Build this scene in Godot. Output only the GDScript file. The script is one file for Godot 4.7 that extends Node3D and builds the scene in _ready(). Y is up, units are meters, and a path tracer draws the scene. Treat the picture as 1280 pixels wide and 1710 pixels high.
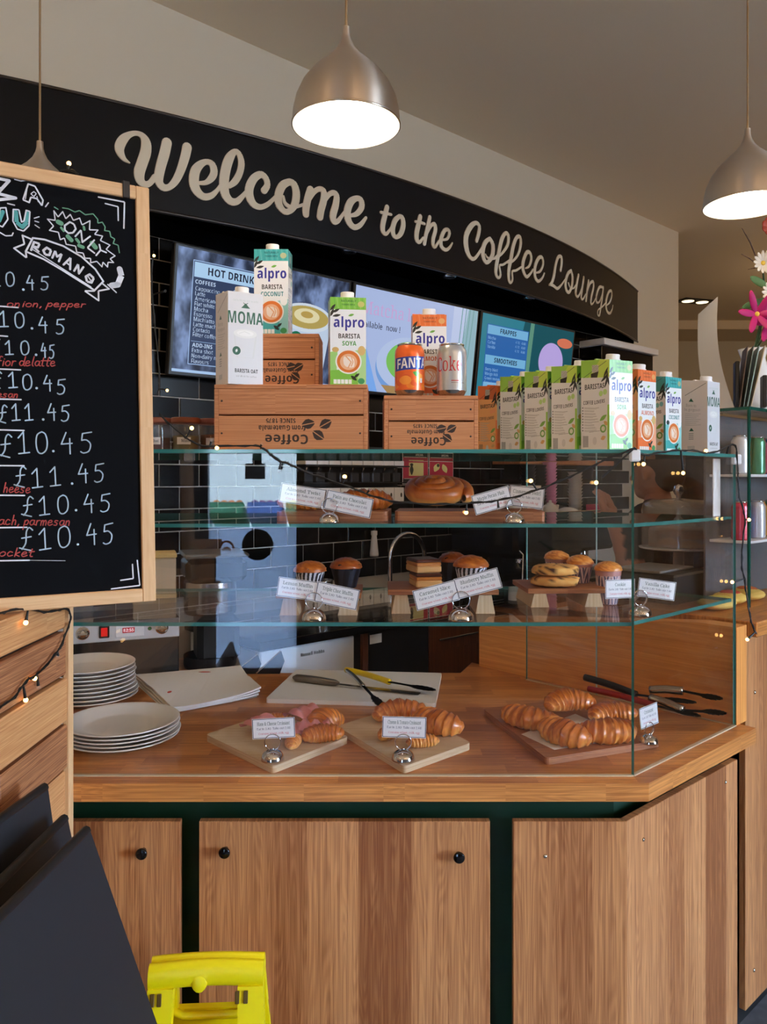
extends Node3D
# A cafe counter: pastry case, curved sign, chalkboard. y is up, metres; the camera looks along -z, depths below are metres in front of it.

const F := 1300.0
const EYE := 1.55
const TURN := 0.7386        # the back wall and the right wing of the counter run at this angle
var M := {}
var counts := {}
var font_plain: SystemFont
var font_bold: SystemFont
var font_serif: SystemFont
var rng := RandomNumberGenerator.new()

func at(px: float, py: float, z: float) -> Vector3:
	return Vector3((px - 640.0) * z / F, EYE + (800.0 - py) * z / F, -z)

func on(px: float, py: float, h: float) -> Vector3:
	return at(px, py, (EYE - h) * F / (py - 800.0))

func plan(x: float, h: float, z: float) -> Vector3:
	return Vector3(x, h, -z)

func wallp(s: float, h: float, t: float) -> Vector3:   # along the back wall, height, out from the wall
	return Vector3(-1.265 + 0.73935 * s + 0.67332 * t, h, -(2.57 + 0.67332 * s - 0.73935 * t))

# ---------------------------------------------------------------- mesh builder
class MB:
	var v := PackedVector3Array()
	var n := PackedVector3Array()
	var u := PackedVector2Array()
	var c := PackedColorArray()
	var ix := PackedInt32Array()
	var x := Transform3D()
	var col := Color.WHITE
	var uvo := Vector2.ZERO

	func vert(p: Vector3, nn: Vector3, uv: Vector2) -> int:
		v.append(x * p)
		n.append((x.basis * nn).normalized())
		u.append(uv)
		c.append(col)
		return v.size() - 1

	func face(pts: Array, ctr: Vector3, uvs: Array = [], grain := 1) -> void:
		var nn := Vector3.ZERO
		var mid := Vector3.ZERO
		for k in pts.size():
			var a: Vector3 = pts[k]
			var b: Vector3 = pts[(k + 1) % pts.size()]
			nn += a.cross(b)
			mid += a
		mid /= pts.size()
		if nn.length() < 1e-14:
			return
		nn = nn.normalized()
		var order := range(pts.size())
		if nn.dot(mid - ctr) < 0.0:
			nn = -nn
			order.reverse()
		var ax := nn.abs()
		var na := 0 if ax.x >= ax.y and ax.x >= ax.z else (1 if ax.y >= ax.z else 2)
		var va := grain if grain != na else (grain + 1) % 3
		var ua := 3 - na - va
		var first := v.size()
		for k in order:
			var p: Vector3 = pts[k]
			var uv: Vector2 = uvs[k] if uvs.size() else Vector2(p[ua], p[va]) + uvo
			vert(p, nn, uv)
		for k in range(1, pts.size() - 1):
			ix.append_array([first, first + k + 1, first + k])

	func box(ctr: Vector3, size: Vector3, bev := 0.0, grain := 1, open := []) -> void:
		var h := size / 2.0
		var b := minf(bev, minf(h.x, minf(h.y, h.z)) * 0.9)
		for axis in 3:
			for sg in [-1.0, 1.0]:
				if open.has([axis, int(sg)]):
					continue
				var a1 := (axis + 1) % 3
				var a2 := (axis + 2) % 3
				var pts := []
				for q in [[-1, -1], [1, -1], [1, 1], [-1, 1]]:
					var p := Vector3.ZERO
					p[axis] = sg * h[axis]
					p[a1] = q[0] * (h[a1] - b)
					p[a2] = q[1] * (h[a2] - b)
					pts.append(ctr + p)
				face(pts, ctr, [], grain)
		if b <= 0.0:
			return
		for axis in 3:
			var a1 := (axis + 1) % 3
			var a2 := (axis + 2) % 3
			for q in [[-1, -1], [1, -1], [1, 1], [-1, 1]]:
				var pts := []
				for e in [[-1, 0], [1, 0], [1, 1], [-1, 1]]:
					var p := Vector3.ZERO
					p[axis] = e[0] * (h[axis] - b)
					p[a1] = q[0] * (h[a1] - (b if e[1] == 0 else 0.0))
					p[a2] = q[1] * (h[a2] - (0.0 if e[1] == 0 else b))
					pts.append(ctr + p)
				face(pts, ctr, [], grain)
		for sx in [-1.0, 1.0]:
			for sy in [-1.0, 1.0]:
				for sz in [-1.0, 1.0]:
					var k := Vector3(sx * h.x, sy * h.y, sz * h.z)
					face([ctr + k - Vector3(0, sy * b, sz * b), ctr + k - Vector3(sx * b, 0, sz * b), ctr + k - Vector3(sx * b, sy * b, 0)], ctr, [], grain)

	# rows of points; shared normals; flipped outwards from the middle unless out is given
	func grid(rows: Array, close := false, out := 0, uvr := Rect2(0, 0, 1, 1), cols: Array = []) -> void:
		var nr := rows.size()
		var nc: int = rows[0].size()
		var first := v.size()
		var mid := Vector3.ZERO
		for r in nr:
			for k in nc:
				mid += rows[r][k]
		mid /= nr * nc
		var w := nc + (1 if close else 0)
		var acc := []
		acc.resize(nr * nc)
		acc.fill(Vector3.ZERO)
		var sum := 0.0
		for r in nr - 1:
			for k in w - 1:
				var k2 := (k + 1) % nc
				var a: Vector3 = rows[r][k]
				var b: Vector3 = rows[r][k2]
				var cc: Vector3 = rows[r + 1][k2]
				var dd: Vector3 = rows[r + 1][k]
				var nn := (cc - a).cross(dd - b)
				acc[r * nc + k] += nn
				acc[r * nc + k2] += nn
				acc[(r + 1) * nc + k2] += nn
				acc[(r + 1) * nc + k] += nn
				sum += nn.dot((a + b + cc + dd) / 4.0 - mid)
		var sg := float(out) if out != 0 else (1.0 if sum >= 0.0 else -1.0)
		var keep := col
		for r in nr:
			for k in w:
				if cols.size():
					col = cols[r][k % nc]
				var nn: Vector3 = acc[r * nc + k % nc] * sg
				if nn.length_squared() < 1e-24:
					nn = (rows[r][k % nc] - mid) * sg
				vert(rows[r][k % nc], nn.normalized(), uvr.position + uvr.size * Vector2(float(k) / (w - 1), float(r) / (nr - 1)))
		col = keep
		for r in nr - 1:
			for k in w - 1:
				var a := first + r * w + k
				var b := a + 1
				var d := a + w
				var e := d + 1
				if sg > 0:
					ix.append_array([a, e, b, a, d, e])
				else:
					ix.append_array([a, b, e, a, e, d])

	func lathe(prof: Array, seg := 24, ctr := Vector3.ZERO, out := 0, sx := 1.0, sz := 1.0) -> void:
		var rows := []
		for p in prof:
			var row := PackedVector3Array()
			for k in seg:
				var a := TAU * k / seg
				row.append(ctr + Vector3(cos(a) * p.x * sx, p.y, sin(a) * p.x * sz))
			rows.append(row)
		grid(rows, true, out)

	func ball(ctr: Vector3, rad: Vector3, seg := 16, rings := 10) -> void:
		var rows := []
		for r in rings + 1:
			var b := PI * r / rings - PI / 2
			var row := PackedVector3Array()
			for k in seg:
				var a := TAU * k / seg
				row.append(ctr + Vector3(cos(a) * cos(b), sin(b), sin(a) * cos(b)) * rad)
			rows.append(row)
		grid(rows, true, 0)

	func tube(pts: Array, rad, seg := 8, cap := true) -> void:
		var rows := []
		var side := Vector3.ZERO
		for k in pts.size():
			var p: Vector3 = pts[k]
			var t: Vector3 = (pts[mini(k + 1, pts.size() - 1)] - pts[maxi(k - 1, 0)]).normalized()
			if side == Vector3.ZERO:
				side = t.cross(Vector3.UP if absf(t.y) < 0.9 else Vector3.RIGHT).normalized()
			side = (side - t * side.dot(t)).normalized()
			var up := t.cross(side)
			var r: float = rad[k] if rad is Array else rad
			var row := PackedVector3Array()
			for j in seg:
				var a := TAU * j / seg
				row.append(p + (side * cos(a) + up * sin(a)) * r)
			rows.append(row)
		if cap:
			var r0 := PackedVector3Array()
			var r1 := PackedVector3Array()
			for j in seg:
				r0.append(pts[0])
				r1.append(pts[-1])
			rows.push_front(r0)
			rows.append(r1)
		grid(rows, true, 1)

	# flat polygon (x, y) pushed along z from z0 to z1
	func prism(poly: PackedVector2Array, z0: float, z1: float, grain := 1) -> void:
		var tri := Geometry2D.triangulate_polygon(poly)
		var low := Vector3(0, 0, minf(z0, z1) - 10.0)
		for side in [0, 1]:
			var z := maxf(z0, z1) if side == 1 else minf(z0, z1)
			for k in range(0, tri.size(), 3):
				var pts := []
				for j in 3:
					pts.append(Vector3(poly[tri[k + j]].x, poly[tri[k + j]].y, z))
				var m: Vector3 = (pts[0] + pts[1] + pts[2]) / 3.0
				face(pts, m - Vector3(0, 0, 1 if side == 1 else -1), [], grain)
		var area := 0.0
		for k in poly.size():
			area += poly[k].cross(poly[(k + 1) % poly.size()])
		for k in poly.size():
			var a := poly[k]
			var b := poly[(k + 1) % poly.size()]
			var e := (b - a) * signf(area)
			var o := Vector3(e.y, -e.x, 0)
			var mid := Vector3((a.x + b.x) / 2, (a.y + b.y) / 2, (z0 + z1) / 2)
			face([Vector3(a.x, a.y, z0), Vector3(b.x, b.y, z0), Vector3(b.x, b.y, z1), Vector3(a.x, a.y, z1)], mid - o.normalized() * 0.01, [], grain)

	# a painted or cut stroke: points (u, v, width), laid on a surface by put(u, v, height)
	func stroke(pts: Array, put: Callable, top: float, deep := 0.0) -> void:
		var m := pts.size()
		for k in m:
			var p: Vector3 = pts[k]
			if k == 0 or k == m - 1 or k % 2 == 0:
				disc(Vector2(p.x, p.y), p.z / 2, put, top, deep)
			if k < m - 1:
				var q: Vector3 = pts[k + 1]
				var e := Vector2(q.x - p.x, q.y - p.y)
				if e.length() < 1e-7:
					continue
				var s := Vector2(-e.y, e.x).normalized()
				var a := Vector2(p.x, p.y) + s * p.z / 2
				var b := Vector2(q.x, q.y) + s * q.z / 2
				var cc := Vector2(q.x, q.y) - s * q.z / 2
				var d := Vector2(p.x, p.y) - s * p.z / 2
				plate([a, b, cc, d], put, top, deep)

	func disc(o: Vector2, r: float, put: Callable, top: float, deep: float) -> void:
		var ring := []
		for k in 12:
			ring.append(o + Vector2(cos(TAU * k / 12), sin(TAU * k / 12)) * r)
		plate(ring, put, top, deep)

	func plate(ring: Array, put: Callable, top: float, deep: float) -> void:
		var up := []
		var down := []
		var mid := Vector2.ZERO
		for q in ring:
			up.append(put.call(q.x, q.y, top))
			down.append(put.call(q.x, q.y, top - maxf(deep, 0.0002)))
			mid += q
		mid /= ring.size()
		var inside: Vector3 = put.call(mid.x, mid.y, top - maxf(deep, 0.0002))
		face(up, inside)
		if deep > 0.0:
			for k in ring.size():
				var j := (k + 1) % ring.size()
				face([up[k], up[j], down[j], down[k]], inside)

	func done(colored := false) -> ArrayMesh:
		var arr := []
		arr.resize(Mesh.ARRAY_MAX)
		arr[Mesh.ARRAY_VERTEX] = v
		arr[Mesh.ARRAY_NORMAL] = n
		arr[Mesh.ARRAY_TEX_UV] = u
		if colored:
			arr[Mesh.ARRAY_COLOR] = c
		arr[Mesh.ARRAY_INDEX] = ix
		var m := ArrayMesh.new()
		m.add_surface_from_arrays(Mesh.PRIMITIVE_TRIANGLES, arr)
		return m

# smooth curve through (u, v, w) points
func smooth(flat: Array, scale := 0.001, per := 5, has_w := true, w := 1.0) -> Array:
	var p := []
	var st := 3 if has_w else 2
	for k in range(0, flat.size(), st):
		p.append(Vector3(flat[k], flat[k + 1], flat[k + 2] if has_w else w) * scale)
	var out := []
	for k in p.size() - 1:
		var a: Vector3 = p[maxi(k - 1, 0)]
		var b: Vector3 = p[k]
		var c: Vector3 = p[k + 1]
		var d: Vector3 = p[mini(k + 2, p.size() - 1)]
		for j in per:
			out.append(b.cubic_interpolate(c, a, d, float(j) / per))
	out.append(p[-1])
	return out

func curve3(pts: Array, per := 6) -> Array:
	var out := []
	for k in pts.size() - 1:
		var a: Vector3 = pts[maxi(k - 1, 0)]
		var d: Vector3 = pts[mini(k + 2, pts.size() - 1)]
		for j in per:
			out.append((pts[k] as Vector3).cubic_interpolate(pts[k + 1], a, d, float(j) / per))
	out.append(pts[-1])
	return out

# ---------------------------------------------------------------- objects
func numbered(called: String) -> String:
	counts[called] = counts.get(called, -1) + 1
	return called if counts[called] == 0 else "%s_%03d" % [called, counts[called]]

func tag(o: Node, label: String, category: String, group := "", kind := "") -> Node:
	if label: o.set_meta("label", label)
	if category: o.set_meta("category", category)
	if group: o.set_meta("group", group)
	if kind: o.set_meta("kind", kind)
	return o

func thing(called: String, label: String, category: String, where := Vector3.ZERO, turn := 0.0, group := "") -> Node3D:
	var o := Node3D.new()
	o.name = numbered(called)
	add_child(o)
	o.position = where
	o.rotation.y = turn
	tag(o, label, category, group)
	return o

func part(called: String, mb: MB, m: Material, parent: Node, label := "") -> MeshInstance3D:
	var o := MeshInstance3D.new()
	o.name = called
	o.mesh = mb.done(m is StandardMaterial3D and m.vertex_color_use_as_albedo)
	o.material_override = m
	parent.add_child(o, true)
	if label: o.set_meta("label", label)
	return o

func same(called: String, mesh: Mesh, m: Material, parent: Node, x := Transform3D()) -> MeshInstance3D:
	var o := MeshInstance3D.new()
	o.name = called
	o.mesh = mesh
	o.material_override = m
	o.transform = x
	parent.add_child(o, true)
	return o

func solo(called: String, mb: MB, m: Material, label: String, category: String, group := "") -> MeshInstance3D:
	var o := part(numbered(called), mb, m, self)
	tag(o, label, category, group)
	return o

func struct(called: String, mb: MB, m: Material, parent: Node = self) -> MeshInstance3D:
	var o := part(called, mb, m, parent)
	if parent == self: o.set_meta("kind", "structure")
	return o

func copy(o: Node3D, label: String, where: Vector3, turn := 0.0) -> Node3D:
	var c: Node3D = o.duplicate()
	c.name = numbered(String(o.name).rstrip("_0123456789"))
	add_child(c)
	c.position = where
	c.rotation.y = turn
	c.set_meta("label", label)
	return c

# ---------------------------------------------------------------- materials
func mat(key: String, col: Color, rough := 0.5, metal := 0.0, more := {}) -> StandardMaterial3D:
	if M.has(key):
		return M[key]
	var m := StandardMaterial3D.new()
	m.resource_name = key
	m.albedo_color = col
	m.roughness = rough
	m.metallic = metal
	for k in more:
		m.set(k, more[k])
	M[key] = m
	return m

func rgb(r: int, g: int, b: int) -> Color:
	return Color(r / 255.0, g / 255.0, b / 255.0)

func tex_mat(key: String, im: Image, rough := 0.5, more := {}) -> StandardMaterial3D:
	if M.has(key):
		return M[key]
	var m := mat(key, Color.WHITE, rough, 0.0, more)
	m.albedo_texture = ImageTexture.create_from_image(im)
	return m

func noise(sd: int, freq: float, oct := 3) -> FastNoiseLite:
	var f := FastNoiseLite.new()
	f.seed = sd
	f.noise_type = FastNoiseLite.TYPE_SIMPLEX_SMOOTH
	f.frequency = freq
	f.fractal_octaves = oct
	return f

# wood: the grain runs along v. staves > 0 cuts it into strips of differing tone; blocks > 0 gives each strip end joints
func wood(w: int, h: int, light: Color, dark: Color, staves: int, sd: int, tone := 0.5, blocks := 0, fine := 0.35) -> Image:
	var im := Image.create(w, h, false, Image.FORMAT_RGB8)
	var big := noise(sd, 0.012, 2)
	var mid := noise(sd + 7, 0.05, 2)
	var thin := noise(sd + 13, 0.5, 1)
	var r := RandomNumberGenerator.new()
	r.seed = sd
	var edge := [0.0]
	for k in staves:
		edge.append(edge[-1] + r.randf_range(0.6, 1.4))
	var tones := []
	for k in (staves + 1) * maxi(blocks, 1) * 2:
		tones.append([r.randf_range(-tone, tone), r.randf() * 900.0, r.randf()])
	var st := 0
	for x in w:
		if staves:
			while st < staves - 1 and float(x) / w * edge[-1] > edge[st + 1]:
				st += 1
		for y in h:
			var t: Array = tones[st]
			if blocks:
				t = tones[st * blocks + int(fposmod(float(y) / h + t[2], 1.0) * blocks)]
			var o: float = t[1]
			var b := big.get_noise_2d(x * 2.2 + o, y * 0.18 + o)
			var ring := sin((x * 0.10 + b * 14.0 + o) * 2.1) * 0.5
			var m2 := mid.get_noise_2d(x * 3.0 + o, y * 0.05)
			var f := thin.get_noise_2d(x * 1.3, y * 0.012 + o)
			var k: float = clampf(0.5 + t[0] + ring * 0.22 + m2 * 0.35 + f * fine, 0.0, 1.0)
			im.set_pixel(x, y, light.lerp(dark, k))
	return im

func wood_mat(key: String, im: Image, su: float, sv: float, rough := 0.45, more := {}) -> StandardMaterial3D:
	var m := tex_mat(key, im, rough, more)
	m.uv1_scale = Vector3(su, sv, 1)
	return m

func mottled(sd: int, a: Color, b: Color, freq: float, size := 256) -> Image:
	var im := Image.create(size, size, false, Image.FORMAT_RGB8)
	var f := noise(sd, freq, 4)
	for x in size:
		for y in size:
			im.set_pixel(x, y, a.lerp(b, clampf(0.5 + f.get_noise_2d(x, y) * 0.9, 0, 1)))
	return im

# ---------------------------------------------------------------- print: a small canvas for labels, screens and packs
class Cv:
	var im: Image
	func _init(w: int, h: int, c: Color) -> void:
		im = Image.create(w, h, false, Image.FORMAT_RGB8)
		im.fill(c)
	func rect(x: float, y: float, w: float, h: float, c: Color) -> void:
		im.fill_rect(Rect2i(roundi(x), roundi(y), maxi(1, roundi(w)), maxi(1, roundi(h))), c)
	func tri(a: Vector2, b: Vector2, d: Vector2, col: Color) -> void:
		var y0 := maxi(0, ceili(minf(a.y, minf(b.y, d.y)) - 0.5))
		var y1 := mini(im.get_height() - 1, floori(maxf(a.y, maxf(b.y, d.y)) - 0.5))
		for y in range(y0, y1 + 1):
			var yc := y + 0.5
			var lo := 1e9
			var hi := -1e9
			for e in [[a, b], [b, d], [d, a]]:
				var p: Vector2 = e[0]
				var q: Vector2 = e[1]
				if (p.y <= yc) != (q.y <= yc):
					var xx := p.x + (q.x - p.x) * (yc - p.y) / (q.y - p.y)
					lo = minf(lo, xx)
					hi = maxf(hi, xx)
			var x0 := maxi(0, ceili(lo - 0.5))
			var x1 := mini(im.get_width() - 1, floori(hi - 0.499))
			if x1 >= x0:
				im.fill_rect(Rect2i(x0, y, x1 - x0 + 1, 1), col)
	func poly(pts: PackedVector2Array, col: Color) -> void:
		var t := Geometry2D.triangulate_polygon(pts)
		for k in range(0, t.size(), 3):
			tri(pts[t[k]], pts[t[k + 1]], pts[t[k + 2]], col)
	func ell(cx: float, cy: float, rx: float, ry: float, col: Color) -> void:
		for y in range(maxi(0, ceili(cy - ry - 0.5)), mini(im.get_height() - 1, floori(cy + ry - 0.5)) + 1):
			var k := (y + 0.5 - cy) / ry
			var w := rx * sqrt(maxf(0.0, 1.0 - k * k))
			var x0 := maxi(0, roundi(cx - w))
			var x1 := mini(im.get_width(), roundi(cx + w))
			if x1 > x0:
				im.fill_rect(Rect2i(x0, y, x1 - x0, 1), col)
	func line(pts: Array, w: float, col: Color) -> void:
		for k in pts.size():
			var p: Vector2 = pts[k]
			ell(p.x, p.y, w / 2, w / 2, col)
			if k + 1 < pts.size():
				var q: Vector2 = pts[k + 1]
				var s := Vector2(p.y - q.y, q.x - p.x).normalized() * w / 2
				tri(p + s, q + s, q - s, col)
				tri(p + s, q - s, p - s, col)
	func leaf(cx: float, cy: float, l: float, w: float, ang: float, col: Color) -> void:
		var pts := PackedVector2Array()
		for k in 14:
			var a := TAU * k / 14
			pts.append(Vector2(cx, cy) + Vector2(cos(a) * l, sin(a) * w * (1.0 - absf(cos(a)) * 0.5)).rotated(ang))
		poly(pts, col)
	# anchor: 0 left, 0.5 middle, 1 right; wide stretches the letters
	func text(s: String, x: float, y: float, size: int, col: Color, font: Font, anchor := 0.0, wide := 1.0, slope := 0.0, flip := false) -> void:
		var t := TextMesh.new()
		t.font = font
		t.text = s
		t.font_size = size
		t.pixel_size = 1.0
		t.depth = 0.0
		t.curve_step = 1.0
		t.horizontal_alignment = HORIZONTAL_ALIGNMENT_LEFT
		if s.strip_edges() == "" or t.get_surface_count() == 0:
			return
		var arr := t.surface_get_arrays(0)
		var vs: PackedVector3Array = arr[Mesh.ARRAY_VERTEX]
		var id = arr[Mesh.ARRAY_INDEX]
		var lo := 1e9
		var hi := -1e9
		for p in vs:
			lo = minf(lo, p.x)
			hi = maxf(hi, p.x)
		var pts := []
		for p in vs:
			var q := Vector2((p.x - lo - (hi - lo) * anchor) * wide, -p.y)
			q.y += q.x * slope
			if flip:
				q = -q
			pts.append(q + Vector2(x, y))
		var m: int = id.size() if id != null and id.size() else pts.size()
		for k in range(0, m, 3):
			if id != null and id.size():
				tri(pts[id[k]], pts[id[k + 1]], pts[id[k + 2]], col)
			else:
				tri(pts[k], pts[k + 1], pts[k + 2], col)
const SIGN := [
	[[341,2618,5,323,2628,16,311,2648,26,310,2668,31,322,2694,29,341,2713,20,363,2723,16,383,2719,21,395,2699,31,394,2666,35,382,2625,35,373,2593,35,376,2566,29,391,2555,23,409,2564,19,424,2588,19],[465,2715,33,457,2676,34,445,2631,33,438,2594,31,439,2571,27,453,2557,25,474,2563,21,495,2589,25,513,2630,28,528,2680,31,535,2715,32]],
	[[580,2598,13,603,2605,17,623,2625,24,632,2649,26,625,2674,24,605,2679,19,582,2664,26,564,2637,33,559,2600,35,568,2570,32,592,2553,26,619,2560,22,642,2583,15,658,2609,11]],
	[[690,2611,18,711,2632,24,729,2668,24,735,2707,24,724,2737,20,707,2737,22,688,2708,33,675,2665,35,669,2619,35,673,2579,33,692,2557,29,716,2559,24,737,2580,18,755,2604,13]],
	[[825,2622,25,838,2645,23,832,2669,23,812,2679,25,785,2659,29,767,2622,32,767,2589,32,783,2563,27,810,2558,20,837,2572,18,860,2595,14,878,2618,11],[730,2572,15,750,2594,11,765,2617,9]],
	[[930,2678,25,902,2659,30,885,2622,32,885,2584,30,909,2561,23,935,2571,23,954,2602,30,959,2642,31,949,2672,28,930,2678,25],[904,2617,9,911,2593,14,935,2583,16,964,2591,12,988,2603,12]],
	[[1021,2668,29,1008,2626,30,1001,2590,30,1001,2569,27],[1018,2629,12,1038,2663,19,1063,2680,21,1081,2673,26,1081,2642,29,1069,2600,29,1064,2571,28],[1081,2629,12,1105,2667,19,1128,2679,22,1141,2668,25,1136,2632,29,1123,2589,30,1128,2566,24,1147,2572,19,1165,2595,14,1179,2614,12]],
	[[1211,2607,14,1239,2620,21,1262,2650,25,1260,2677,25,1239,2682,22,1209,2661,30,1192,2621,33,1198,2582,30,1225,2563,23,1256,2578,20,1284,2613,12]],
	[[1394,2680,21,1385,2650,23,1372,2605,24,1372,2577,22,1388,2567,15,1410,2590,11,1419,2606,9],[1362,2652,12,1388,2653,12,1416,2654,11]],
	[[1462,2657,18,1437,2633,23,1425,2597,23,1431,2570,20,1449,2567,18,1471,2588,23,1483,2624,24,1478,2653,21,1462,2657,18]],
	[[1581,2681,21,1571,2647,23,1560,2606,24,1561,2577,22,1578,2571,16,1598,2594,10],[1553,2654,11,1581,2656,13,1606,2655,12]],
	[[1638,2691,18,1628,2654,20,1614,2608,20,1606,2569,17],[1614,2603,9,1642,2652,15,1666,2667,18,1673,2644,20,1659,2602,20,1659,2572,18,1673,2570,14,1694,2599,10]],
	[[1719,2609,10,1748,2620,13,1762,2648,16,1751,2661,16,1729,2651,19,1708,2612,21,1710,2578,20,1737,2568,16,1762,2583,13,1780,2607,8]],
	[[1948,2652,18,1963,2691,21,1967,2724,19,1943,2734,19,1907,2710,26,1875,2662,29,1874,2611,29,1895,2571,23,1926,2564,17,1959,2592,15,1992,2635,11]],
	[[2042,2682,18,2008,2654,24,1992,2609,26,2004,2574,23,2029,2569,19,2064,2607,25,2070,2657,25,2046,2683,19],[2012,2602,8,2029,2590,10,2072,2593,10,2098,2614,8]],
	[[2081,2595,9,2134,2627,12,2184,2681,18,2193,2726,21,2170,2737,19,2138,2698,24,2112,2622,24,2094,2555,22,2094,2523,18,2112,2510,14,2129,2529,13,2121,2570,10,2152,2582,11,2203,2614,8]],
	[[2183,2597,8,2225,2611,11,2273,2654,14,2297,2709,19,2292,2744,19,2263,2737,20,2234,2690,24,2215,2625,24,2196,2562,21,2196,2518,18,2210,2504,13,2227,2524,12,2225,2562,11,2258,2574,12,2302,2599,10]],
	[[2342,2601,8,2373,2618,13,2393,2657,17,2383,2685,18,2352,2682,21,2322,2636,23,2317,2591,22,2347,2560,18,2383,2581,13,2409,2609,10]],
	[[2441,2598,9,2479,2614,14,2507,2657,16,2496,2687,17,2463,2677,20,2430,2630,22,2428,2578,21,2457,2558,17,2496,2580,12,2520,2611,8]],
	[[2690,2660,17,2702,2698,19,2699,2733,18,2665,2726,19,2637,2679,20,2617,2615,22,2593,2575,19,2569,2560,11],[2569,2562,10,2611,2564,17,2653,2557,17,2696,2583,12,2741,2622,9]],
	[[2813,2685,16,2773,2659,21,2747,2611,23,2754,2570,21,2786,2561,17,2820,2601,21,2829,2652,21,2813,2682,17],[2780,2612,7,2800,2591,9,2840,2593,9,2868,2617,8]],
	[[2904,2680,16,2882,2626,19,2868,2573,20,2889,2556,15,2925,2584,12,2962,2641,16,2972,2681,16],[2972,2681,16,2952,2614,18,2937,2561,16,2962,2557,11,3000,2592,8]],
	[[3038,2676,14,3018,2615,16,3003,2555,15],[3015,2601,8,3054,2660,14,3102,2683,17,3107,2651,18,3075,2587,18,3070,2551,15,3102,2560,10,3144,2600,7]],
	[[3248,2680,14,3195,2669,17,3152,2615,18,3152,2576,15,3195,2584,11,3239,2632,13,3257,2682,16],[3257,2682,16,3239,2612,17,3212,2541,17,3195,2505,13,3169,2507,10,3178,2535,8,3248,2567,9,3294,2596,7]],
	[[3313,2586,7,3371,2617,13,3405,2664,16,3391,2689,16,3341,2665,19,3303,2604,22,3318,2553,19,3371,2549,15,3411,2580,10,3425,2607,6]],
]
const CHALK_WHITE := [
	[2.7,-92,762,-45,761,-47,711],
	[2.4,-80,752,-57,750,-57,724],
	[5.3,-283,762,-269,765,-243,764,-262,738,-233,735,-264,726,-276,730],
	[3.7,-269,751,-257,748,-264,740],
	[2.7,-212,764,-221,734,-211,731,-208,741,-198,740,-190,729,-188,739,-201,762,-212,764],
	[1.6,-203,752,-199,749,-203,743,-208,747,-203,752],
	[1.6,-198,744,-196,735],
	[1.3,-214,755,-217,736],
	[2.1,-246,723,-235,722],
	[2.1,-184,728,-179,736],
	[1.9,-234,768,-224,767,-215,770],
	[2.4,-237,714,-238,693,-231,680,-221,678,-212,689,-210,715,-216,716,-220,696,-224,694,-228,715,-237,714],
	[2.4,-279,709,-269,710,-260,698,-258,713,-249,715,-246,695,-255,680,-265,684,-269,691,-276,680],
	[1.9,-203,704,-195,708],
	[1.9,-202,699,-196,698],
	[1.9,-202,692,-195,688],
	[2.1,-276,671,-269,671,-260,670,-250,665,-240,667,-238,672],
	[2.1,-170,723,-163,713,-155,724,-150,712,-142,721,-137,711,-126,717,-122,705,-108,715,-109,698,-94,700,-100,691,-86,690,-90,681,-73,675,-80,666,-64,656,-73,649,-67,643,-77,642,-78,633,-86,641,-88,632,-97,641,-108,637,-108,645,-118,644,-121,653,-132,653,-134,664,-150,665,-153,676,-160,672,-163,685,-178,686,-171,695,-181,706,-168,706,-170,723],
	[3.2,-143,707,-136,704,-133,696,-138,688,-146,686,-152,691,-152,699,-143,707],
	[2.9,-134,682,-124,695,-122,673,-108,686],
	[2.9,-101,680,-113,664,-101,656],
	[2.9,-92,673,-90,663,-80,660],
	[2.9,-90,663,-98,652],
	[3.2,-206,668,-186,668,-155,661,-124,646,-100,626,-86,605],
	[3.2,-218,642,-188,632,-158,617,-129,601,-103,587],
	[3.2,-206,668,-218,642],
	[3.2,-86,605,-103,585],
	[2.9,-218,642,-217,631,-237,645,-220,655,-223,670,-210,666],
	[2.9,-103,585,-119,583,-95,568,-95,586,-76,592,-88,601],
	[1.6,-208,648,-108,592],
	[4.0,-209,646,-204,661],
	[3.7,-204,661,-195,659,-198,652,-206,653,-197,645],
	[4.0,-183,654,-176,650,-179,641,-186,641,-189,648,-183,654],
	[3.7,-174,637,-169,650,-166,640,-158,646,-163,632],
	[3.7,-155,627,-143,641,-144,620],
	[2.7,-150,631,-144,627],
	[3.7,-137,618,-130,631,-129,614,-121,627],
	[4.0,-110,615,-103,609,-107,600,-115,601,-117,610,-110,615],
	[2.1,-114,612,-107,602],
	[10.7,-56,632,-53,620,-60,602,-71,599],
	[2.4,-78,600,-63,587],
	[2.4,-279,539,-269,539,-232,540],
	[2.4,-279,487,-250,487],
	[2.4,-279,428,-230,429],
	[2.4,-279,375,-230,376],
	[2.4,-279,321,-226,321],
	[2.4,-279,258,-227,258],
	[2.4,-279,206,-227,205],
	[2.4,-279,149,-224,148],
	[2.4,-279,91,-221,89],
	[0.8,-221,89,-161,85],
	[2.4,-81,28,-29,31,-33,79],
	[2.4,-64,43,-41,45,-42,72],
]
const CHALK_TEAL := [
	[6.9,-233,710,-232,692,-223,685,-215,695,-214,712],
	[6.4,-274,701,-269,699,-260,690,-254,707],
]
const CHALK_GREEN := [
	[1.9,-169,730,-163,727],
	[1.9,-155,731,-145,731,-134,727,-126,731,-116,725,-102,729,-94,720,-94,713,-86,716,-81,708,-82,701,-73,701,-71,691,-64,688,-67,679,-58,677,-56,663],
	[8.5,-163,704,-158,702],
	[4.3,-158,694,-154,689],
	[7.5,-147,680,-141,674],
	[6.4,-128,666,-121,664],
	[8.5,-105,674,-99,667],
	[4.3,-119,702,-118,697],
	[5.3,-132,677,-128,672],
]
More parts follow.
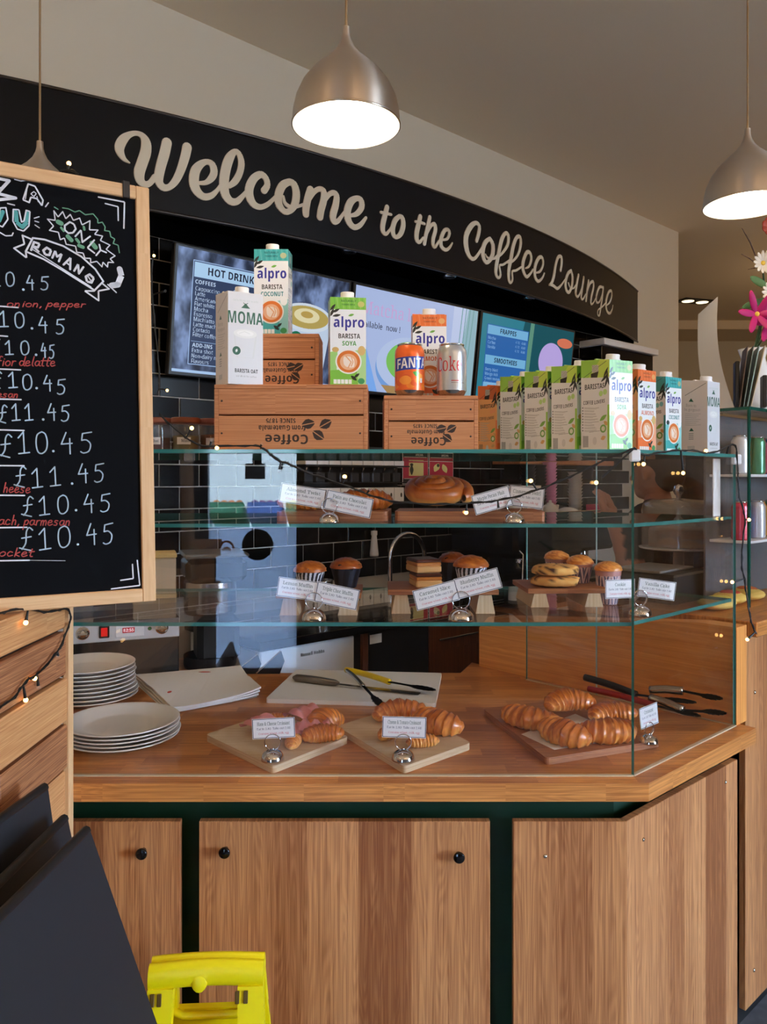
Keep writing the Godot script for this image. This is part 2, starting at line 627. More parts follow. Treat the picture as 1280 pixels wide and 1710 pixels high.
const PRICES := [
	[25,"1",-266,586,"0",-244,589,".",-223,573,"4",-211,587,"5",-188,589],
	[28,"1",-255,517,"0",-230,518,".",-210,505,"4",-191,513,"5",-163,513],
	[25,"£",-269,471,"1",-247,467,"0",-222,469,".",-204,458,"4",-191,467,"5",-178,466],
	[28,"£",-268,410,"1",-242,410,"0",-219,408,".",-204,398,"4",-185,408,"5",-163,403],
	[30,"£",-260,350,"1",-238,353,"1",-217,354,".",-194,342,"4",-179,356,"5",-157,355],
	[39,"£",-256,294,"1",-226,299,"0",-197,300,".",-178,285,"4",-154,300,"5",-122,302],
	[35,"£",-233,239,"1",-205,236,"1",-175,239,".",-147,226,"4",-127,245,"5",-100,246],
	[34,"£",-222,186,"1",-194,186,"0",-163,188,".",-141,177,"4",-118,189,"5",-90,190],
	[39,"£",-225,128,"1",-194,126,"0",-162,129,".",-139,114,"4",-114,132,"5",-86,132],
]
const NOTES := [
	["onion, pepper", -251, -119, 544, 557, 13],
	["fior delatte", -269, -172, 439, 445, 17],
	["esan", -269, -234, 382, 383, 13],
	["heese", -262, -217, 216, 214, 17],
	["ach, parmesan", -270, -151, 159, 154, 17],
	["ocket", -270, -214, 103, 99, 15],
]

func _ready() -> void:
	rng.seed = 11
	var cam := Camera3D.new()
	cam.name = "camera"
	add_child(cam)
	cam.position = Vector3(0, EYE, 0)
	cam.set_frustum(2.0 * 0.05 * 855.0 / F, Vector2(0, -55.0 / F * 0.05), 0.05, 120.0)
	cam.current = true
	var env := Environment.new()
	env.background_mode = Environment.BG_SKY
	var sky := Sky.new()
	var sm := ProceduralSkyMaterial.new()
	sm.sky_top_color = Color(0.66, 0.82, 1.0)
	sm.sky_horizon_color = Color(0.80, 0.90, 1.0)
	sm.ground_bottom_color = Color(0.45, 0.45, 0.45)
	sm.ground_horizon_color = Color(0.6, 0.6, 0.6)
	sm.sky_curve = 0.25
	sm.energy_multiplier = 1.0
	sky.sky_material = sm
	env.sky = sky
	env.background_energy_multiplier = SKY_ENERGY
	env.tonemap_mode = Environment.TONE_MAPPER_LINEAR
	env.tonemap_exposure = EXPOSURE
	env.sdfgi_enabled = true
	env.ssao_enabled = true
	env.ssil_enabled = true
	var we := WorldEnvironment.new()
	we.name = "world_environment"
	we.environment = env
	add_child(we)
	font_plain = SystemFont.new()
	font_plain.font_names = PackedStringArray(["Droid Sans"])
	font_bold = SystemFont.new()
	font_bold.font_names = PackedStringArray(["Droid Sans"])
	font_bold.font_weight = 700
	font_serif = SystemFont.new()
	font_serif.font_names = PackedStringArray(["Droid Serif"])
	materials()
	shell()
	street()
	tiled_wall()
	fascia()
	counter()
	glass_case()
	side_counter()
	partition()
	chalkboard()
	pendants()
	globes()
	screens()
	crates_and_cartons()
	counter_food()
	shelf_food()
	back_counter()
	wall_things()
	staff()
	far_side()
	front_left()
	fairy_lights()

const SKY_ENERGY := 80.0
const EXPOSURE := 0.68

func materials() -> void:
	mat("cream_paint", rgb(222, 212, 192), 0.85)
	mat("ceiling_paint", rgb(240, 222, 194), 0.9)
	mat("black_paint", rgb(22, 22, 24), 0.45)
	mat("black_gloss", rgb(14, 14, 16), 0.12)
	mat("black_plastic", rgb(20, 20, 22), 0.4)
	mat("dark_plastic", rgb(38, 40, 44), 0.5)
	mat("grout", rgb(176, 172, 164), 0.9)
	mat("green_paint", rgb(6, 48, 28), 0.5)
	mat("steel", rgb(200, 198, 194), 0.22, 1.0)
	mat("chrome", rgb(225, 225, 228), 0.06, 1.0)
	mat("brushed", rgb(214, 200, 186), 0.34, 1.0, {"anisotropy_enabled": true, "anisotropy": -0.85})
	mat("white_enamel", rgb(240, 238, 232), 0.4)
	mat("china", rgb(236, 232, 226), 0.12, 0.0, {"clearcoat_enabled": true, "clearcoat": 0.5})
	mat("paper", rgb(240, 236, 230), 0.85)
	mat("white_plastic", rgb(235, 235, 236), 0.4)
	mat("letter_cream", rgb(226, 214, 190), 0.6)
	mat("chalk_white", rgb(225, 226, 232), 0.9)
	mat("chalk_blue", rgb(186, 205, 218), 0.95)
	mat("chalk_teal", rgb(92, 172, 170), 0.95)
	mat("chalk_green", rgb(120, 172, 138), 0.95)
	mat("chalk_red", rgb(196, 84, 78), 0.95)
	mat("slate", rgb(12, 13, 16), 0.85, 0.0, {"metallic_specular": 0.2})
	mat("glass", Color(1.0, 1.0, 1.0, 0.0), 0.0, 0.0, {"transparency": BaseMaterial3D.TRANSPARENCY_ALPHA, "metallic_specular": 0.5})
	mat("clear", Color(1, 1, 1, 0.04), 0.02, 0.0, {"transparency": BaseMaterial3D.TRANSPARENCY_ALPHA})
	mat("glass_edge", rgb(40, 120, 112), 0.08, 0.0, {"clearcoat_enabled": true, "clearcoat": 1.0})
	mat("yellow_plastic", rgb(252, 228, 8), 0.38)
	wood_mat("walnut", wood(384, 768, rgb(212, 150, 98), rgb(136, 78, 42), 9, 3, 0.36), 2.0, 0.85, 0.42)
	wood_mat("block", wood(256, 512, rgb(224, 152, 84), rgb(156, 90, 42), 6, 5, 0.28, 3), 3.0, 1.6, 0.3, {"clearcoat_enabled": true, "clearcoat": 0.25, "clearcoat_roughness": 0.2})
	wood_mat("panel_wood", wood(256, 256, rgb(242, 168, 90), rgb(212, 134, 64), 0, 9, 0.0, 0, 0.3), 2.0, 1.5, 0.4)
	wood_mat("crate_wood", wood(256, 256, rgb(214, 148, 98), rgb(160, 94, 54), 0, 21, 0.0, 0, 0.4), 5.0, 3.0, 0.7)
	wood_mat("pine", wood(256, 256, rgb(222, 170, 116), rgb(176, 112, 62), 0, 33, 0.0, 0, 0.3), 5.0, 3.0, 0.6)
	wood_mat("pine_dark", wood(256, 256, rgb(196, 136, 90), rgb(118, 66, 36), 0, 37, 0.0, 0, 0.5), 5.0, 3.0, 0.65)
	wood_mat("frame_wood", wood(128, 256, rgb(226, 184, 136), rgb(206, 156, 106), 0, 41, 0.0, 0, 0.2), 5.0, 3.0, 0.6)
	wood_mat("pale_board", wood(256, 256, rgb(224, 200, 166), rgb(196, 164, 124), 0, 45, 0.0, 0, 0.25), 4.0, 3.0, 0.55)
	wood_mat("brown_board", wood(256, 256, rgb(190, 126, 78), rgb(132, 76, 42), 0, 49, 0.0, 0, 0.4), 5.0, 3.0, 0.5)
	wood_mat("cabinet_brown", wood(128, 256, rgb(128, 66, 32), rgb(84, 40, 20), 0, 53, 0.0, 0, 0.3), 2.0, 1.2, 0.45)

# ---------------------------------------------------------------- the room
func slab(called: String, x0: float, x1: float, h0: float, h1: float, z0: float, z1: float, m: Material, parent: Node = self, grain := 1, bev := 0.0) -> MeshInstance3D:
	var b := MB.new()
	b.box(Vector3((x0 + x1) / 2, (h0 + h1) / 2, -(z0 + z1) / 2), Vector3(x1 - x0, h1 - h0, absf(z1 - z0)), bev, grain)
	return struct(called, b, m, parent)

func shell() -> void:
	var floor_mat := tex_mat("floor_vinyl", mottled(4, rgb(84, 86, 92), rgb(104, 106, 112), 0.08), 0.5)
	floor_mat.uv1_triplanar = true
	slab("floor", -3.2, 5.6, -0.2, 0.0, -2.35, 10.2, floor_mat)
	slab("ceiling", -3.2, 5.6, 3.35, 3.55, -2.35, 8.83, M.ceiling_paint)
	slab("trim_1", -3.2, 5.6, 3.25, 3.55, 8.83, 10.2, M.ceiling_paint)
	slab("wall_far", -3.2, 5.6, 0.0, 3.25, 9.6, 9.85, M.cream_paint)
	var wr := Node3D.new()
	wr.name = "wall_right"
	wr.set_meta("kind", "structure")
	add_child(wr)
	var brown := mat("wall_brown_paint", rgb(92, 74, 60), 0.85)
	for q in [[0.0, 0.8, -2.2, 9.6], [2.9, 3.35, -2.2, 9.6], [0.8, 2.9, -2.2, -2.1], [0.8, 2.9, -0.2, 9.6]]:
		slab("wall_piece", 5.35, 5.6, q[0], q[1], q[2], q[3], brown, wr)
	var win2 := Node3D.new()
	win2.name = "window_1"
	win2.set_meta("kind", "structure")
	add_child(win2)
	for z in [-2.1, -1.175, -0.25]:
		slab("mullion", 5.45, 5.5, 0.8, 2.9, z, z + 0.05, mat("window_frame_paint", rgb(40, 42, 44), 0.4), win2)
	slab("pane", 5.468, 5.474, 0.8, 2.9, -2.1, -0.2, M.glass, win2)
	slab("wall_left", -3.2, -2.95, 0.0, 3.35, -2.2, 9.6, M.cream_paint)
	# back wall behind the counter, an angled slab
	var b := MB.new()
	b.x = Transform3D(Basis(Vector3.UP, TURN), Vector3.ZERO)
	b.x.origin = wallp(0, 0, 0)
	b.box(Vector3((-2.4 + 4.62) / 2, 1.675, -0.14), Vector3(7.02, 3.35, 0.28))
	struct("wall_back", b, M.cream_paint)
	# shop front behind the camera, with the street door
	var fz0 := -2.2
	var fz1 := -2.35
	var wall := Node3D.new()
	wall.name = "wall_front"
	wall.set_meta("kind", "structure")
	add_child(wall)
	var dark := mat("shop_front_paint", rgb(58, 52, 48), 0.7)
	for q in [[-3.2, -1.36, 0.0, 3.35], [-0.5, 5.6, 0.0, 3.35], [-1.36, -0.5, 2.2, 3.35]]:
		slab("pier", q[0], q[1], q[2], minf(q[3], 2.2), fz0, fz1, dark, wall) if q[2] < 2.2 else slab("pier", q[0], q[1], q[2], q[3], fz0, fz1, M.cream_paint, wall)
		if q[2] < 2.2 and q[3] > 2.2:
			slab("pier_head", q[0], q[1], 2.2, q[3], fz0, fz1, M.cream_paint, wall)
	var frame := mat("window_frame_paint", rgb(40, 42, 44), 0.4)
	var door := Node3D.new()
	door.name = "door_1"
	door.set_meta("kind", "structure")
	add_child(door)
	slab("stile", -1.36, -1.25, 0.0, 2.2, -2.24, -2.3, frame, door)
	slab("stile", -0.62, -0.5, 0.0, 2.2, -2.24, -2.3, frame, door)
	slab("rail", -1.25, -0.62, 0.0, 0.2, -2.24, -2.3, frame, door)
	slab("rail", -1.25, -0.62, 1.80, 2.2, -2.24, -2.3, frame, door)
	slab("pane", -1.25, -0.62, 0.2, 1.80, -2.268, -2.274, M.glass, door)
	var film := mat("frosted_film", rgb(238, 242, 248), 0.9, 0.0, {"backlight_enabled": true, "backlight": rgb(235, 240, 250)})
	slab("frosted_film", -1.25, -0.62, 0.2, 1.21, -2.263, -2.266, film, door)
	var lg := MB.new()
	lg.x = Transform3D(Basis(Vector3.RIGHT, PI / 2), plan(-0.90, 1.08, -2.259))
	lg.lathe([Vector2(0, 0.003), Vector2(0.108, 0.003), Vector2(0.112, 0.0), Vector2(0, 0)], 32)
	part("round_sticker", lg, mat("sticker_green", rgb(30, 44, 38), 0.5), door)
	slab("open_sign", -0.985, -0.845, 1.55, 1.66, -2.24, -2.258, M.black_plastic, door)
	slab("sign_strap", -0.935, -0.87, 1.66, 1.80, -2.25, -2.256, M.black_plastic, door)
	var arc := MB.new()
	for k in 9:
		var a := PI * k / 8.0
		var a2 := PI * (k + 1) / 8.0
		if k < 8:
			arc.tube([plan(-1.12 + cos(a) * 0.05, 1.05 + sin(a) * 0.055, -2.258), plan(-1.12 + cos(a2) * 0.05, 1.05 + sin(a2) * 0.055, -2.258)], 0.008, 6)
	arc.tube([plan(-1.15, 1.04, -2.258), plan(-1.12, 1.06, -2.258), plan(-1.09, 1.04, -2.258)], 0.01, 6)
	part("orange_logo", arc, mat("logo_orange", rgb(206, 130, 84), 0.7), door)

func street() -> void:
	var b := MB.new()
	b.box(Vector3(0, -0.15, 12.4), Vector3(40, 0.1, 20), 0)
	solo("street_paving", b, mat("paving", rgb(186, 182, 176), 0.9), "grey street paving outside the shop door", "paving").set_meta("kind", "structure")
	b = MB.new()
	b.box(Vector3(0, 3.2, 17.5), Vector3(34, 6.6, 0.6), 0)
	var facade := thing("building", "pale rendered building across the street, seen reflected in the case glass", "building", Vector3.ZERO)
	part("wall", b, mat("render_wall", rgb(196, 188, 176), 0.9), facade)
	for k in 9:
		b = MB.new()
		b.box(Vector3(-12 + k * 3.0, 3.6, 17.18), Vector3(1.3, 1.8, 0.06), 0.01)
		part("window", b, mat("far_glass", rgb(60, 70, 80), 0.1), facade)
	# market stall outside the door
	var st := thing("market_stall", "market fruit stall with white awning, seen reflected in the case glass", "stall", Vector3(-2.0, -0.1, 5.6))
	b = MB.new()
	b.box(Vector3(0, 1.02, 0.3), Vector3(3.6, 0.06, 1.1), 0.01)
	part("table", b, mat("stall_wood", rgb(150, 110, 76), 0.8), st)
	for x in [-1.7, 1.7]:
		for z in [-0.2, 0.8]:
			b = MB.new()
			b.tube([Vector3(x, 0, z), Vector3(x, 2.25, z)], 0.025, 8)
			part("pole", b, M.steel, st)
	b = MB.new()
	b.face([Vector3(-1.9, 2.0, -0.6), Vector3(1.9, 2.0, -0.6), Vector3(1.9, 2.45, 1.0), Vector3(-1.9, 2.45, 1.0)], Vector3(0, -5, 0))
	b.face([Vector3(-1.9, 1.98, -0.6), Vector3(1.9, 1.98, -0.6), Vector3(1.9, 2.43, 1.0), Vector3(-1.9, 2.43, 1.0)], Vector3(0, 9, 0))
	part("awning", b, M.paper, st)
	var tints := [rgb(60, 120, 70), rgb(206, 160, 60), rgb(190, 60, 40), rgb(80, 140, 60), rgb(210, 110, 40), rgb(120, 60, 100), rgb(226, 200, 90), rgb(150, 170, 70)]
	var said := ["cabbages", "lemons", "tomatoes", "lettuce", "oranges", "plums", "bananas", "pears"]
	for k in 8:
		var cr := thing("fruit_crate", "green crate of %s on the market stall outside" % said[k], "crate", Vector3(-3.55 + k * 0.44, 0.98, 5.75), 0.0, "crates on the market stall")
		b = MB.new()
		b.x = Transform3D(Basis(Vector3.RIGHT, 0.45), Vector3(0, 0.14, 0))
		b.box(Vector3.ZERO, Vector3(0.4, 0.14, 0.5), 0.01)
		part("box", b, mat("crate_green", rgb(40, 96, 60), 0.7) if k % 2 == 0 else mat("crate_blue", rgb(60, 80, 130), 0.7), cr)
		for j in 12:
			var f := MB.new()
			var p := Vector3(-0.13 + (j % 4) * 0.088, 0.21 + (j / 4) * 0.07 - 0.05, -0.14 + (j / 4) * 0.13)
			p = Transform3D(Basis(Vector3.RIGHT, 0.45), Vector3(0, 0.14, 0)) * Vector3(-0.13 + (j % 4) * 0.088, 0.09, -0.16 + (j / 4) * 0.15)
			f.ball(p, Vector3(0.045, 0.04, 0.06), 10, 6)
			part("fruit", f, mat("fruit_%d" % k, tints[k], 0.6), cr)

func tiled_wall() -> void:
	var wall := Node3D.new()
	wall.name = "trim_2"
	wall.set_meta("kind", "structure")
	wall.position = wallp(0, 0, 0)
	wall.rotation.y = TURN
	add_child(wall)
	var b := MB.new()
	b.box(Vector3((-1.0 + 3.98) / 2, 1.6555, 0.004), Vector3(4.98, 1.611, 0.008))
	part("grout_bed", b, M.grout, wall)
	b = MB.new()
	b.box(Vector3((-1.0 + 3.98) / 2, 2.515, 0.005), Vector3(4.98, 0.105, 0.01))
	part("black_band", b, mat("soffit_black", rgb(10, 10, 11), 0.95, 0.0, {"metallic_specular": 0.1}), wall)
	var px := 0.168
	var py := 0.0855
	b = MB.new()
	b.box(Vector3.ZERO, Vector3(px - 0.0045, py - 0.0045, 0.008), 0.0018)
	var full := b.done()
	b = MB.new()
	b.box(Vector3.ZERO, Vector3(px / 2 - 0.0045, py - 0.0045, 0.008), 0.0018)
	var tones := [mat("tile_black", rgb(12, 12, 14), 0.14), mat("tile_black_warm", rgb(15, 14, 14), 0.18), mat("tile_black_deep", rgb(8, 8, 10), 0.12)]
	var n := 0
	for r in 16:
		var y := 1.093 + (r + 0.5) * py
		for k in 24:
			var x := 0.42 + k * px + (px / 2 if r % 2 == 0 else 0.0) - 0.115
			if x > 3.9 or (y < 1.2 and x > 3.2) or (y > 2.02 and y < 2.38 and x > 0.75 and x < 2.9) or n >= 298:
				continue
			n += 1
			same("tile", full, tones[rng.randi() % 3], wall, Transform3D(Basis(), Vector3(x, y, 0.009)))

# ---------------------------------------------------------------- curved sign
func bow(s: float) -> float:
	return 0.149 + 0.2563 * s - 0.0716 * s * s

func fascia_point(s: float, h: float, t: float) -> Vector3:
	return wallp(s, h, bow(s) + t)

func fascia() -> void:
	var o := thing("fascia_sign", "long curved black fascia sign with cream script lettering", "sign")
	var rows := []
	var n := 60
	for q in [[2.475, -0.018], [2.475, 0.0], [2.475, 0.0], [2.81, 0.0], [2.81, 0.0], [2.81, -0.018], [2.81, -0.018], [2.475, -0.018]]:
		var row := PackedVector3Array()
		for k in n + 1:
			row.append(fascia_point(-0.75 + (3.995 + 0.75) * k / n, q[0], q[1]))
		rows.append(row)
	var b := MB.new()
	b.grid(rows)
	b.face([fascia_point(3.995, 2.475, 0), fascia_point(3.995, 2.81, 0), fascia_point(3.995, 2.81, -0.018), fascia_point(3.995, 2.475, -0.018)], fascia_point(3.9, 2.6, 0))
	part("panel", b, mat("fascia_black", rgb(15, 15, 17), 0.38, 0.0, {"metallic_specular": 0.3}), o)
	for h in [2.472, 2.813]:
		b = MB.new()
		var pts := []
		for k in n + 1:
			pts.append(fascia_point(-0.75 + (3.995 + 0.75) * k / n, h, 0.0))
		b.tube(pts, 0.006, 6)
		part("edge_trim", b, mat("trim_bronze", rgb(58, 52, 48), 0.35, 0.6), o)
	# soffit closing the top of the panel to the wall behind
	b = MB.new()
	var low := PackedVector3Array()
	var high := PackedVector3Array()
	for k in n + 1:
		var s := -0.75 + (3.99 + 0.75) * k / n
		low.append(fascia_point(s, 2.53, -0.02))
		high.append(wallp(s, 2.53, 0.012))
	b.grid([low, high], false, 0)
	part("soffit", b, mat("soffit_black", rgb(10, 10, 11), 0.95, 0.0, {"metallic_specular": 0.1}), o)
	var m: Material = M.letter_cream
	for letter in SIGN:
		b = MB.new()
		for st in letter:
			b.stroke(smooth(st, 0.001, 5), fascia_point, 0.004, 0.004)
		part("letter", b, m, o)
	# small dark downlights under the soffit
	for s in [0.75, 1.33, 1.95, 2.6]:
		var d := thing("soffit_downlight", {0.75: "unlit downlight under the sign, above the hot drinks screen", 1.33: "unlit downlight under the sign, between hot drinks and matcha screens", 1.95: "unlit downlight under the sign, above the matcha screen", 2.6: "unlit downlight under the sign, above the frappes screen"}[s], "downlight", wallp(s, 2.53, bow(s) * 0.55), 0.0, "downlights under the curved sign")
		b = MB.new()
		b.lathe([Vector2(0.0, -0.012), Vector2(0.022, -0.012), Vector2(0.03, -0.016), Vector2(0.036, -0.008), Vector2(0.036, 0.0), Vector2(0, 0)], 20)
		part("ring", b, M.steel, d)

# ---------------------------------------------------------------- counter
# a flat plate lying level: plan polygon of (x, depth), from height h0 to h1
func level(b: MB, pts: Array, h0: float, h1: float, grain := 0) -> void:
	var poly := PackedVector2Array()
	for p in pts:
		poly.append(Vector2(p[0], p[1]))
	var keep := b.x
	b.x = keep * Transform3D(Basis(Vector3(1, 0, 0), Vector3(0, 0, -1), Vector3(0, 1, 0)), Vector3.ZERO)
	b.prism(poly, h0, h1, grain)
	b.x = keep

func counter() -> void:
	var top := MB.new()
	level(top, [[-1.02, 1.61], [0.549, 1.612], [0.943, 1.971], [0.303, 2.673], [0.25, 2.53], [-0.47, 2.53], [-0.57, 2.74], [-1.02, 2.74]], 0.882, 0.92)
	var t := solo("worktop", top, M.block, "thick wooden block worktop under the glass pastry case", "worktop")
	var body := MB.new()
	level(body, [[-1.0, 1.75], [0.517, 1.75], [0.905, 2.103], [0.30, 2.62], [0.25, 2.5], [-1.0, 2.5]], 0.0, 0.882)
	# wooden front panels held off the body on battens
	var counter_node := thing("service_counter", "angled service counter with walnut panels on a dark green body", "counter")
	var body_part := part("body", body, M.green_paint, counter_node)
	var said := ["narrow walnut counter panel with one black knob beside the plank partition", "wide walnut counter panel with two black knobs, behind the yellow sign", "walnut counter panel left of the corner, under the croissant board"]
	var xs := [[-0.80, -0.439], [-0.398, 0.230], [0.280, 0.523]]
	for k in 3:
		var w: float = xs[k][1] - xs[k][0]
		var b := MB.new()
		b.uvo = Vector2(k * 0.37 + 0.1, 0.02 + k * 0.1)
		b.box(Vector3(0, 0.3655, 0), Vector3(w, 0.731, 0.018), 0.001, 1)
		var p := part("front_panel", b, M.walnut, counter_node, said[k])
		p.position = plan((xs[k][0] + xs[k][1]) / 2, 0.08, 1.689)
		for y in [0.15, 0.6]:
			b = MB.new()
			b.box(Vector3(0, y, -0.034), Vector3(w - 0.06, 0.04, 0.052), 0.0)
			part("batten", b, M.black_paint, p)
		var knobs: Array = [[[240, 1420]], [[377, 1418], [765, 1426]], []][k]
		for q in knobs:
			var c := at(q[0], q[1], 1.68) - p.position
			b = MB.new()
			b.x = Transform3D(Basis(Vector3.RIGHT, PI / 2), Vector3(c.x, c.y, 0.009))
			b.lathe([Vector2(0, 0), Vector2(0.006, 0), Vector2(0.006, 0.008), Vector2(0.011, 0.012), Vector2(0.0125, 0.018), Vector2(0.0105, 0.021), Vector2(0, 0.021)], 20)
			part("knob", b, M.black_gloss, p)
		if k == 2:
			screw(p, at(910, 1430, 1.68) - p.position, Basis())
	var wb := MB.new()
	wb.uvo = Vector2(0.63, 0.3)
	wb.box(Vector3(0.276, 0.3655, -0.009), Vector3(0.552, 0.731, 0.018), 0.001, 1)
	var wing := part("front_panel", wb, M.walnut, counter_node, "walnut panel on the angled right wing of the counter")
	wing.position = plan(0.5245, 0.08, 1.681)
	wing.rotation.y = TURN
	for y in [0.15, 0.6]:
		var b := MB.new()
		b.box(Vector3(0.29, y, -0.043), Vector3(0.45, 0.04, 0.05), 0.0)
		part("batten", b, M.black_paint, wing)
	for q in [[0.07, 0.67], [0.48, 0.69], [0.50, 0.04]]:
		screw(wing, Vector3(q[0], q[1], -0.009), Basis())

func screw(p: Node3D, c: Vector3, bs: Basis) -> void:
	var b := MB.new()
	b.x = Transform3D(Basis(Vector3.RIGHT, PI / 2), Vector3(c.x, c.y, 0.009 if c.z > -0.005 else 0.0))
	b.lathe([Vector2(0, 0), Vector2(0.0048, 0), Vector2(0.0036, 0.0022), Vector2(0, 0.003)], 12)
	part("screw", b, M.steel, p)

# ---------------------------------------------------------------- glass case
const SHELF_LOW := 1.245
const SHELF_MID := 1.455
const SHELF_TOP := 1.613

func upright_pane(o: Node3D, a: Array, c: Array, h0: float, h1: float) -> void:
	var p := plan(a[0], 0, a[1])
	var q := plan(c[0], 0, c[1])
	var b := MB.new()
	var d := q - p
	b.x = Transform3D(Basis(d.normalized(), Vector3.UP, d.normalized().cross(Vector3.UP)), p)
	var l := d.length()
	b.face([Vector3(0, h0, 0), Vector3(l, h0, 0), Vector3(l, h1, 0), Vector3(0, h1, 0)], Vector3(l / 2, h1, -1))
	b.face([Vector3(0, h0, -0.006), Vector3(l, h0, -0.006), Vector3(l, h1, -0.006), Vector3(0, h1, -0.006)], Vector3(l / 2, h1, 1))
	part("pane", b, M.glass, o)
	b = MB.new()
	b.x = Transform3D(Basis(d.normalized(), Vector3.UP, d.normalized().cross(Vector3.UP)), p)
	for x in [0.0, l]:
		b.face([Vector3(x, h0, 0), Vector3(x, h1, 0), Vector3(x, h1, -0.006), Vector3(x, h0, -0.006)], Vector3(l / 2, h0, 0))
	b.face([Vector3(0, h1, 0), Vector3(l, h1, 0), Vector3(l, h1, -0.006), Vector3(0, h1, -0.006)], Vector3(l / 2, h0, 0))
	part("pane_edge", b, M.glass_edge, o, "teal cut edge of the glass")
	b = MB.new()
	b.x = Transform3D(Basis(d.normalized(), Vector3.UP, d.normalized().cross(Vector3.UP)), p)
	b.box(Vector3(l / 2, h0 + 0.0012, -0.003), Vector3(l, 0.0024, 0.009), 0.0)
	part("base_bead", b, mat("clear_sealant", rgb(196, 178, 150), 0.35), o)

func shelf(o: Node3D, pts: Array, h: float, th := 0.008) -> void:
	var g := MB.new()
	var e := MB.new()
	var top := []
	var bot := []
	for p in pts:
		top.append(plan(p[0], h, p[1]))
		bot.append(plan(p[0], h - th, p[1]))
	g.face(top, top[0] - Vector3.UP)
	g.face(bot, bot[0] + Vector3.UP)
	part("shelf", g, M.glass, o)
	var mid := Vector3.ZERO
	for p in top:
		mid += p / top.size()
	for k in pts.size():
		var j := (k + 1) % pts.size()
		e.face([top[k], top[j], bot[j], bot[k]], mid)
	part("shelf_edge", e, M.glass_edge, o, "teal cut edge of a glass shelf")

func glass_case() -> void:
	var o := thing("glass_display_case", "glass pastry display case with three shelves on the wooden worktop", "display case")
	upright_pane(o, [-1.0, 1.65], [0.529, 1.65], 0.92, 1.604)
	upright_pane(o, [0.531, 1.651], [0.8985, 1.9865], 0.92, 1.604)
	upright_pane(o, [0.8955, 1.9905], [0.451, 2.445], 0.92, 1.604)
	var ring := [[-1.0, 1.657], [0.526, 1.657], [0.888, 1.988], [0.62, 2.262], [0.30, 2.20], [-1.0, 2.15]]
	shelf(o, ring, SHELF_LOW)
	shelf(o, ring, SHELF_MID)
	shelf(o, [[-1.0, 1.646], [0.531, 1.646], [0.904, 1.986], [0.45, 2.45], [0.20, 2.40], [-1.0, 2.20]], SHELF_TOP)
	# rear uprights that carry the shelves
	for q in [[0.62, 2.262], [0.451, 2.445]]:
		var b := MB.new()
		b.box(plan(q[0], 1.262, q[1] + 0.006), Vector3(0.004, 0.684, 0.004), 0.001)
		part("rear_upright", b, mat("glass_edge_pale", rgb(170, 200, 198), 0.1), o)
	# clips that hold the panes at the corner
	for q in [[0.531, 1.65, 1.60], [0.8985, 1.9865, 1.60], [-0.41, 1.65, 1.60]]:
		var b := MB.new()
		b.box(plan(q[0], q[2], q[1] - 0.004), Vector3(0.022, 0.026, 0.012), 0.003)
		part("corner_clip", b, M.clear if q[0] < 0 else M.white_plastic, o)

# ---------------------------------------------------------------- the higher counter on the right
func side_counter() -> void:
	# wooden end panel rising from the worktop, perpendicular to the wing
	var p := thing("wooden_divider", "upright orange wood divider behind the croissants", "divider", plan(0.8985, 0.92, 1.9865), TURN)
	var b := MB.new()
	b.x = Transform3D(Basis(Vector3.UP, -PI / 2), Vector3.ZERO)
	# local: x now runs along the wing normal; build as outline in (depth, height)
	var poly := PackedVector2Array([Vector2(0, 0), Vector2(-0.86, 0), Vector2(-0.86, 0.13), Vector2(-0.82, 0.17), Vector2(-0.1, 0.25), Vector2(0, 0.25)])
	b.prism(poly, -0.004, -0.064, 0)
	part("board", b, M.panel_wood, p)
	var c := thing("bar_counter", "taller bar counter at right with walnut front", "counter", plan(1.0, 0.0, 2.15), TURN)
	b = MB.new()
	b.uvo = Vector2(0.2, 0.05)
	b.box(Vector3(1.0, 0.60, -0.010), Vector3(2.0, 1.04, 0.018), 0.001, 1)
	part("front_panel", b, M.walnut, c)
	b = MB.new()
	b.box(Vector3(1.0, 0.565, -0.35), Vector3(1.96, 1.13, 0.62), 0.0)
	part("body", b, M.black_paint, c)
	b = MB.new()
	b.box(Vector3(0.98, 1.15, -0.29), Vector3(2.1, 0.04, 0.70), 0.003, 0)
	part("top", b, M.block, c)
	for q in [[0.055, 0.17], [0.06, 0.95]]:
		b = MB.new()
		b.x = Transform3D(Basis(Vector3.RIGHT, PI / 2), Vector3(q[0], q[1], -0.001))
		b.lathe([Vector2(0, 0), Vector2(0.006, 0), Vector2(0.0045, 0.0026), Vector2(0, 0.0035)], 12)
		part("screw", b, M.steel, c)

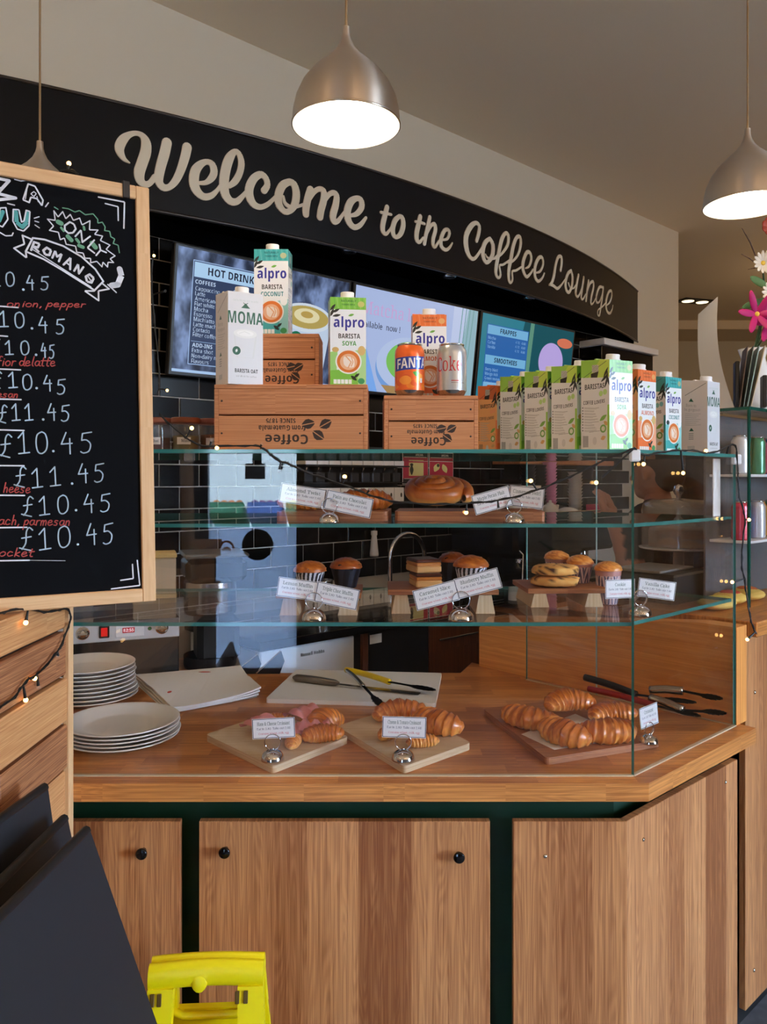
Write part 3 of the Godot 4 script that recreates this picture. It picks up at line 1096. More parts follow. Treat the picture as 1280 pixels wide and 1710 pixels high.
# ---------------------------------------------------------------- plank partition on the left
func partition() -> void:
	var o := thing("plank_partition", "partition clad in reclaimed pine planks at the left edge", "partition", Vector3.ZERO)
	var b := MB.new()
	b.box(plan(-0.715, 0.65, 0.9), Vector3(0.10, 1.30, 1.38), 0.0)
	part("core", b, M.black_paint, o)
	var pitch := 0.095
	var r := RandomNumberGenerator.new()
	r.seed = 5
	for k in 14:
		var h := 1.2425 - (k - 0.5) * pitch
		if k == 0: h = 1.276
		var z1 := 1.592
		var hh := pitch - 0.007 if k > 0 else 0.062
		if k == 0: h = 1.277
		var first := true
		var cuts: Array = [[0.8, 0.2], [0.72, 0.3], [0.62, 0.2], [1.31, 0.7], [1.40, 0.82], [1.1, 0.35]][k % 6]
		var ends: Array = [z1] + cuts
		for j in ends.size() - 1:
			var a: float = ends[j]
			var z0: float = ends[j + 1] + 0.003
			b = MB.new()
			b.uvo = Vector2(r.randf() * 3.0, r.randf() * 3.0)
			var dx := r.randf_range(-0.003, 0.003)
			b.box(plan(-0.658 + dx, h, (a + z0) / 2), Vector3(0.018, hh, a - z0), 0.0025, 2)
			part("plank", b, [M.pine, M.pine_dark, M.pine, M.pine_dark][(k + j) % 4] if k < 2 else (M.pine if r.randf() < 0.75 else M.pine_dark), o)
	b = MB.new()
	b.box(plan(-0.648, 0.65, 1.601), Vector3(0.014, 1.29, 0.022), 0.002, 1)
	part("corner_post", b, M.frame_wood, o)
	b = MB.new()
	b.box(plan(-0.70, 1.305, 0.9), Vector3(0.11, 0.012, 1.40), 0.001, 2)
	part("top_cap", b, M.pine, o)

# ---------------------------------------------------------------- chalkboard
const DIGITS := {
	"0": [[0.5, 1, 0.18, 0.85, 0.1, 0.45, 0.22, 0.08, 0.5, 0, 0.8, 0.18, 0.88, 0.55, 0.75, 0.9, 0.5, 1]],
	"1": [[0.1, 0.72, 0.45, 1.0], [0.45, 1.0, 0.5, 0.04], [0.12, 0.0, 0.85, 0.06]],
	"4": [[0.42, 1.0, 0.1, 0.45], [0.1, 0.45, 0.82, 0.5], [0.66, 0.72, 0.68, 0.0]],
	"5": [[0.9, 1.0, 0.28, 0.92], [0.28, 0.92, 0.22, 0.6], [0.22, 0.6, 0.55, 0.62, 0.82, 0.42, 0.7, 0.1, 0.35, 0.0, 0.15, 0.06]],
	"£": [[0.9, 0.88, 0.68, 1.0, 0.5, 0.8, 0.45, 0.3, 0.2, 0.02], [0.05, 0.08, 0.35, 0.02, 0.75, -0.05], [0.2, 0.52, 0.8, 0.58]],
	"a": [[0.45, 0.5, 0.2, 0.52, 0.06, 0.25, 0.18, 0.02, 0.38, 0.12, 0.48, 0.5], [0.48, 0.5, 0.46, 0.1, 0.6, 0.04]],
	"c": [[0.45, 0.45, 0.25, 0.55, 0.08, 0.28, 0.2, 0.02, 0.48, 0.1]], "d": [[0.45, 0.45, 0.2, 0.52, 0.06, 0.25, 0.2, 0.02, 0.42, 0.2, 0.55, 1.0], [0.5, 0.6, 0.46, 0.1, 0.58, 0.02]],
	"e": [[0.08, 0.26, 0.4, 0.34, 0.38, 0.52, 0.18, 0.5, 0.06, 0.22, 0.2, 0.0, 0.5, 0.12]], "f": [[0.5, 0.95, 0.32, 0.98, 0.24, 0.5, 0.18, -0.2], [0.06, 0.52, 0.42, 0.55]],
	"h": [[0.2, 1.0, 0.1, 0.0], [0.12, 0.3, 0.3, 0.52, 0.42, 0.4, 0.4, 0.0]], "i": [[0.2, 0.5, 0.16, 0.0], [0.24, 0.7, 0.25, 0.72]], "k": [[0.2, 1.0, 0.1, 0.0], [0.45, 0.5, 0.15, 0.25, 0.45, 0.0]],
	"l": [[0.24, 1.0, 0.14, 0.2, 0.24, 0.0]], "m": [[0.12, 0.5, 0.08, 0.0], [0.1, 0.3, 0.24, 0.52, 0.32, 0.4, 0.3, 0.0], [0.32, 0.3, 0.46, 0.52, 0.56, 0.4, 0.54, 0.0]],
	"n": [[0.12, 0.5, 0.08, 0.0], [0.1, 0.3, 0.28, 0.52, 0.4, 0.4, 0.38, 0.0]], "o": [[0.28, 0.52, 0.08, 0.35, 0.1, 0.08, 0.28, 0.0, 0.46, 0.15, 0.46, 0.42, 0.28, 0.52]],
	"p": [[0.16, 0.5, 0.04, -0.45], [0.14, 0.35, 0.34, 0.54, 0.48, 0.36, 0.36, 0.06, 0.12, 0.08]], "r": [[0.14, 0.5, 0.1, 0.0], [0.12, 0.3, 0.26, 0.5, 0.42, 0.5]],
	"s": [[0.42, 0.48, 0.2, 0.52, 0.14, 0.36, 0.36, 0.22, 0.3, 0.02, 0.08, 0.04]], "t": [[0.26, 0.9, 0.18, 0.1, 0.36, 0.02], [0.06, 0.56, 0.46, 0.6]], ",": [[0.16, 0.06, 0.08, -0.16]],
}

func glyph(b: MB, ch: String, u: float, v: float, w: float, h: float, pen: float, put: Callable, slant := 0.0) -> void:
	for st in DIGITS[ch]:
		var flat := []
		for k in range(0, st.size(), 2):
			flat.append_array([u + (st[k] + (st[k + 1]) * slant) * w, v + st[k + 1] * h, pen])
		b.stroke(smooth(flat, 1.0, 4), put, 0.0006)

func chalkboard() -> void:
	var br := at(260, 1003, 1.5)
	var r := Vector3(0.869, 0, -0.495).normalized()
	var up := Vector3(-0.01744, 0.99985, 0)
	var nn := r.cross(up).normalized()
	var o := thing("chalkboard", "pine framed chalkboard menu with handwritten prices, standing on the plank partition", "chalkboard", br, 0.0)
	o.basis = Basis(r, up, nn)
	var h := 0.794
	var w := 0.60
	var fw := 0.025
	var b := MB.new()
	b.box(Vector3(-w / 2, h / 2, -0.006), Vector3(w - 0.02, h - 0.02, 0.006))
	part("slate", b, M.slate, o)
	for q in [[Vector3(-fw / 2, h / 2, -0.006), Vector3(fw, h, 0.02), 1], [Vector3(-w + fw / 2, h / 2, -0.006), Vector3(fw, h, 0.02), 1], [Vector3(-w / 2, fw / 2, -0.006), Vector3(w - 2 * fw, fw, 0.02), 0], [Vector3(-w / 2, h - fw / 2, -0.006), Vector3(w - 2 * fw, fw, 0.02), 0]]:
		b = MB.new()
		b.box(q[0], q[1], 0.0015, q[2])
		part("frame_rail", b, M.frame_wood, o)
	var face := -0.003
	var put := func(u: float, v: float, t: float) -> Vector3: return Vector3(u, v, face + t)
	for set in [[CHALK_TEAL, "chalk_teal"], [CHALK_GREEN, "chalk_green"], [CHALK_WHITE, "chalk_white"]]:
		b = MB.new()
		for st in set[0]:
			var flat := []
			for k in range(1, st.size(), 2):
				flat.append_array([st[k], st[k + 1], st[0]])
			var pts := []
			for k in range(0, flat.size(), 3):
				pts.append(Vector3(flat[k], flat[k + 1], flat[k + 2]) * 0.001)
			b = MB.new()
			b.stroke(pts, put, 0.0004 if set[1] != "chalk_white" else 0.0006)
			part("chalk_stroke", b, M[set[1]], o)
	for line in PRICES:
		b = MB.new()
		var s: float = line[0] * 0.001
		for k in range(1, line.size(), 3):
			var u: float = line[k + 1] * 0.001
			var v: float = line[k + 2] * 0.001
			if line[k] == ".":
				b.disc(Vector2(u, v), 0.0022, put, 0.0006, 0.0)
			else:
				var gap: float = s
				for j in range(1, line.size(), 3):
					if j != k: gap = minf(gap, absf(line[j + 1] * 0.001 - u) * (1.6 if line[j] == "." else 1.0))
				var gw := minf(s * 0.66, gap * 0.82)
				glyph(b, line[k], u - gw * 0.5, v - s * 0.5, gw, s, 0.0023, put)
		part("price", b, M.chalk_blue, o)
	for nt in NOTES:
		b = MB.new()
		var txt: String = nt[0]
		var widths := []
		var total := 0.0
		for ch in txt:
			var cw: float = {"i": 0.32, "l": 0.34, "m": 0.68, ",": 0.25, " ": 0.3, "f": 0.46, "r": 0.44, "t": 0.46}.get(ch, 0.56)
			widths.append(cw)
			total += cw
		var u: float = nt[1] * 0.001
		var per: float = (nt[2] - nt[1]) * 0.001 / total
		var size: float = nt[5] * 0.001
		var k := 0
		for ch in txt:
			if ch != " ":
				glyph(b, ch, u, lerpf(nt[3], nt[4], k / float(txt.length())) * 0.001 - size * 0.3, per, size, 0.0018, put, 0.12)
			u += widths[k] * per
			k += 1
		part("note", b, M.chalk_red, o)
	b = MB.new()
	b.box(Vector3(-0.043, h - 0.012, 0.0055), Vector3(0.013, 0.032, 0.004), 0.001)
	b.box(Vector3(-0.043, h + 0.003, -0.004), Vector3(0.013, 0.004, 0.022), 0.001)
	part("clip", b, M.black_plastic, o)

# ---------------------------------------------------------------- lamps
func pendants() -> void:
	var spots := [[-0.0775, 1.62, "brushed steel pendant lamp hanging in the middle, over the case"], [0.977, 2.09, "brushed steel pendant lamp hanging at the right edge"], [-0.86, 1.95, "brushed steel pendant lamp mostly hidden behind the chalkboard"]]
	var prof := [[0.006, 0.205], [0.008, 0.205], [0.0085, 0.19], [0.011, 0.178], [0.018, 0.163], [0.032, 0.146], [0.052, 0.128], [0.074, 0.106], [0.092, 0.082], [0.104, 0.056], [0.110, 0.03], [0.1125, 0.0]]
	for k in 3:
		var q: Array = spots[k]
		var o := thing("pendant_lamp", q[2], "lamp", plan(q[0], [2.285, 2.285, 2.19][k], q[1]), 0.0, "steel pendant lamps")
		var b := MB.new()
		var outer := []
		for p in prof:
			outer.append(Vector2(p[0], p[1]))
		b.lathe(outer, 48, Vector3.ZERO, 0)
		part("shade", b, M.brushed, o)
		b = MB.new()
		var inner := []
		for p in prof.slice(4):
			inner.append(Vector2(p[0] - 0.0015, p[1] - 0.001))
		b.lathe(inner, 48, Vector3.ZERO, 0)
		part("shade_lining", b, M.white_enamel, o)
		b = MB.new()
		b.lathe([Vector2(0.111, -0.001), Vector2(0.1135, -0.001), Vector2(0.1135, 0.003), Vector2(0.111, 0.003), Vector2(0.111, -0.001)], 48)
		part("rim", b, M.brushed, o)
		b = MB.new()
		var top := 3.35 - o.position.y
		b.tube([Vector3(0, 0.2, 0), Vector3(0, top - 0.01, 0)], 0.0028, 8)
		part("cable", b, mat("brass_cable", rgb(150, 122, 84), 0.5), o)
		b = MB.new()
		b.lathe([Vector2(0, 0.0), Vector2(0.045, 0.0), Vector2(0.045, -0.016), Vector2(0.03, -0.024), Vector2(0, -0.024)], 24, Vector3(0, top, 0))
		part("ceiling_rose", b, M.brushed, o)
		b = MB.new()
		b.ball(Vector3(0, 0.055, 0), Vector3(0.042, 0.046, 0.042), 20, 12)
		part("bulb", b, mat("bulb_glow", rgb(255, 250, 240), 0.5, 0.0, {"emission_enabled": true, "emission": rgb(255, 236, 205), "emission_energy_multiplier": 20.0}), o)
		var l := OmniLight3D.new()
		l.name = "lamp_light"
		l.position = Vector3(0, 0.055, 0)
		l.light_color = rgb(255, 226, 186)
		l.light_energy = PENDANT
		l.light_size = 0.042
		l.omni_range = 12.0
		l.omni_attenuation = 2.0
		l.shadow_enabled = true
		o.add_child(l)

const PENDANT := 0.1
const GLOBE := 0.55

# opal globes over the seating area, behind and beside the camera
func globes() -> void:
	var spots := [[0.9, -0.9, "near the street door"], [2.9, -0.2, "beside the side window"], [-1.6, -0.6, "near the left wall"], [2.3, -1.6, "over the seats by the front wall"], [3.7, 3.7, "over the seats right of the counter"], [4.2, 6.2, "over the far seats"]]
	for q in spots:
		var o := thing("globe_lamp", "opal globe ceiling lamp " + q[2] + ", out of the picture", "lamp", plan(q[0], 2.62, q[1]), 0.0, "opal globe lamps over the seats")
		var b := MB.new()
		b.ball(Vector3(0, 0, 0), Vector3.ONE * 0.13, 28, 18)
		part("globe", b, mat("globe_glow", rgb(255, 244, 226), 0.4, 0.0, {"emission_enabled": true, "emission": rgb(255, 214, 160), "emission_energy_multiplier": 6.0}), o)
		b = MB.new()
		b.tube([Vector3(0, 0.13, 0), Vector3(0, 0.72, 0)], 0.004, 8)
		part("cable", b, M.black_plastic, o)
		b = MB.new()
		b.lathe([Vector2(0, 0.73), Vector2(0.05, 0.73), Vector2(0.045, 0.70), Vector2(0, 0.70)], 20)
		part("ceiling_rose", b, M.black_plastic, o)
		var l := OmniLight3D.new()
		l.name = "lamp_light"
		l.light_color = rgb(255, 216, 168)
		l.light_energy = GLOBE
		l.light_size = 0.13
		l.omni_range = 14.0
		l.omni_attenuation = 2.0
		l.shadow_enabled = true
		o.add_child(l)

# ---------------------------------------------------------------- screens
func screens() -> void:
	var labels := ["wall screen showing the hot drinks menu, leftmost of three", "wall screen showing a matcha latte advert, middle of three", "wall screen showing the frappes and smoothies menu, right of three"]
	var starts := [0.565, 1.42, 2.275]
	for k in 3:
		var o := thing("menu_screen", labels[k], "screen", wallp(starts[k] + 0.415, 1.945, 0.075), TURN, "menu screens on the tiled wall")
		o.rotation.x = 0.0
		var tilt := Basis(Vector3.RIGHT, 0.12)
		var b := MB.new()
		b.x = Transform3D(tilt, Vector3.ZERO)
		b.box(Vector3(0, 0.235, -0.012), Vector3(0.842, 0.485, 0.03), 0.004)
		part("casing", b, M.black_plastic, o)
		b = MB.new()
		b.x = Transform3D(tilt, Vector3.ZERO)
		b.face([Vector3(-0.408, 0.008, 0.0036), Vector3(0.408, 0.008, 0.0036), Vector3(0.408, 0.466, 0.0036), Vector3(-0.408, 0.466, 0.0036)], Vector3(0, 0.2, -1), [Vector2(0, 1), Vector2(1, 1), Vector2(1, 0), Vector2(0, 0)])
		var m := mat("screen_glow_%d" % k, rgb(10, 10, 12), 0.2, 0.0, {"emission_enabled": true, "emission": Color.BLACK, "emission_energy_multiplier": SCREEN})
		m.emission_texture = ImageTexture.create_from_image([screen_hot(), screen_matcha(), screen_frappe()][k])
		part("display", b, m, o)
		b = MB.new()
		b.box(Vector3(0, 0.24, -0.046), Vector3(0.2, 0.2, 0.05), 0.004)
		part("bracket", b, M.black_plastic, o)

const SCREEN := 1.25

func screen_hot() -> Image:
	var c := Cv.new(768, 432, rgb(42, 56, 84))
	var f := noise(77, 0.007, 4)
	for x in range(0, 768, 3):
		for y in range(0, 432, 3):
			var v := f.get_noise_2d(x * 1.4, y * 0.8)
			var k := clampf(absf(v) * 2.6, 0, 1)
			c.rect(x, y, 3, 3, rgb(34, 42, 62).lerp(rgb(128, 150, 196), clampf(0.5 + v * 1.3, 0, 1)))
	c.rect(60, 36, 330, 366, rgb(170, 200, 240))
	c.rect(63, 39, 324, 360, rgb(46, 62, 96))
	c.rect(66, 42, 318, 52, rgb(178, 214, 248))
	c.text("HOT DRINKS", 225, 68, 38, rgb(26, 32, 50), font_bold, 0.5, 0.95)
	var w := rgb(206, 226, 250)
	c.text("COFFEES", 72, 110, 20, w, font_bold)
	c.text("SMALL    REG    LRG", 228, 122, 16, w, font_bold)
	var y := 134
	for s in ["Cappuccino", "Latte", "Americano", "Flat white", "Mocha", "Espresso", "Machiatto", "Latte machiatto", "Cortado", "Filter coffee"]:
		c.text(s, 74, y, 19, w, font_plain)
		c.text("3.10    3.40    3.70", 232, y, 15, w, font_plain)
		y += 18
	c.rect(68, 318, 316, 2, rgb(150, 180, 220))
	c.text("ADD-INS", 74, 332, 20, w, font_bold)
	c.text("Extra shot", 74, 352, 19, w, font_plain)
	c.text("Non-dairy milk options", 74, 371, 19, w, font_plain)
	c.text("Flavours", 74, 390, 19, w, font_plain)
	# latte picture on the right
	c.ell(560, 260, 150, 150, rgb(70, 80, 110))
	c.poly(PackedVector2Array([Vector2(440, 170), Vector2(690, 170), Vector2(660, 380), Vector2(480, 380)]), rgb(196, 214, 236))
	c.ell(565, 170, 126, 56, rgb(214, 226, 240))
	c.ell(565, 168, 108, 44, rgb(186, 164, 90))
	c.ell(565, 162, 62, 28, rgb(232, 222, 176))
	c.ell(565, 158, 30, 13, rgb(190, 160, 84))
	c.ell(520, 262, 34, 34, rgb(24, 110, 80))
	c.text("LATTE", 520, 262, 18, w, font_bold, 0.5)
	c.rect(0, 422, 768, 10, rgb(176, 206, 246))
	return c.im

func screen_matcha() -> Image:
	var c := Cv.new(768, 432, rgb(176, 194, 236))
	c.rect(620, 0, 148, 432, rgb(150, 188, 200))
	c.poly(PackedVector2Array([Vector2(600, 0), Vector2(700, 0), Vector2(640, 432), Vector2(590, 432)]), rgb(196, 210, 244))
	c.poly(PackedVector2Array([Vector2(0, 250), Vector2(80, 250), Vector2(160, 432), Vector2(0, 432)]), rgb(126, 176, 246))
	c.text("Matcha latte", 40, 84, 74, rgb(206, 172, 222), font_serif, 0.0, 0.95)
	c.text("Available  now !", 20, 154, 34, rgb(28, 34, 52), font_plain, 0.0, 1.05)
	c.ell(340, 320, 200, 130, rgb(120, 164, 226))
	c.ell(340, 300, 196, 120, rgb(186, 204, 240))
	c.ell(350, 290, 150, 92, rgb(126, 198, 96))
	c.ell(360, 280, 80, 46, rgb(196, 226, 160))
	c.poly(PackedVector2Array([Vector2(180, 400), Vector2(520, 400), Vector2(480, 432), Vector2(220, 432)]), rgb(176, 140, 90))
	for k in 4:
		c.line([Vector2(660 + k * 26, 0), Vector2(650 + k * 24, 220), Vector2(600 + k * 20, 432)], 6, rgb(120, 168, 170))
	return c.im

func screen_frappe() -> Image:
	var c := Cv.new(768, 432, rgb(20, 84, 96))
	c.poly(PackedVector2Array([Vector2(0, 0), Vector2(330, 0), Vector2(230, 432), Vector2(0, 432)]), rgb(46, 130, 150))
	c.poly(PackedVector2Array([Vector2(380, 0), Vector2(412, 0), Vector2(390, 432), Vector2(350, 432)]), rgb(96, 150, 130))
	c.rect(40, 46, 330, 350, rgb(44, 104, 176))
	for q in [[50, "FRAPPES"], [196, "SMOOTHIES"], [330, ""]]:
		c.rect(46, q[0], 318, 44, rgb(120, 184, 226))
		if q[1]: c.text(q[1], 205, q[0] + 22, 32, rgb(18, 36, 60), font_bold, 0.5)
	var w := rgb(150, 196, 240)
	var y := 112
	for s in ["Mocha", "Coffee", "Vanilla", "", "", "", "", "Berry blast", "Mango kick", "Green reviver", "Strawberry"]:
		if s:
			c.text(s, 54, y, 20, w, font_plain)
			if y < 200:
				c.text("4.10   4.60", 350, y, 18, w, font_plain, 1.0)
		y += 22
	c.poly(PackedVector2Array([Vector2(480, 180), Vector2(680, 180), Vector2(650, 432), Vector2(520, 432)]), rgb(176, 160, 226))
	c.ell(580, 180, 108, 100, rgb(190, 170, 232))
	c.ell(690, 70, 70, 26, rgb(220, 120, 90))
	return c.im

# ---------------------------------------------------------------- crates, cartons and cans on the top shelf
func crate_print(w: int, h: int, sd: int) -> Image:
	var c := Cv.new(w, h, Color.WHITE)
	c.im = wood(w, h, rgb(214, 150, 100), rgb(164, 98, 56), 0, sd, 0.0, 0, 0.35)
	c.im.rotate_90(CLOCKWISE)
	c.im.resize(w, h)
	var k := rgb(46, 30, 22)
	# the crates stand upside down, so their stencil does too
	c.text("Coffee", w * 0.47, h * 0.70, int(h * 0.40), k, font_bold, 0.5, 1.1, 0.0, true)
	c.text("from Guatemala", w * 0.44, h * 0.36, int(h * 0.22), k, font_bold, 0.5, 0.85, 0.0, true)
	c.text("SINCE 1875", w * 0.43, h * 0.14, int(h * 0.19), k, font_bold, 0.5, 0.95, 0.0, true)
	for q in [[0.62, 0.24, -0.2], [0.74, 0.24, -0.5], [0.69, 0.58, 0.6]]:
		c.leaf(w * q[0], h * q[1], h * 0.21, h * 0.17, q[2], k)
		var a: float = q[2]
		var d := Vector2(cos(a), sin(a)) * h * 0.2
		c.line([Vector2(w * q[0], h * q[1]) - d, Vector2(w * q[0], h * q[1]) + d], maxf(1.5, h * 0.03), rgb(190, 128, 82))
	return c.im

func crate(label: String, where: Vector3, size: Vector3, turn: float, sd: int) -> void:
	var o := thing("wooden_crate", label, "crate", where, turn, "upturned coffee crates on the top glass shelf")
	var th := 0.009
	var hw := size.x / 2
	var hd := size.z / 2
	var split := size.y * 0.53
	var b := MB.new()
	b.box(Vector3(0, split / 2 - 0.0005, hd - th / 2), Vector3(size.x - 2 * th, split - 0.002, th), 0.001, 0)
	part("plank", b, M.crate_wood, o)
	b = MB.new()
	var y1 := split - 0.001
	b.face([Vector3(-hw + th + 0.001, 0.001, hd + 0.0003), Vector3(hw - th - 0.001, 0.001, hd + 0.0003), Vector3(hw - th - 0.001, y1 - 0.001, hd + 0.0003), Vector3(-hw + th + 0.001, y1 - 0.001, hd + 0.0003)], Vector3.ZERO, [Vector2(0, 1), Vector2(1, 1), Vector2(1, 0), Vector2(0, 0)])
	part("stencil", b, tex_mat("crate_print_%d" % sd, crate_print(512, int(512 * split / size.x), sd), 0.7), o, "black stencilled coffee print, upside down")
	b = MB.new()
	b.uvo = Vector2(0.3, 0.7)
	b.box(Vector3(0, (split + size.y - th) / 2 + 0.001, hd - th / 2), Vector3(size.x - 2 * th, size.y - th - split - 0.002, th), 0.001, 0)
	part("plank", b, M.crate_wood, o)
	for sg in [-1, 1]:
		b = MB.new()
		b.uvo = Vector2(0.5 + sg * 0.2, 0.1)
		b.box(Vector3(sg * (hw - th / 2), (size.y - th) / 2, 0), Vector3(th, size.y - th, size.z), 0.001, 2)
		part("end_board", b, M.crate_wood, o)
		for y in [0.25, 0.75]:
			b = MB.new()
			b.x = Transform3D(Basis(Vector3.RIGHT, PI / 2), Vector3(sg * (hw - th * 1.8), size.y * y, hd))
			b.lathe([Vector2(0, 0), Vector2(0.0024, 0), Vector2(0.002, 0.001), Vector2(0, 0.0012)], 8)
			part("nail", b, mat("nail_dark", rgb(60, 50, 44), 0.5, 0.7), o)
	b = MB.new()
	b.box(Vector3(0, (size.y - th) / 2, -hd + th / 2), Vector3(size.x - 2 * th, size.y - th, th), 0.001, 0)
	part("back_board", b, M.crate_wood, o)
	b = MB.new()
	b.uvo = Vector2(0.8, 0.3)
	b.box(Vector3(0, size.y - th / 2 + 0.0005, 0), Vector3(size.x, th, size.z), 0.001, 0)
	part("base_board", b, M.crate_wood, o)

# packs: the front print of each kind
func pack_front(kind: String) -> Image:
	var c := Cv.new(192, 480, rgb(236, 238, 238))
	if kind == "oat":
		c.im.fill(rgb(212, 213, 216))
		var g := rgb(18, 84, 62)
		c.text("OATS FROM THE NORTH", 96, 44, 13, rgb(180, 190, 186), font_plain, 0.5)
		c.poly(PackedVector2Array([Vector2(72, 82), Vector2(120, 82), Vector2(96, 56)]), g)
		c.line([Vector2(84, 54), Vector2(108, 74)], 3, g)
		c.line([Vector2(108, 54), Vector2(84, 74)], 3, g)
		c.text("MOMA", 96, 134, 86, g, font_bold, 0.5, 0.72)
		for k in 3:
			c.line([Vector2(30 + k * 3, 210), Vector2(46 + k * 3, 340), Vector2(140 - k * 3, 340), Vector2(158 - k * 3, 210)], 2, rgb(206, 208, 206))
		c.ell(94, 215, 64, 24, rgb(222, 223, 221))
		c.ell(94, 213, 46, 15, rgb(232, 232, 230))
		c.line([Vector2(60, 216), Vector2(90, 204), Vector2(120, 214)], 2, rgb(204, 206, 204))
		c.ell(46, 306, 22, 22, g)
		c.leaf(46, 306, 10, 7, -1.2, rgb(226, 232, 228))
		c.text("BARISTA OAT", 100, 410, 27, rgb(40, 44, 44), font_bold, 0.5, 0.75)
		c.text("oat drink for coffee", 100, 438, 13, rgb(150, 150, 150), font_plain, 0.5)
		return c.im
	var hue: Color = {"soya": rgb(122, 186, 66), "almond": rgb(226, 112, 52), "coconut": rgb(70, 170, 168)}[kind]
	var deep: Color = {"soya": rgb(70, 150, 60), "almond": rgb(206, 92, 50), "coconut": rgb(18, 120, 124)}[kind]
	c.rect(0, 0, 192, 66, hue)
	for k in 12:
		c.line([Vector2(20 + k * 15, 0), Vector2(28 + k * 15, 62)], 3, hue.lerp(Color.WHITE, 0.25) if k % 2 else hue.lerp(deep, 0.5))
	c.ell(165, 36, 18, 16, hue.lerp(rgb(226, 190, 130), 0.7))
	c.text("NATURALLY", 98, 20, 16, deep.lerp(Color.BLACK, 0.25), font_bold, 0.5, 0.9)
	c.text("FOAMS WELL", 98, 40, 14, deep.lerp(Color.BLACK, 0.25), font_bold, 0.5, 0.85)
	for q in [[14, 56, -0.9], [30, 74, -0.5], [10, 84, -1.2], [34, 100, -0.2]]:
		c.leaf(q[0], q[1], 22, 8, q[2], rgb(30, 36, 34))
	var blue := rgb(38, 40, 140)
	c.text("alpro", 100, 136, 78, blue, font_bold, 0.5, 0.86)
	c.leaf(112, 96, 16, 7, -0.3, rgb(110, 170, 70))
	c.text("BARISTA", 102, 212, 36, rgb(52, 50, 50), font_bold, 0.5, 0.82)
	c.text(kind.to_upper(), 102, 252, 34, deep, font_bold, 0.5, 0.78 if kind == "coconut" else 0.9)
	# cup, nuts and foot
	c.poly(PackedVector2Array([Vector2(0, 300), Vector2(40, 290), Vector2(30, 480), Vector2(0, 480)]), hue.lerp(Color.WHITE, 0.25))
	c.poly(PackedVector2Array([Vector2(0, 400), Vector2(192, 380), Vector2(192, 480), Vector2(0, 480)]), hue)
	c.poly(PackedVector2Array([Vector2(130, 290), Vector2(192, 280), Vector2(192, 480), Vector2(150, 480)]), hue.lerp(Color.WHITE, 0.4))
	c.ell(168, 290, 20, 26, rgb(214, 178, 110) if kind != "coconut" else rgb(240, 242, 240))
	c.ell(28, 286, 18, 14, rgb(206, 170, 104) if kind != "coconut" else rgb(40, 60, 60))
	c.ell(98, 350, 70, 68, rgb(240, 236, 228))
	c.ell(98, 350, 62, 60, rgb(214, 112, 42))
	c.ell(98, 352, 46, 44, rgb(232, 176, 136))
	c.leaf(100, 352, 38, 34, 0.8, rgb(244, 226, 212))
	c.line([Vector2(84, 322), Vector2(112, 352), Vector2(96, 384)], 6, rgb(226, 164, 118))
	c.line([Vector2(112, 322), Vector2(122, 352), Vector2(112, 376)], 5, rgb(226, 164, 118))
	for k in 5:
		c.rect(18 + k * 20, 448, 17, 24, rgb(236, 238, 234))
	c.leaf(126, 440, 20, 10, 0.7, rgb(26, 34, 30))
	c.leaf(142, 426, 18, 8, -0.7, rgb(26, 34, 30))
	c.ell(166, 456, 18, 16, rgb(60, 150, 90))
	return c.im

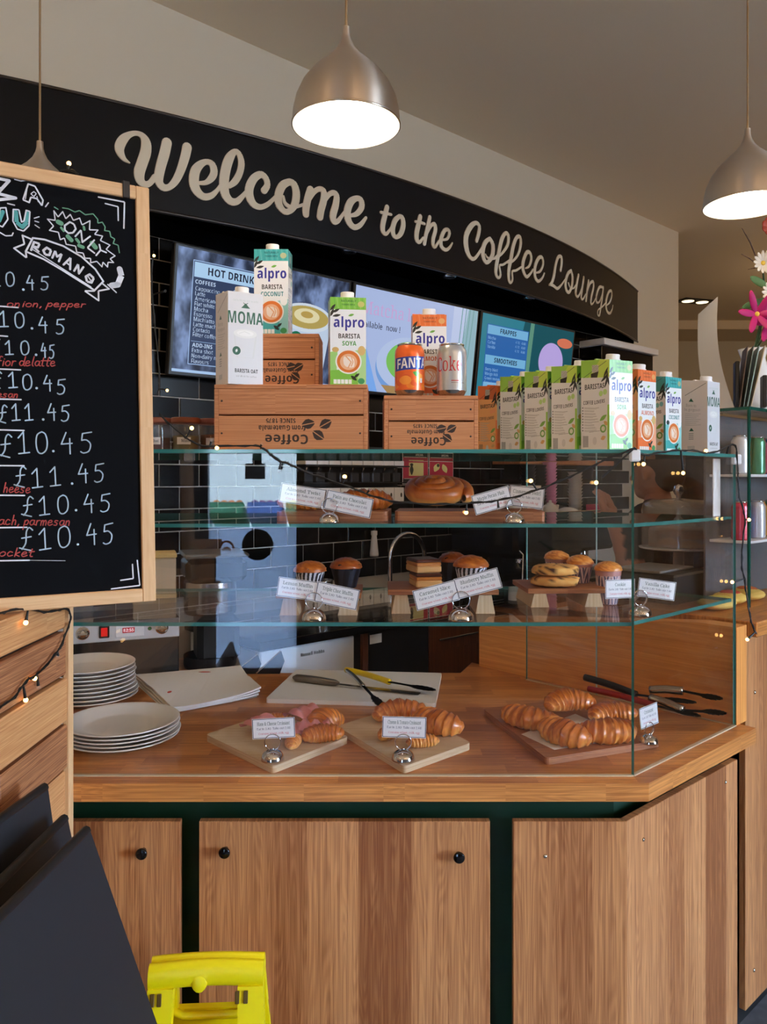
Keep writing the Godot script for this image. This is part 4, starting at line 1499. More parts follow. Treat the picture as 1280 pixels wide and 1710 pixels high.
func pack_side(kind: String) -> Image:
	var c := Cv.new(224, 480, rgb(228, 226, 222))
	if kind == "oat":
		c.im.fill(rgb(232, 222, 216))
		c.line([Vector2(40, 96), Vector2(210, 14)], 2.5, rgb(70, 66, 64))
		var g := rgb(18, 84, 62)
		c.poly(PackedVector2Array([Vector2(70, 134), Vector2(110, 134), Vector2(90, 112)]), g)
		c.text("Born to", 90, 158, 26, rgb(176, 166, 160), font_plain, 0.5)
		c.text("be gorgeous", 100, 184, 24, rgb(176, 166, 160), font_plain, 0.5)
		for k in 7:
			c.rect(40, 210 + k * 12, 130 - (k % 3) * 18, 3, rgb(196, 188, 182))
		c.poly(PackedVector2Array([Vector2(74, 322), Vector2(112, 322), Vector2(92, 300)]), g)
		for k in 4:
			c.rect(70, 336 + k * 12, 40, 5, rgb(160, 156, 152))
		c.rect(60, 420, 60, 26, rgb(200, 196, 192))
		return c.im
	var hue: Color = {"soya": rgb(150, 196, 70), "almond": rgb(226, 112, 52), "coconut": rgb(70, 160, 160)}[kind]
	if kind == "almond":
		c.im.fill(rgb(232, 166, 104))
	c.rect(0, 0, 224, 92, hue)
	c.poly(PackedVector2Array([Vector2(150, 0), Vector2(224, 0), Vector2(224, 92), Vector2(60, 92)]), hue.lerp(rgb(226, 220, 90), 0.5) if kind == "soya" else hue.lerp(Color.BLACK, 0.12))
	c.line([Vector2(20, 92), Vector2(200, 8)], 2.5, rgb(60, 60, 50))
	c.rect(88, 26, 52, 40, rgb(190, 186, 178))
	for k in 60:
		c.rect(90 + (k * 7) % 48, 28 + (k * 13) % 36, 3, 2, rgb(90, 84, 80))
	c.poly(PackedVector2Array([Vector2(80, 72), Vector2(140, 60), Vector2(130, 92), Vector2(80, 92)]), rgb(40, 36, 32))
	for q in [[196, 66, -1.0], [206, 90, -1.5], [186, 96, -0.6], [214, 110, -1.9], [200, 118, -1.2]]:
		c.leaf(q[0], q[1], 32, 8, q[2], rgb(28, 28, 26))
	c.text("BARISTAS", 108, 138, 38, rgb(46, 44, 42), font_bold, 0.5, 0.92, -0.06)
	c.ell(158, 176, 15, 15, hue.lerp(Color.WHITE, 0.3))
	c.ell(190, 170, 15, 15, hue.lerp(Color.WHITE, 0.3))
	c.text("COFFEE LOVERS", 104, 222, 26, rgb(64, 60, 58), font_bold, 0.5, 0.88, -0.05)
	for k in 9:
		c.ell(14, 252 + k * 15, 4, 4, rgb(70, 66, 60))
		c.rect(26, 250 + k * 15, 118 - (k * 37) % 46, 3, rgb(170, 166, 160))
		c.rect(26, 256 + k * 15, 100 - (k * 23) % 40, 2, rgb(190, 186, 180))
	for k in 9:
		c.rect(16 + k * 5, 400, 2 + k % 2, 62, rgb(60, 58, 56))
	c.line([Vector2(66, 380), Vector2(160, 376)], 2, rgb(130, 126, 120))
	c.ell(110, 430, 16, 22, rgb(206, 204, 200))
	c.leaf(176, 308, 30, 13, -0.5, rgb(120, 168, 70))
	c.ell(176, 366, 24, 22, rgb(110, 160, 74))
	c.ell(176, 366, 14, 13, rgb(226, 226, 200))
	c.leaf(196, 338, 18, 12, 0.6, rgb(206, 160, 100))
	c.leaf(176, 416, 20, 13, -0.3, rgb(206, 160, 100))
	c.rect(208, 240, 16, 240, hue)
	return c.im

func carton(kind: String, label: String, where: Vector3, turn: float, w := 0.076, d := 0.092, h := 0.2) -> void:
	var o := thing("drink_carton", label, "carton", where, turn, "plant milk cartons on the top shelf")
	var hf := h * 0.955           # the top slopes down to the front
	var x := w / 2
	var z := d / 2
	var b := MB.new()
	var mid := Vector3(0, h / 2, 0)
	var uv := [Vector2(0, 1), Vector2(1, 1), Vector2(1, 0), Vector2(0, 0)]
	b.face([Vector3(-x, 0, z), Vector3(x, 0, z), Vector3(x, hf, z), Vector3(-x, hf, z)], mid, uv)
	part("front", b, tex_mat("pack_front_" + kind, pack_front(kind), 0.28), o)
	b = MB.new()
	b.face([Vector3(-x, 0, -z), Vector3(-x, 0, z), Vector3(-x, hf, z), Vector3(-x, h, -z)], mid, uv)
	b.face([Vector3(x, 0, z), Vector3(x, 0, -z), Vector3(x, h, -z), Vector3(x, hf, z)], mid, uv)
	part("sides", b, tex_mat("pack_side_" + kind, pack_side(kind), 0.28), o)
	b = MB.new()
	var hue: Color = {"soya": rgb(150, 196, 70), "almond": rgb(226, 122, 62), "coconut": rgb(206, 196, 170), "oat": rgb(232, 222, 216)}[kind]
	b.face([Vector3(-x, hf, z), Vector3(x, hf, z), Vector3(x, h, -z), Vector3(-x, h, -z)], mid)
	b.face([Vector3(-x, 0, z), Vector3(x, 0, z), Vector3(x, 0, -z), Vector3(-x, 0, -z)], mid)
	b.face([Vector3(-x, 0, -z), Vector3(x, 0, -z), Vector3(x, h, -z), Vector3(-x, h, -z)], mid)
	# the folded seam across the top
	b.box(Vector3(0, (h + hf) / 2 + 0.001, 0), Vector3(w * 0.98, 0.0035, 0.006), 0.001)
	part("top_and_back", b, mat("pack_top_" + kind, hue, 0.35), o)
	b = MB.new()
	b.x = Transform3D(Basis(Vector3.RIGHT, atan2(h - hf, d)), Vector3(0, lerpf(hf, h, 0.28), z * 0.42))
	b.lathe([Vector2(0, 0.014), Vector2(0.0135, 0.014), Vector2(0.015, 0.0125), Vector2(0.015, 0.003), Vector2(0.017, 0.003), Vector2(0.017, -0.001), Vector2(0, -0.001)], 22)
	part("cap", b, M.white_plastic, o)

func can(label: String, where: Vector3, turn: float, im: Image, key: String, metal: float) -> void:
	var o := thing("drink_can", label, "can", where, turn, "soft drink cans on the small crate")
	var r := 0.033
	var b := MB.new()
	b.lathe([Vector2(0, 0.004), Vector2(0.022, 0.001), Vector2(0.025, 0.0), Vector2(0.029, 0.005), Vector2(r, 0.012)], 36)
	part("base", b, M.steel, o)
	b = MB.new()
	b.lathe([Vector2(0.0265, 0.1145), Vector2(0.0275, 0.115), Vector2(0.0278, 0.113), Vector2(0.0265, 0.111), Vector2(0.0255, 0.110), Vector2(0.025, 0.1125), Vector2(0.0, 0.1115)], 36)
	part("lid", b, M.steel, o)
	b = MB.new()
	var rows := []
	for i in 12:
		var y := lerpf(0.012, 0.111, i / 11.0)
		var p := [r if y < 0.098 else lerpf(r, 0.0265, pow((y - 0.098) / 0.013, 1.6)), y]
		var row := PackedVector3Array()
		for k in 48:
			row.append(Vector3(cos(TAU * k / 48) * p[0], p[1], sin(TAU * k / 48) * p[0]))
		rows.append(row)
	b.grid(rows, true, 0, Rect2(1, 1, -1, -1))
	part("body", b, tex_mat(key, im, 0.22, {"metallic": metal, "clearcoat_enabled": true, "clearcoat": 0.5}), o)
	b = MB.new()
	b.box(Vector3(0, 0.1135, 0.004), Vector3(0.013, 0.0012, 0.02), 0.0004)
	part("ring_pull", b, M.steel, o)

func orange_art() -> Image:
	var c := Cv.new(768, 300, rgb(236, 98, 14))
	for k in 24:
		c.ell(k * 34, 210 + (k * 53) % 70, 34, 20, rgb(246, 130, 24) if k % 2 else rgb(226, 84, 10))
	for q in [0, 384]:
		var x: int = 576 - q
		c.poly(PackedVector2Array([Vector2(x - 150, 86), Vector2(x + 150, 74), Vector2(x + 146, 158), Vector2(x - 150, 174)]), rgb(28, 60, 160))
		c.text("FANTA", x + 20, 122, 92, Color(0.95, 0.95, 0.95), font_bold, 0.5, 0.98, -0.04)
		c.leaf(x + 60, 196, 40, 20, 0.3, rgb(70, 150, 50))
		c.ell(x - 40, 236, 50, 30, rgb(250, 150, 40))
		c.ell(x + 90, 216, 30, 26, rgb(250, 160, 60))
		c.rect(x + 90, 220, 24, 30, rgb(236, 230, 226))
	return c.im

func cola_art() -> Image:
	var c := Cv.new(768, 300, rgb(196, 198, 202))
	for q in [0, 384]:
		var x: int = 622 - q
		c.text("Coke", x - 196, 130, 170, rgb(196, 16, 34), font_serif, 0.0, 0.8)
		c.rect(x - 60, 236, 90, 6, rgb(196, 60, 60))
		c.rect(x - 60, 250, 120, 4, rgb(150, 130, 130))
	return c.im

func crates_and_cartons() -> void:
	var top := SHELF_TOP + 0.0005
	crate("wide upturned coffee crate under three cartons", plan(-0.1985, top, 1.765), Vector3(0.329, 0.139, 0.19), 0.0, 21)
	crate("small square coffee crate under the two drink cans", plan(0.102, top, 1.775), Vector3(0.205, 0.118, 0.16), 0.02, 23)
	crate("smallest coffee crate stacked behind the white oat carton", plan(-0.223, top + 0.140, 1.80), Vector3(0.157, 0.122, 0.11), 0.0, 27)
	carton("oat", "white oat drink carton with dark green lettering, left end of the wide crate", plan(-0.318, top + 0.140, 1.715), 0.5, 0.078, 0.09, 0.207)
	carton("coconut", "teal coconut drink carton standing highest, on the smallest crate", plan(-0.254, top + 0.2625, 1.80), 0.0, 0.077, 0.08, 0.203)
	carton("soya", "green soya drink carton at the right end of the wide crate", plan(-0.082, top + 0.140, 1.735), 0.12, 0.078, 0.09, 0.2)
	carton("almond", "orange almond drink carton behind the two cans", plan(0.104, top + 0.119, 1.80), 0.02, 0.077, 0.062, 0.2)
	can("orange soft drink can on the small crate", plan(0.058, top + 0.119, 1.727), 0.0, orange_art(), "can_orange", 0.25)
	can("silver cola can with red lettering on the small crate", plan(0.151, top + 0.119, 1.727), 0.0, cola_art(), "can_silver", 0.6)
	var turn := 0.468
	var right := Vector3(cos(turn), 0, -sin(turn))
	var front := Vector3(sin(turn), 0, cos(turn))
	var row := ["nearest green soya carton at the corner of the top shelf", "second green soya carton behind the corner one", "third green soya carton behind the corner one", "fourth green soya carton, smallest of the green row", "orange almond carton at the far left end of the green row"]
	for k in 5:
		var corner := plan(0.485 - 0.0468 * k, top, 1.672 + 0.0926 * k)
		var hh := 0.203 if k < 4 else 0.19
		carton("soya" if k < 4 else "almond", row[k], corner + right * 0.033 - front * 0.045, turn, 0.066, 0.09, hh)
	var t2 := 0.62
	var r2 := Vector3(cos(t2), 0, -sin(t2))
	var f2 := Vector3(sin(t2), 0, cos(t2))
	carton("almond", "orange almond carton just right of the glass corner", plan(0.588, top, 1.80) + r2 * 0.034 - f2 * 0.04, t2, 0.068, 0.08, 0.2)
	carton("coconut", "teal coconut carton between the almond and the white carton at right", plan(0.699, top, 1.93) + r2 * 0.033 - f2 * 0.04, t2, 0.066, 0.08, 0.2)
	carton("oat", "white oat carton at the right end of the top shelf", plan(0.838, top, 2.02) + r2 * 0.03 - f2 * 0.038, t2 + 0.05, 0.062, 0.076, 0.2)

# ---------------------------------------------------------------- food
func baked(k: float) -> Color:      # 0 pale crumb to 1 dark crust, as linear vertex colour
	var c := rgb(242, 190, 110).lerp(rgb(226, 136, 52), clampf(k * 1.8, 0, 1)).lerp(rgb(150, 70, 24), clampf(k * 1.7 - 0.7, 0, 1))
	return c.srgb_to_linear()

func croissant_mesh(sd: int, len_: float, fat: float, bend: float, dark := 0.0) -> ArrayMesh:
	var b := MB.new()
	var rows := []
	var cols := []
	var n := 56
	var m := 22
	var nz := noise(sd, 24.0, 2)
	var rad := len_ / (2.0 * bend)
	for i in n + 1:
		var t := -1.0 + 2.0 * i / n
		var a := t * bend
		var o := Vector3(sin(a) * rad, 0, (1 - cos(a)) * rad)
		var tx := Vector3(cos(a), 0, sin(a))
		var side := Vector3(-sin(a), 0, cos(a))
		var env := pow(maxf(0.0, 1.0 - pow(absf(t), 2.4)), 0.62) * 0.92 + 0.06
		if i == 0 or i == n: env = 0.01
		var row := PackedVector3Array()
		var cr := []
		for j in m:
			var th := TAU * j / m
			var ph := t * 4.6 + 0.22 * sin(th) + signf(t) * 0.06
			var saw := fposmod(ph * signf(t + 0.0001), 1.0)      # each layer steps down towards the tips
			var step := 0.84 + 0.24 * (1.0 - saw) * smoothstep(0.0, 0.10, saw)
			var q := o + side * cos(th) * fat * env * step * 1.05 + Vector3.UP * (sin(th) * fat * env * step * 0.86)
			var w := nz.get_noise_3d(q.x * 1.4, q.y * 1.4, q.z * 1.4)
			q += (side * cos(th) + Vector3.UP * sin(th)) * w * fat * 0.07
			q += tx * 0.0
			q.y = maxf(q.y, -fat * 0.62)
			row.append(q + Vector3.UP * fat * 0.62)
			var streak := nz.get_noise_3d(q.x * 0.5, th * 0.25, t * 3.0) * 0.25
			cr.append(baked(clampf(0.42 + dark + 0.38 * sin(th) * 0.6 + 0.34 * (1.0 - saw) - 0.08 - (0.42 if saw < 0.09 else 0.0) + streak, 0, 1)))
		rows.append(row)
		cols.append(cr)
	b.grid(rows, true, 0, Rect2(0, 0, 1, 1), cols)
	return b.done(true)

func pastry_mat() -> StandardMaterial3D:
	return mat("pastry", Color.WHITE, 0.34, 0.0, {"vertex_color_use_as_albedo": true, "clearcoat_enabled": true, "clearcoat": 0.35, "clearcoat_roughness": 0.25})

func one(called: String, mesh: Mesh, m: Material, label: String, cat_: String, where: Vector3, bs: Basis, group := "") -> Node3D:
	var o := thing(called, label, cat_, where, 0.0, group)
	o.basis = bs
	same("crust", mesh, m, o)
	return o

func card_art(title: String, second := "") -> Image:
	var c := Cv.new(256, 112, rgb(238, 238, 240))
	c.line([Vector2(4, 4), Vector2(252, 4), Vector2(252, 108), Vector2(4, 108), Vector2(4, 4)], 3, rgb(60, 66, 84))
	c.text(title, 128, 30, 26, rgb(58, 84, 76), font_serif, 0.5, minf(1.0, 13.0 / maxf(1, title.length())) * 1.1)
	c.text(second if second else "Eat in 2.80  Take out 2.60", 128, 58, 17, rgb(76, 76, 96), font_serif, 0.5)
	c.text("Contains wheat, milk, egg", 128, 84, 15, rgb(206, 110, 120), font_serif, 0.5)
	return c.im

# a domed chrome stand with a wire ring; each card: [title, middle offset x, y, roll, turn, width, height]
func card_holder(label: String, where: Vector3, turn: float, cards: Array, k := 1.0) -> void:
	var o := thing("card_holder", label, "card holder", where, turn, "chrome card holders in the case")
	var b := MB.new()
	var prof := [Vector2(0, 0), Vector2(0.026 * k, 0)]
	for j in 9:
		var a := PI / 2 * j / 8
		prof.append(Vector2(cos(a) * 0.0255 * k, 0.002 + sin(a) * 0.021 * k))
	b.lathe(prof, 28)
	part("base", b, M.chrome, o)
	b = MB.new()
	for side in [-1, 1]:
		var pts := []
		for j in 25:
			var a := TAU * j / 24
			pts.append(Vector3(cos(a) * 0.0175 * k, 0.038 * k + sin(a) * 0.0175 * k, side * 0.0016))
		b.tube(pts, 0.0011, 6, false)
	b.tube([Vector3(0, 0.018 * k, 0), Vector3(0, 0.024 * k, 0)], 0.003, 8)
	part("ring", b, M.chrome, o)
	for q in cards:
		b = MB.new()
		var w: float = q[5]
		var h: float = q[6]
		b.x = Transform3D(Basis(Vector3.UP, q[4]) * Basis(Vector3.BACK, q[3]), Vector3(q[1], q[2], 0))
		b.box(Vector3(0, 0, -0.0006), Vector3(w, h, 0.0010), 0.0)
		var ob := part("card", b, M.paper, o)
		b = MB.new()
		b.x = Transform3D(Basis(Vector3.UP, q[4]) * Basis(Vector3.BACK, q[3]), Vector3(q[1], q[2], 0))
		b.face([Vector3(-w / 2, -h / 2, 0.0003), Vector3(w / 2, -h / 2, 0.0003), Vector3(w / 2, h / 2, 0.0003), Vector3(-w / 2, h / 2, 0.0003)], Vector3(0, 0, -1), [Vector2(0, 1), Vector2(1, 1), Vector2(1, 0), Vector2(0, 0)])
		part("print", b, tex_mat("card_" + q[0].to_snake_case(), card_art(q[0]), 0.3), ob)

func board(called: String, label: String, pts: Array, h: float, th: float, m: Material, grain := 0) -> void:
	# pts: plan corners (x, depth); rounded a little
	var b := MB.new()
	var ring := []
	var n := pts.size()
	for k in n:
		var p := Vector2(pts[k][0], pts[k][1])
		var a := Vector2(pts[(k + n - 1) % n][0], pts[(k + n - 1) % n][1])
		var c := Vector2(pts[(k + 1) % n][0], pts[(k + 1) % n][1])
		for j in 5:
			var t := j / 4.0
			var e0 := p + (a - p).normalized() * 0.012
			var e1 := p + (c - p).normalized() * 0.012
			var q := e0.lerp(p, t).lerp(p.lerp(e1, t), t)
			ring.append([q.x, q.y])
	level(b, ring, h, h + th, grain)
	solo(called, b, m, label, "board")

func plate_mesh(r: float) -> ArrayMesh:
	var b := MB.new()
	b.lathe([Vector2(0, 0.004), Vector2(r * 0.58, 0.004), Vector2(r * 0.66, 0.007), Vector2(r * 0.9, 0.019), Vector2(r * 0.985, 0.022), Vector2(r, 0.0205), Vector2(r * 0.985, 0.0185), Vector2(r * 0.9, 0.0145), Vector2(r * 0.66, 0.002), Vector2(r * 0.58, 0.0), Vector2(0, 0.0)], 64)
	return b.done()

func counter_food() -> void:
	var h := 0.9205
	# plates
	var pm := plate_mesh(0.135)
	for k in 5:
		var o := thing("dinner_plate", ["lowest", "second", "third", "fourth", "topmost"][k] + " white plate in the low front stack", "plate", plan(-0.628 + [0.0, 0.003, -0.002, 0.001, 0.0][k], h + k * 0.0085, 1.87), k * 1.1, "white plates in the front stack")
		same("body", pm, M.china, o)
	pm = plate_mesh(0.128)
	for k in 9:
		var o := thing("dinner_plate", "white plate in the tall rear stack, %s" % ["lowest, on the worktop", "second from the bottom", "third from the bottom", "fourth from the bottom", "in the very middle", "fourth from the top", "third from the top", "second from the top", "topmost, with the full face showing"][k], "plate", plan(-0.838 + (0.007 if k < 3 else 0.0) + sin(k * 2.3) * 0.002, h + k * 0.0108, 2.215), k * 0.7, "white plates in the rear stack")
		same("body", pm, M.china, o)
	# paper bags behind the plates
	for k in 4:
		var b := MB.new()
		var rows := []
		var a := [on(222, 1136, h), on(398, 1123, h), on(432, 1164, h), on(284, 1192, h)]
		var up := 0.0006 + k * 0.006
		for i in 9:
			var row := PackedVector3Array()
			for j in 9:
				var p: Vector3 = (a[0] as Vector3).lerp(a[1], j / 8.0).lerp((a[3] as Vector3).lerp(a[2], j / 8.0), i / 8.0)
				var curl := 0.008 * pow(absf(j / 8.0 - 0.45) * 2.0, 3.0) * (k / 3.0) * (1.0 if i > 3 else 0.4)
				row.append(p + Vector3(k * 0.004 - 0.004, up + curl + 0.004 * sin(i * 0.6 + j * 0.3) * k / 3.0, k * 0.003))
			rows.append(row)
		var under := []
		for r in rows:
			var row := PackedVector3Array()
			for p in r:
				row.append(p - Vector3(0, 0.0045, 0) if k else Vector3(p.x, h, p.z))
			under.append(row)
		b.grid(rows, false, 0)
		var flat := MB.new()
		for w in [rows]:
			pass
		var mid: Vector3 = rows[4][4] - Vector3(0, 0.002, 0)
		for i in 8:
			b.face([rows[8][i], rows[8][i + 1], under[8][i + 1], under[8][i]], mid)
			b.face([rows[i][8], rows[i + 1][8], under[i + 1][8], under[i][8]], mid)
			b.face([rows[i][0], rows[i + 1][0], under[i + 1][0], under[i][0]], mid)
			b.face([rows[0][i], rows[0][i + 1], under[0][i + 1], under[0][i]], mid)
		var bag := thing("paper_bag", ["bottom", "second", "third", "topmost"][k] + " white paper bag of the pile beside the plates", "paper bag", Vector3.ZERO, 0.0, "white paper bags on the worktop")
		part("sheet", b, M.paper, bag)
		if k == 3:
			var mk := MB.new()
			mk.ball(rows[1][5] + Vector3(0, 0.0006, 0), Vector3(0.02, 0.0006, 0.006), 14, 6)
			part("red_mark", mk, mat("red_ink", rgb(206, 70, 50), 0.8), bag)
			mk = MB.new()
			mk.ball(rows[5][1] + Vector3(0, 0.0006, 0), Vector3(0.006, 0.0006, 0.012), 14, 6)
			part("red_mark", mk, mat("red_ink", rgb(206, 70, 50), 0.8), bag)
	# white chopping board with a palette knife and yellow tongs
	var q := []
	for p in [[495, 1124], [737, 1130], [727, 1182], [443, 1174]]:
		var w := on(p[0], p[1], h)
		q.append([w.x, -w.z])
	board("chopping_board", "white plastic chopping board under the yellow tongs", q, h, 0.012, mat("board_white", rgb(232, 228, 220), 0.45))
	var hb := h + 0.0138
	var kn := thing("palette_knife", "steel palette knife lying on the white board", "knife", Vector3.ZERO)
	var b := MB.new()
	var k0 := on(489, 1136, hb)
	var k1 := on(566, 1146, hb)
	var k2 := on(700, 1160, hb)
	var rows := []
	for j in 13:
		var t := j / 12.0
		var p := k0.lerp(k1, t) + Vector3.UP * 0.009
		var r := 0.0085 + 0.004 * sin(PI * (1.0 - t) * 0.8)
		rows.append([p, r if j and j < 12 else 0.004])
	var cpts := []
	var rads := []
	for e in rows:
		cpts.append(e[0])
		rads.append(e[1])
	b.tube(cpts, rads, 12)
	part("handle", b, mat("knife_handle", rgb(120, 112, 104), 0.3, 0.8), kn)
	b = MB.new()
	var sd := (k2 - k1).normalized().cross(Vector3.UP) * 0.013
	b.face([k1 + Vector3.UP * 0.007 - sd * 0.5, k1 + Vector3.UP * 0.007 + sd * 0.5, k2 + Vector3.UP * 0.003 + sd, k2 + Vector3.UP * 0.003 - sd], k1 - Vector3.UP)
	b.face([k1 + Vector3.UP * 0.006 - sd * 0.5, k1 + Vector3.UP * 0.006 + sd * 0.5, k2 + Vector3.UP * 0.002 + sd, k2 + Vector3.UP * 0.002 - sd], k1 + Vector3.UP)
	part("blade", b, M.steel, kn)
	var tg := thing("serving_tongs", "yellow handled steel serving tongs on the white board", "tongs", Vector3.ZERO)
	tongs(tg, on(578, 1126, hb) + Vector3.UP * 0.014, on(650, 1150, hb) + Vector3.UP * 0.02, on(718, 1158, hb) + Vector3.UP * 0.012, mat("tong_yellow", rgb(232, 196, 22), 0.4), 0.011)
	tongs(tg, on(578, 1126, hb) + Vector3.UP * 0.014, on(606, 1158, hb) + Vector3.UP * 0.022, on(637, 1186, hb) + Vector3.UP * 0.012, M.steel, 0.008)
	# boards of croissants
	var boards := [
		["ham_board", "pale board under the ham croissants", [[343, 1226], [452, 1190], [582, 1230], [455, 1280]], M.pale_board],
		["cheese_board", "pale board under the cheese and tomato croissants", [[562, 1212], [668, 1180], [786, 1240], [674, 1280]], M.pale_board],
		["croissant_board", "brown wooden board under the plain croissants", [[806, 1183], [940, 1168], [1102, 1236], [912, 1266]], M.brown_board]]
	for e in boards:
		var pts := []
		for p in e[2]:
			var w := on(p[0], p[1], h + 0.016)
			pts.append([w.x, -w.z])
		board("serving_board", e[1], pts, h, 0.016, e[3])
	var hd := h + 0.0168
	var ca := croissant_mesh(1, 0.165, 0.035, 0.85)
	var cb := croissant_mesh(2, 0.15, 0.038, 0.6)
	var pl := croissant_mesh(5, 0.10, 0.024, 0.35, -0.18)
	var sp := [["leftmost plain croissant on the brown board", 880, 1214, 0.0, 2.55, ca, 0.0, 1.0], ["plain croissant at the front of the brown board, curled left", 938, 1240, 0.0, 2.2, cb, 0.0, 1.0], ["plain croissant on top at the back of the brown board", 945, 1198, 0.030, 0.2, ca, 0.35, 0.9], ["plain croissant at the right front of the brown board", 1015, 1238, 0.0, 3.2, cb, 0.0, 0.98], ["plain croissant at the right back of the brown board", 1018, 1204, 0.004, 0.2, ca, 0.0, 0.85]]
	for s in sp:
		var w := on(s[1], s[2], hd)
		one("croissant", s[5], pastry_mat(), s[0], "croissant", w + Vector3(0, s[3], 0), Basis(Vector3.UP, s[4]) * Basis(Vector3.RIGHT, s[6]) * s[7], "plain croissants on the brown board")
	var hs := [["ham croissant standing at the right of the ham board", 532, 1216, 0.0, 1.2, ca, 0.5, 0.95], ["pale roll end at the front of the ham board", 489, 1246, 0.0, 1.4, pl, 0.0, 0.7], ["small browned croissant at the right front of the ham board", 538, 1236, 0.0, 0.3, cb, 0.0, 0.7], ["pale roll end at the back of the ham board", 465, 1208, 0.0, 0.1, pl, 0.0, 0.8]]
	for s in hs:
		var w := on(s[1], s[2], hd)
		one("croissant", s[5], pastry_mat(), s[0], "croissant", w + Vector3(0, s[3], 0), Basis(Vector3.UP, s[4]) * Basis(Vector3.RIGHT, s[6]) * s[7], "filled croissants on the ham board")
	var cs := [["cheese croissant lying at the back of the cheese board", 668, 1200, 0.002, 0.1, ca, 0.2, 0.95], ["cheese croissant at the right of the cheese board", 727, 1222, 0.0, 2.4, cb, 0.0, 1.0], ["pale cheese roll at the front of the cheese board", 705, 1246, 0.0, 0.2, pl, 0.0, 0.8], ["pale cheese roll at the left of the cheese board", 648, 1232, 0.0, 1.0, pl, 0.0, 0.8]]
	for s in cs:
		var w := on(s[1], s[2], hd)
		one("croissant", s[5], pastry_mat(), s[0], "croissant", w + Vector3(0, s[3], 0), Basis(Vector3.UP, s[4]) * Basis(Vector3.RIGHT, s[6]) * s[7], "filled croissants on the cheese board")
	var sheet := MB.new()
	var sq := []
	for p in [[870, 1226], [960, 1192], [1052, 1232], [925, 1252]]:
		var w := on(p[0], p[1], hd - 0.0004)
		sq.append([w.x, -w.z])
	level(sheet, sq, hd - 0.0007, hd - 0.0003)
	solo("baking_paper", sheet, M.paper, "white baking paper under the plain croissants", "paper")
	# folded ham slices
	var hn := 0
	for s in [[506, 1212, 0.046, 0.9], [522, 1228, 0.036, 0.2], [434, 1222, 0.03, 1.2], [492, 1232, 0.024, 0.5]]:
		b = MB.new()
		var o := on(s[0], s[1], hd)
		var rws := []
		for i in 10:
			var row := PackedVector3Array()
			for j in 10:
				var u := i / 9.0 - 0.5
				var v := j / 9.0 - 0.5
				row.append(Vector3(u * 0.074, 0.006 + s[2] * (0.8 - 1.4 * v * v) + 0.006 * sin(u * 16.0 + v * 5.0), v * 0.074))
			rws.append(row)
		b.grid(rws, false, 0)
		var hm := thing("ham_slice", ["pink folded ham slice draped over the ham croissant", "pink ham slice hanging at the front of the ham croissant", "pink ham slice at the left of the ham board, behind the card", "pink ham slice in the middle of the ham board"][hn], "ham", o, s[3], "ham slices on the ham board")
		part("slice", b, mat("ham", rgb(226, 150, 148), 0.4, 0.0, {"subsurf_scatter_enabled": true, "subsurf_scatter_strength": 0.2}), hm)
		hn += 1
	var hp := 0.9375
	card_holder("chrome card holder on the ham board", on(455, 1268, hp), 0.05, [["Ham & Cheese Croissant", 0.002, 0.068, 0.04, 0.0, 0.093, 0.044]], 1.0)
	card_holder("chrome card holder on the cheese board", on(673, 1268, hp), 0.0, [["Cheese & Tomato Croissant", 0.002, 0.070, -0.03, 0.0, 0.096, 0.046]], 1.0)
	card_holder("chrome card holder at the right corner of the brown board", on(1083, 1240, hp) , 0.55, [["Croissant", 0.0, 0.062, 0.12, 0.0, 0.062, 0.05]], 0.85)
	# tongs in a clear bag by the wooden end panel
	tg = thing("wrapped_tongs", "black and red handled tongs lying behind the right croissants", "tongs", Vector3.ZERO)
	tongs(tg, at(976, 1131, 2.20), at(1062, 1160, 2.08), at(1150, 1172, 1.995), M.black_plastic, 0.012)
	tongs(tg, at(982, 1150, 2.16), at(1092, 1178, 2.02), at(1160, 1194, 1.95), mat("red_plastic", rgb(150, 24, 24), 0.4), 0.010)
	tg = thing("steel_tongs", "scalloped steel tongs beside the wooden end panel", "tongs", Vector3.ZERO)
	tongs(tg, at(1085, 1152, 2.07), at(1140, 1154, 2.02), at(1198, 1166, 1.965), M.steel, 0.014)
	tongs(tg, at(1085, 1166, 2.05), at(1140, 1186, 1.975), at(1204, 1190, 1.955), M.steel, 0.014)

func tongs(o: Node3D, a: Vector3, c: Vector3, d: Vector3, grip: Material, w: float) -> void:
	var b := MB.new()
	b.tube(curve3([a, a.lerp(c, 0.5) + Vector3.UP * 0.003, c], 5), w * 0.8, 10)
	part("grip", b, grip, o)
	b = MB.new()
	var t := (d - c).normalized()
	var s := t.cross(Vector3.UP).normalized()
	b.x = Transform3D(Basis(t, Vector3.UP, -s), c)
	var l := (d - c).length()
	b.box(Vector3(l * 0.35, 0, 0), Vector3(l * 0.75, 0.0025, w * 1.2), 0.001)
	# scalloped end
	var poly := PackedVector2Array()
	for k in 28:
		var ang := TAU * k / 28
		var r := 1.0 + (0.13 if k % 2 == 0 else -0.08)
		poly.append(Vector2(cos(ang) * l * 0.28 * r, sin(ang) * w * 1.5 * r))
	var keep := b.x
	b.x = keep * Transform3D(Basis(Vector3.RIGHT, PI / 2), Vector3(l * 0.82, 0, 0))
	b.prism(poly, -0.0015, 0.0015)
	b.x = keep
	part("arm", b, mat("bright_steel", rgb(222, 220, 216), 0.35, 0.55), o)

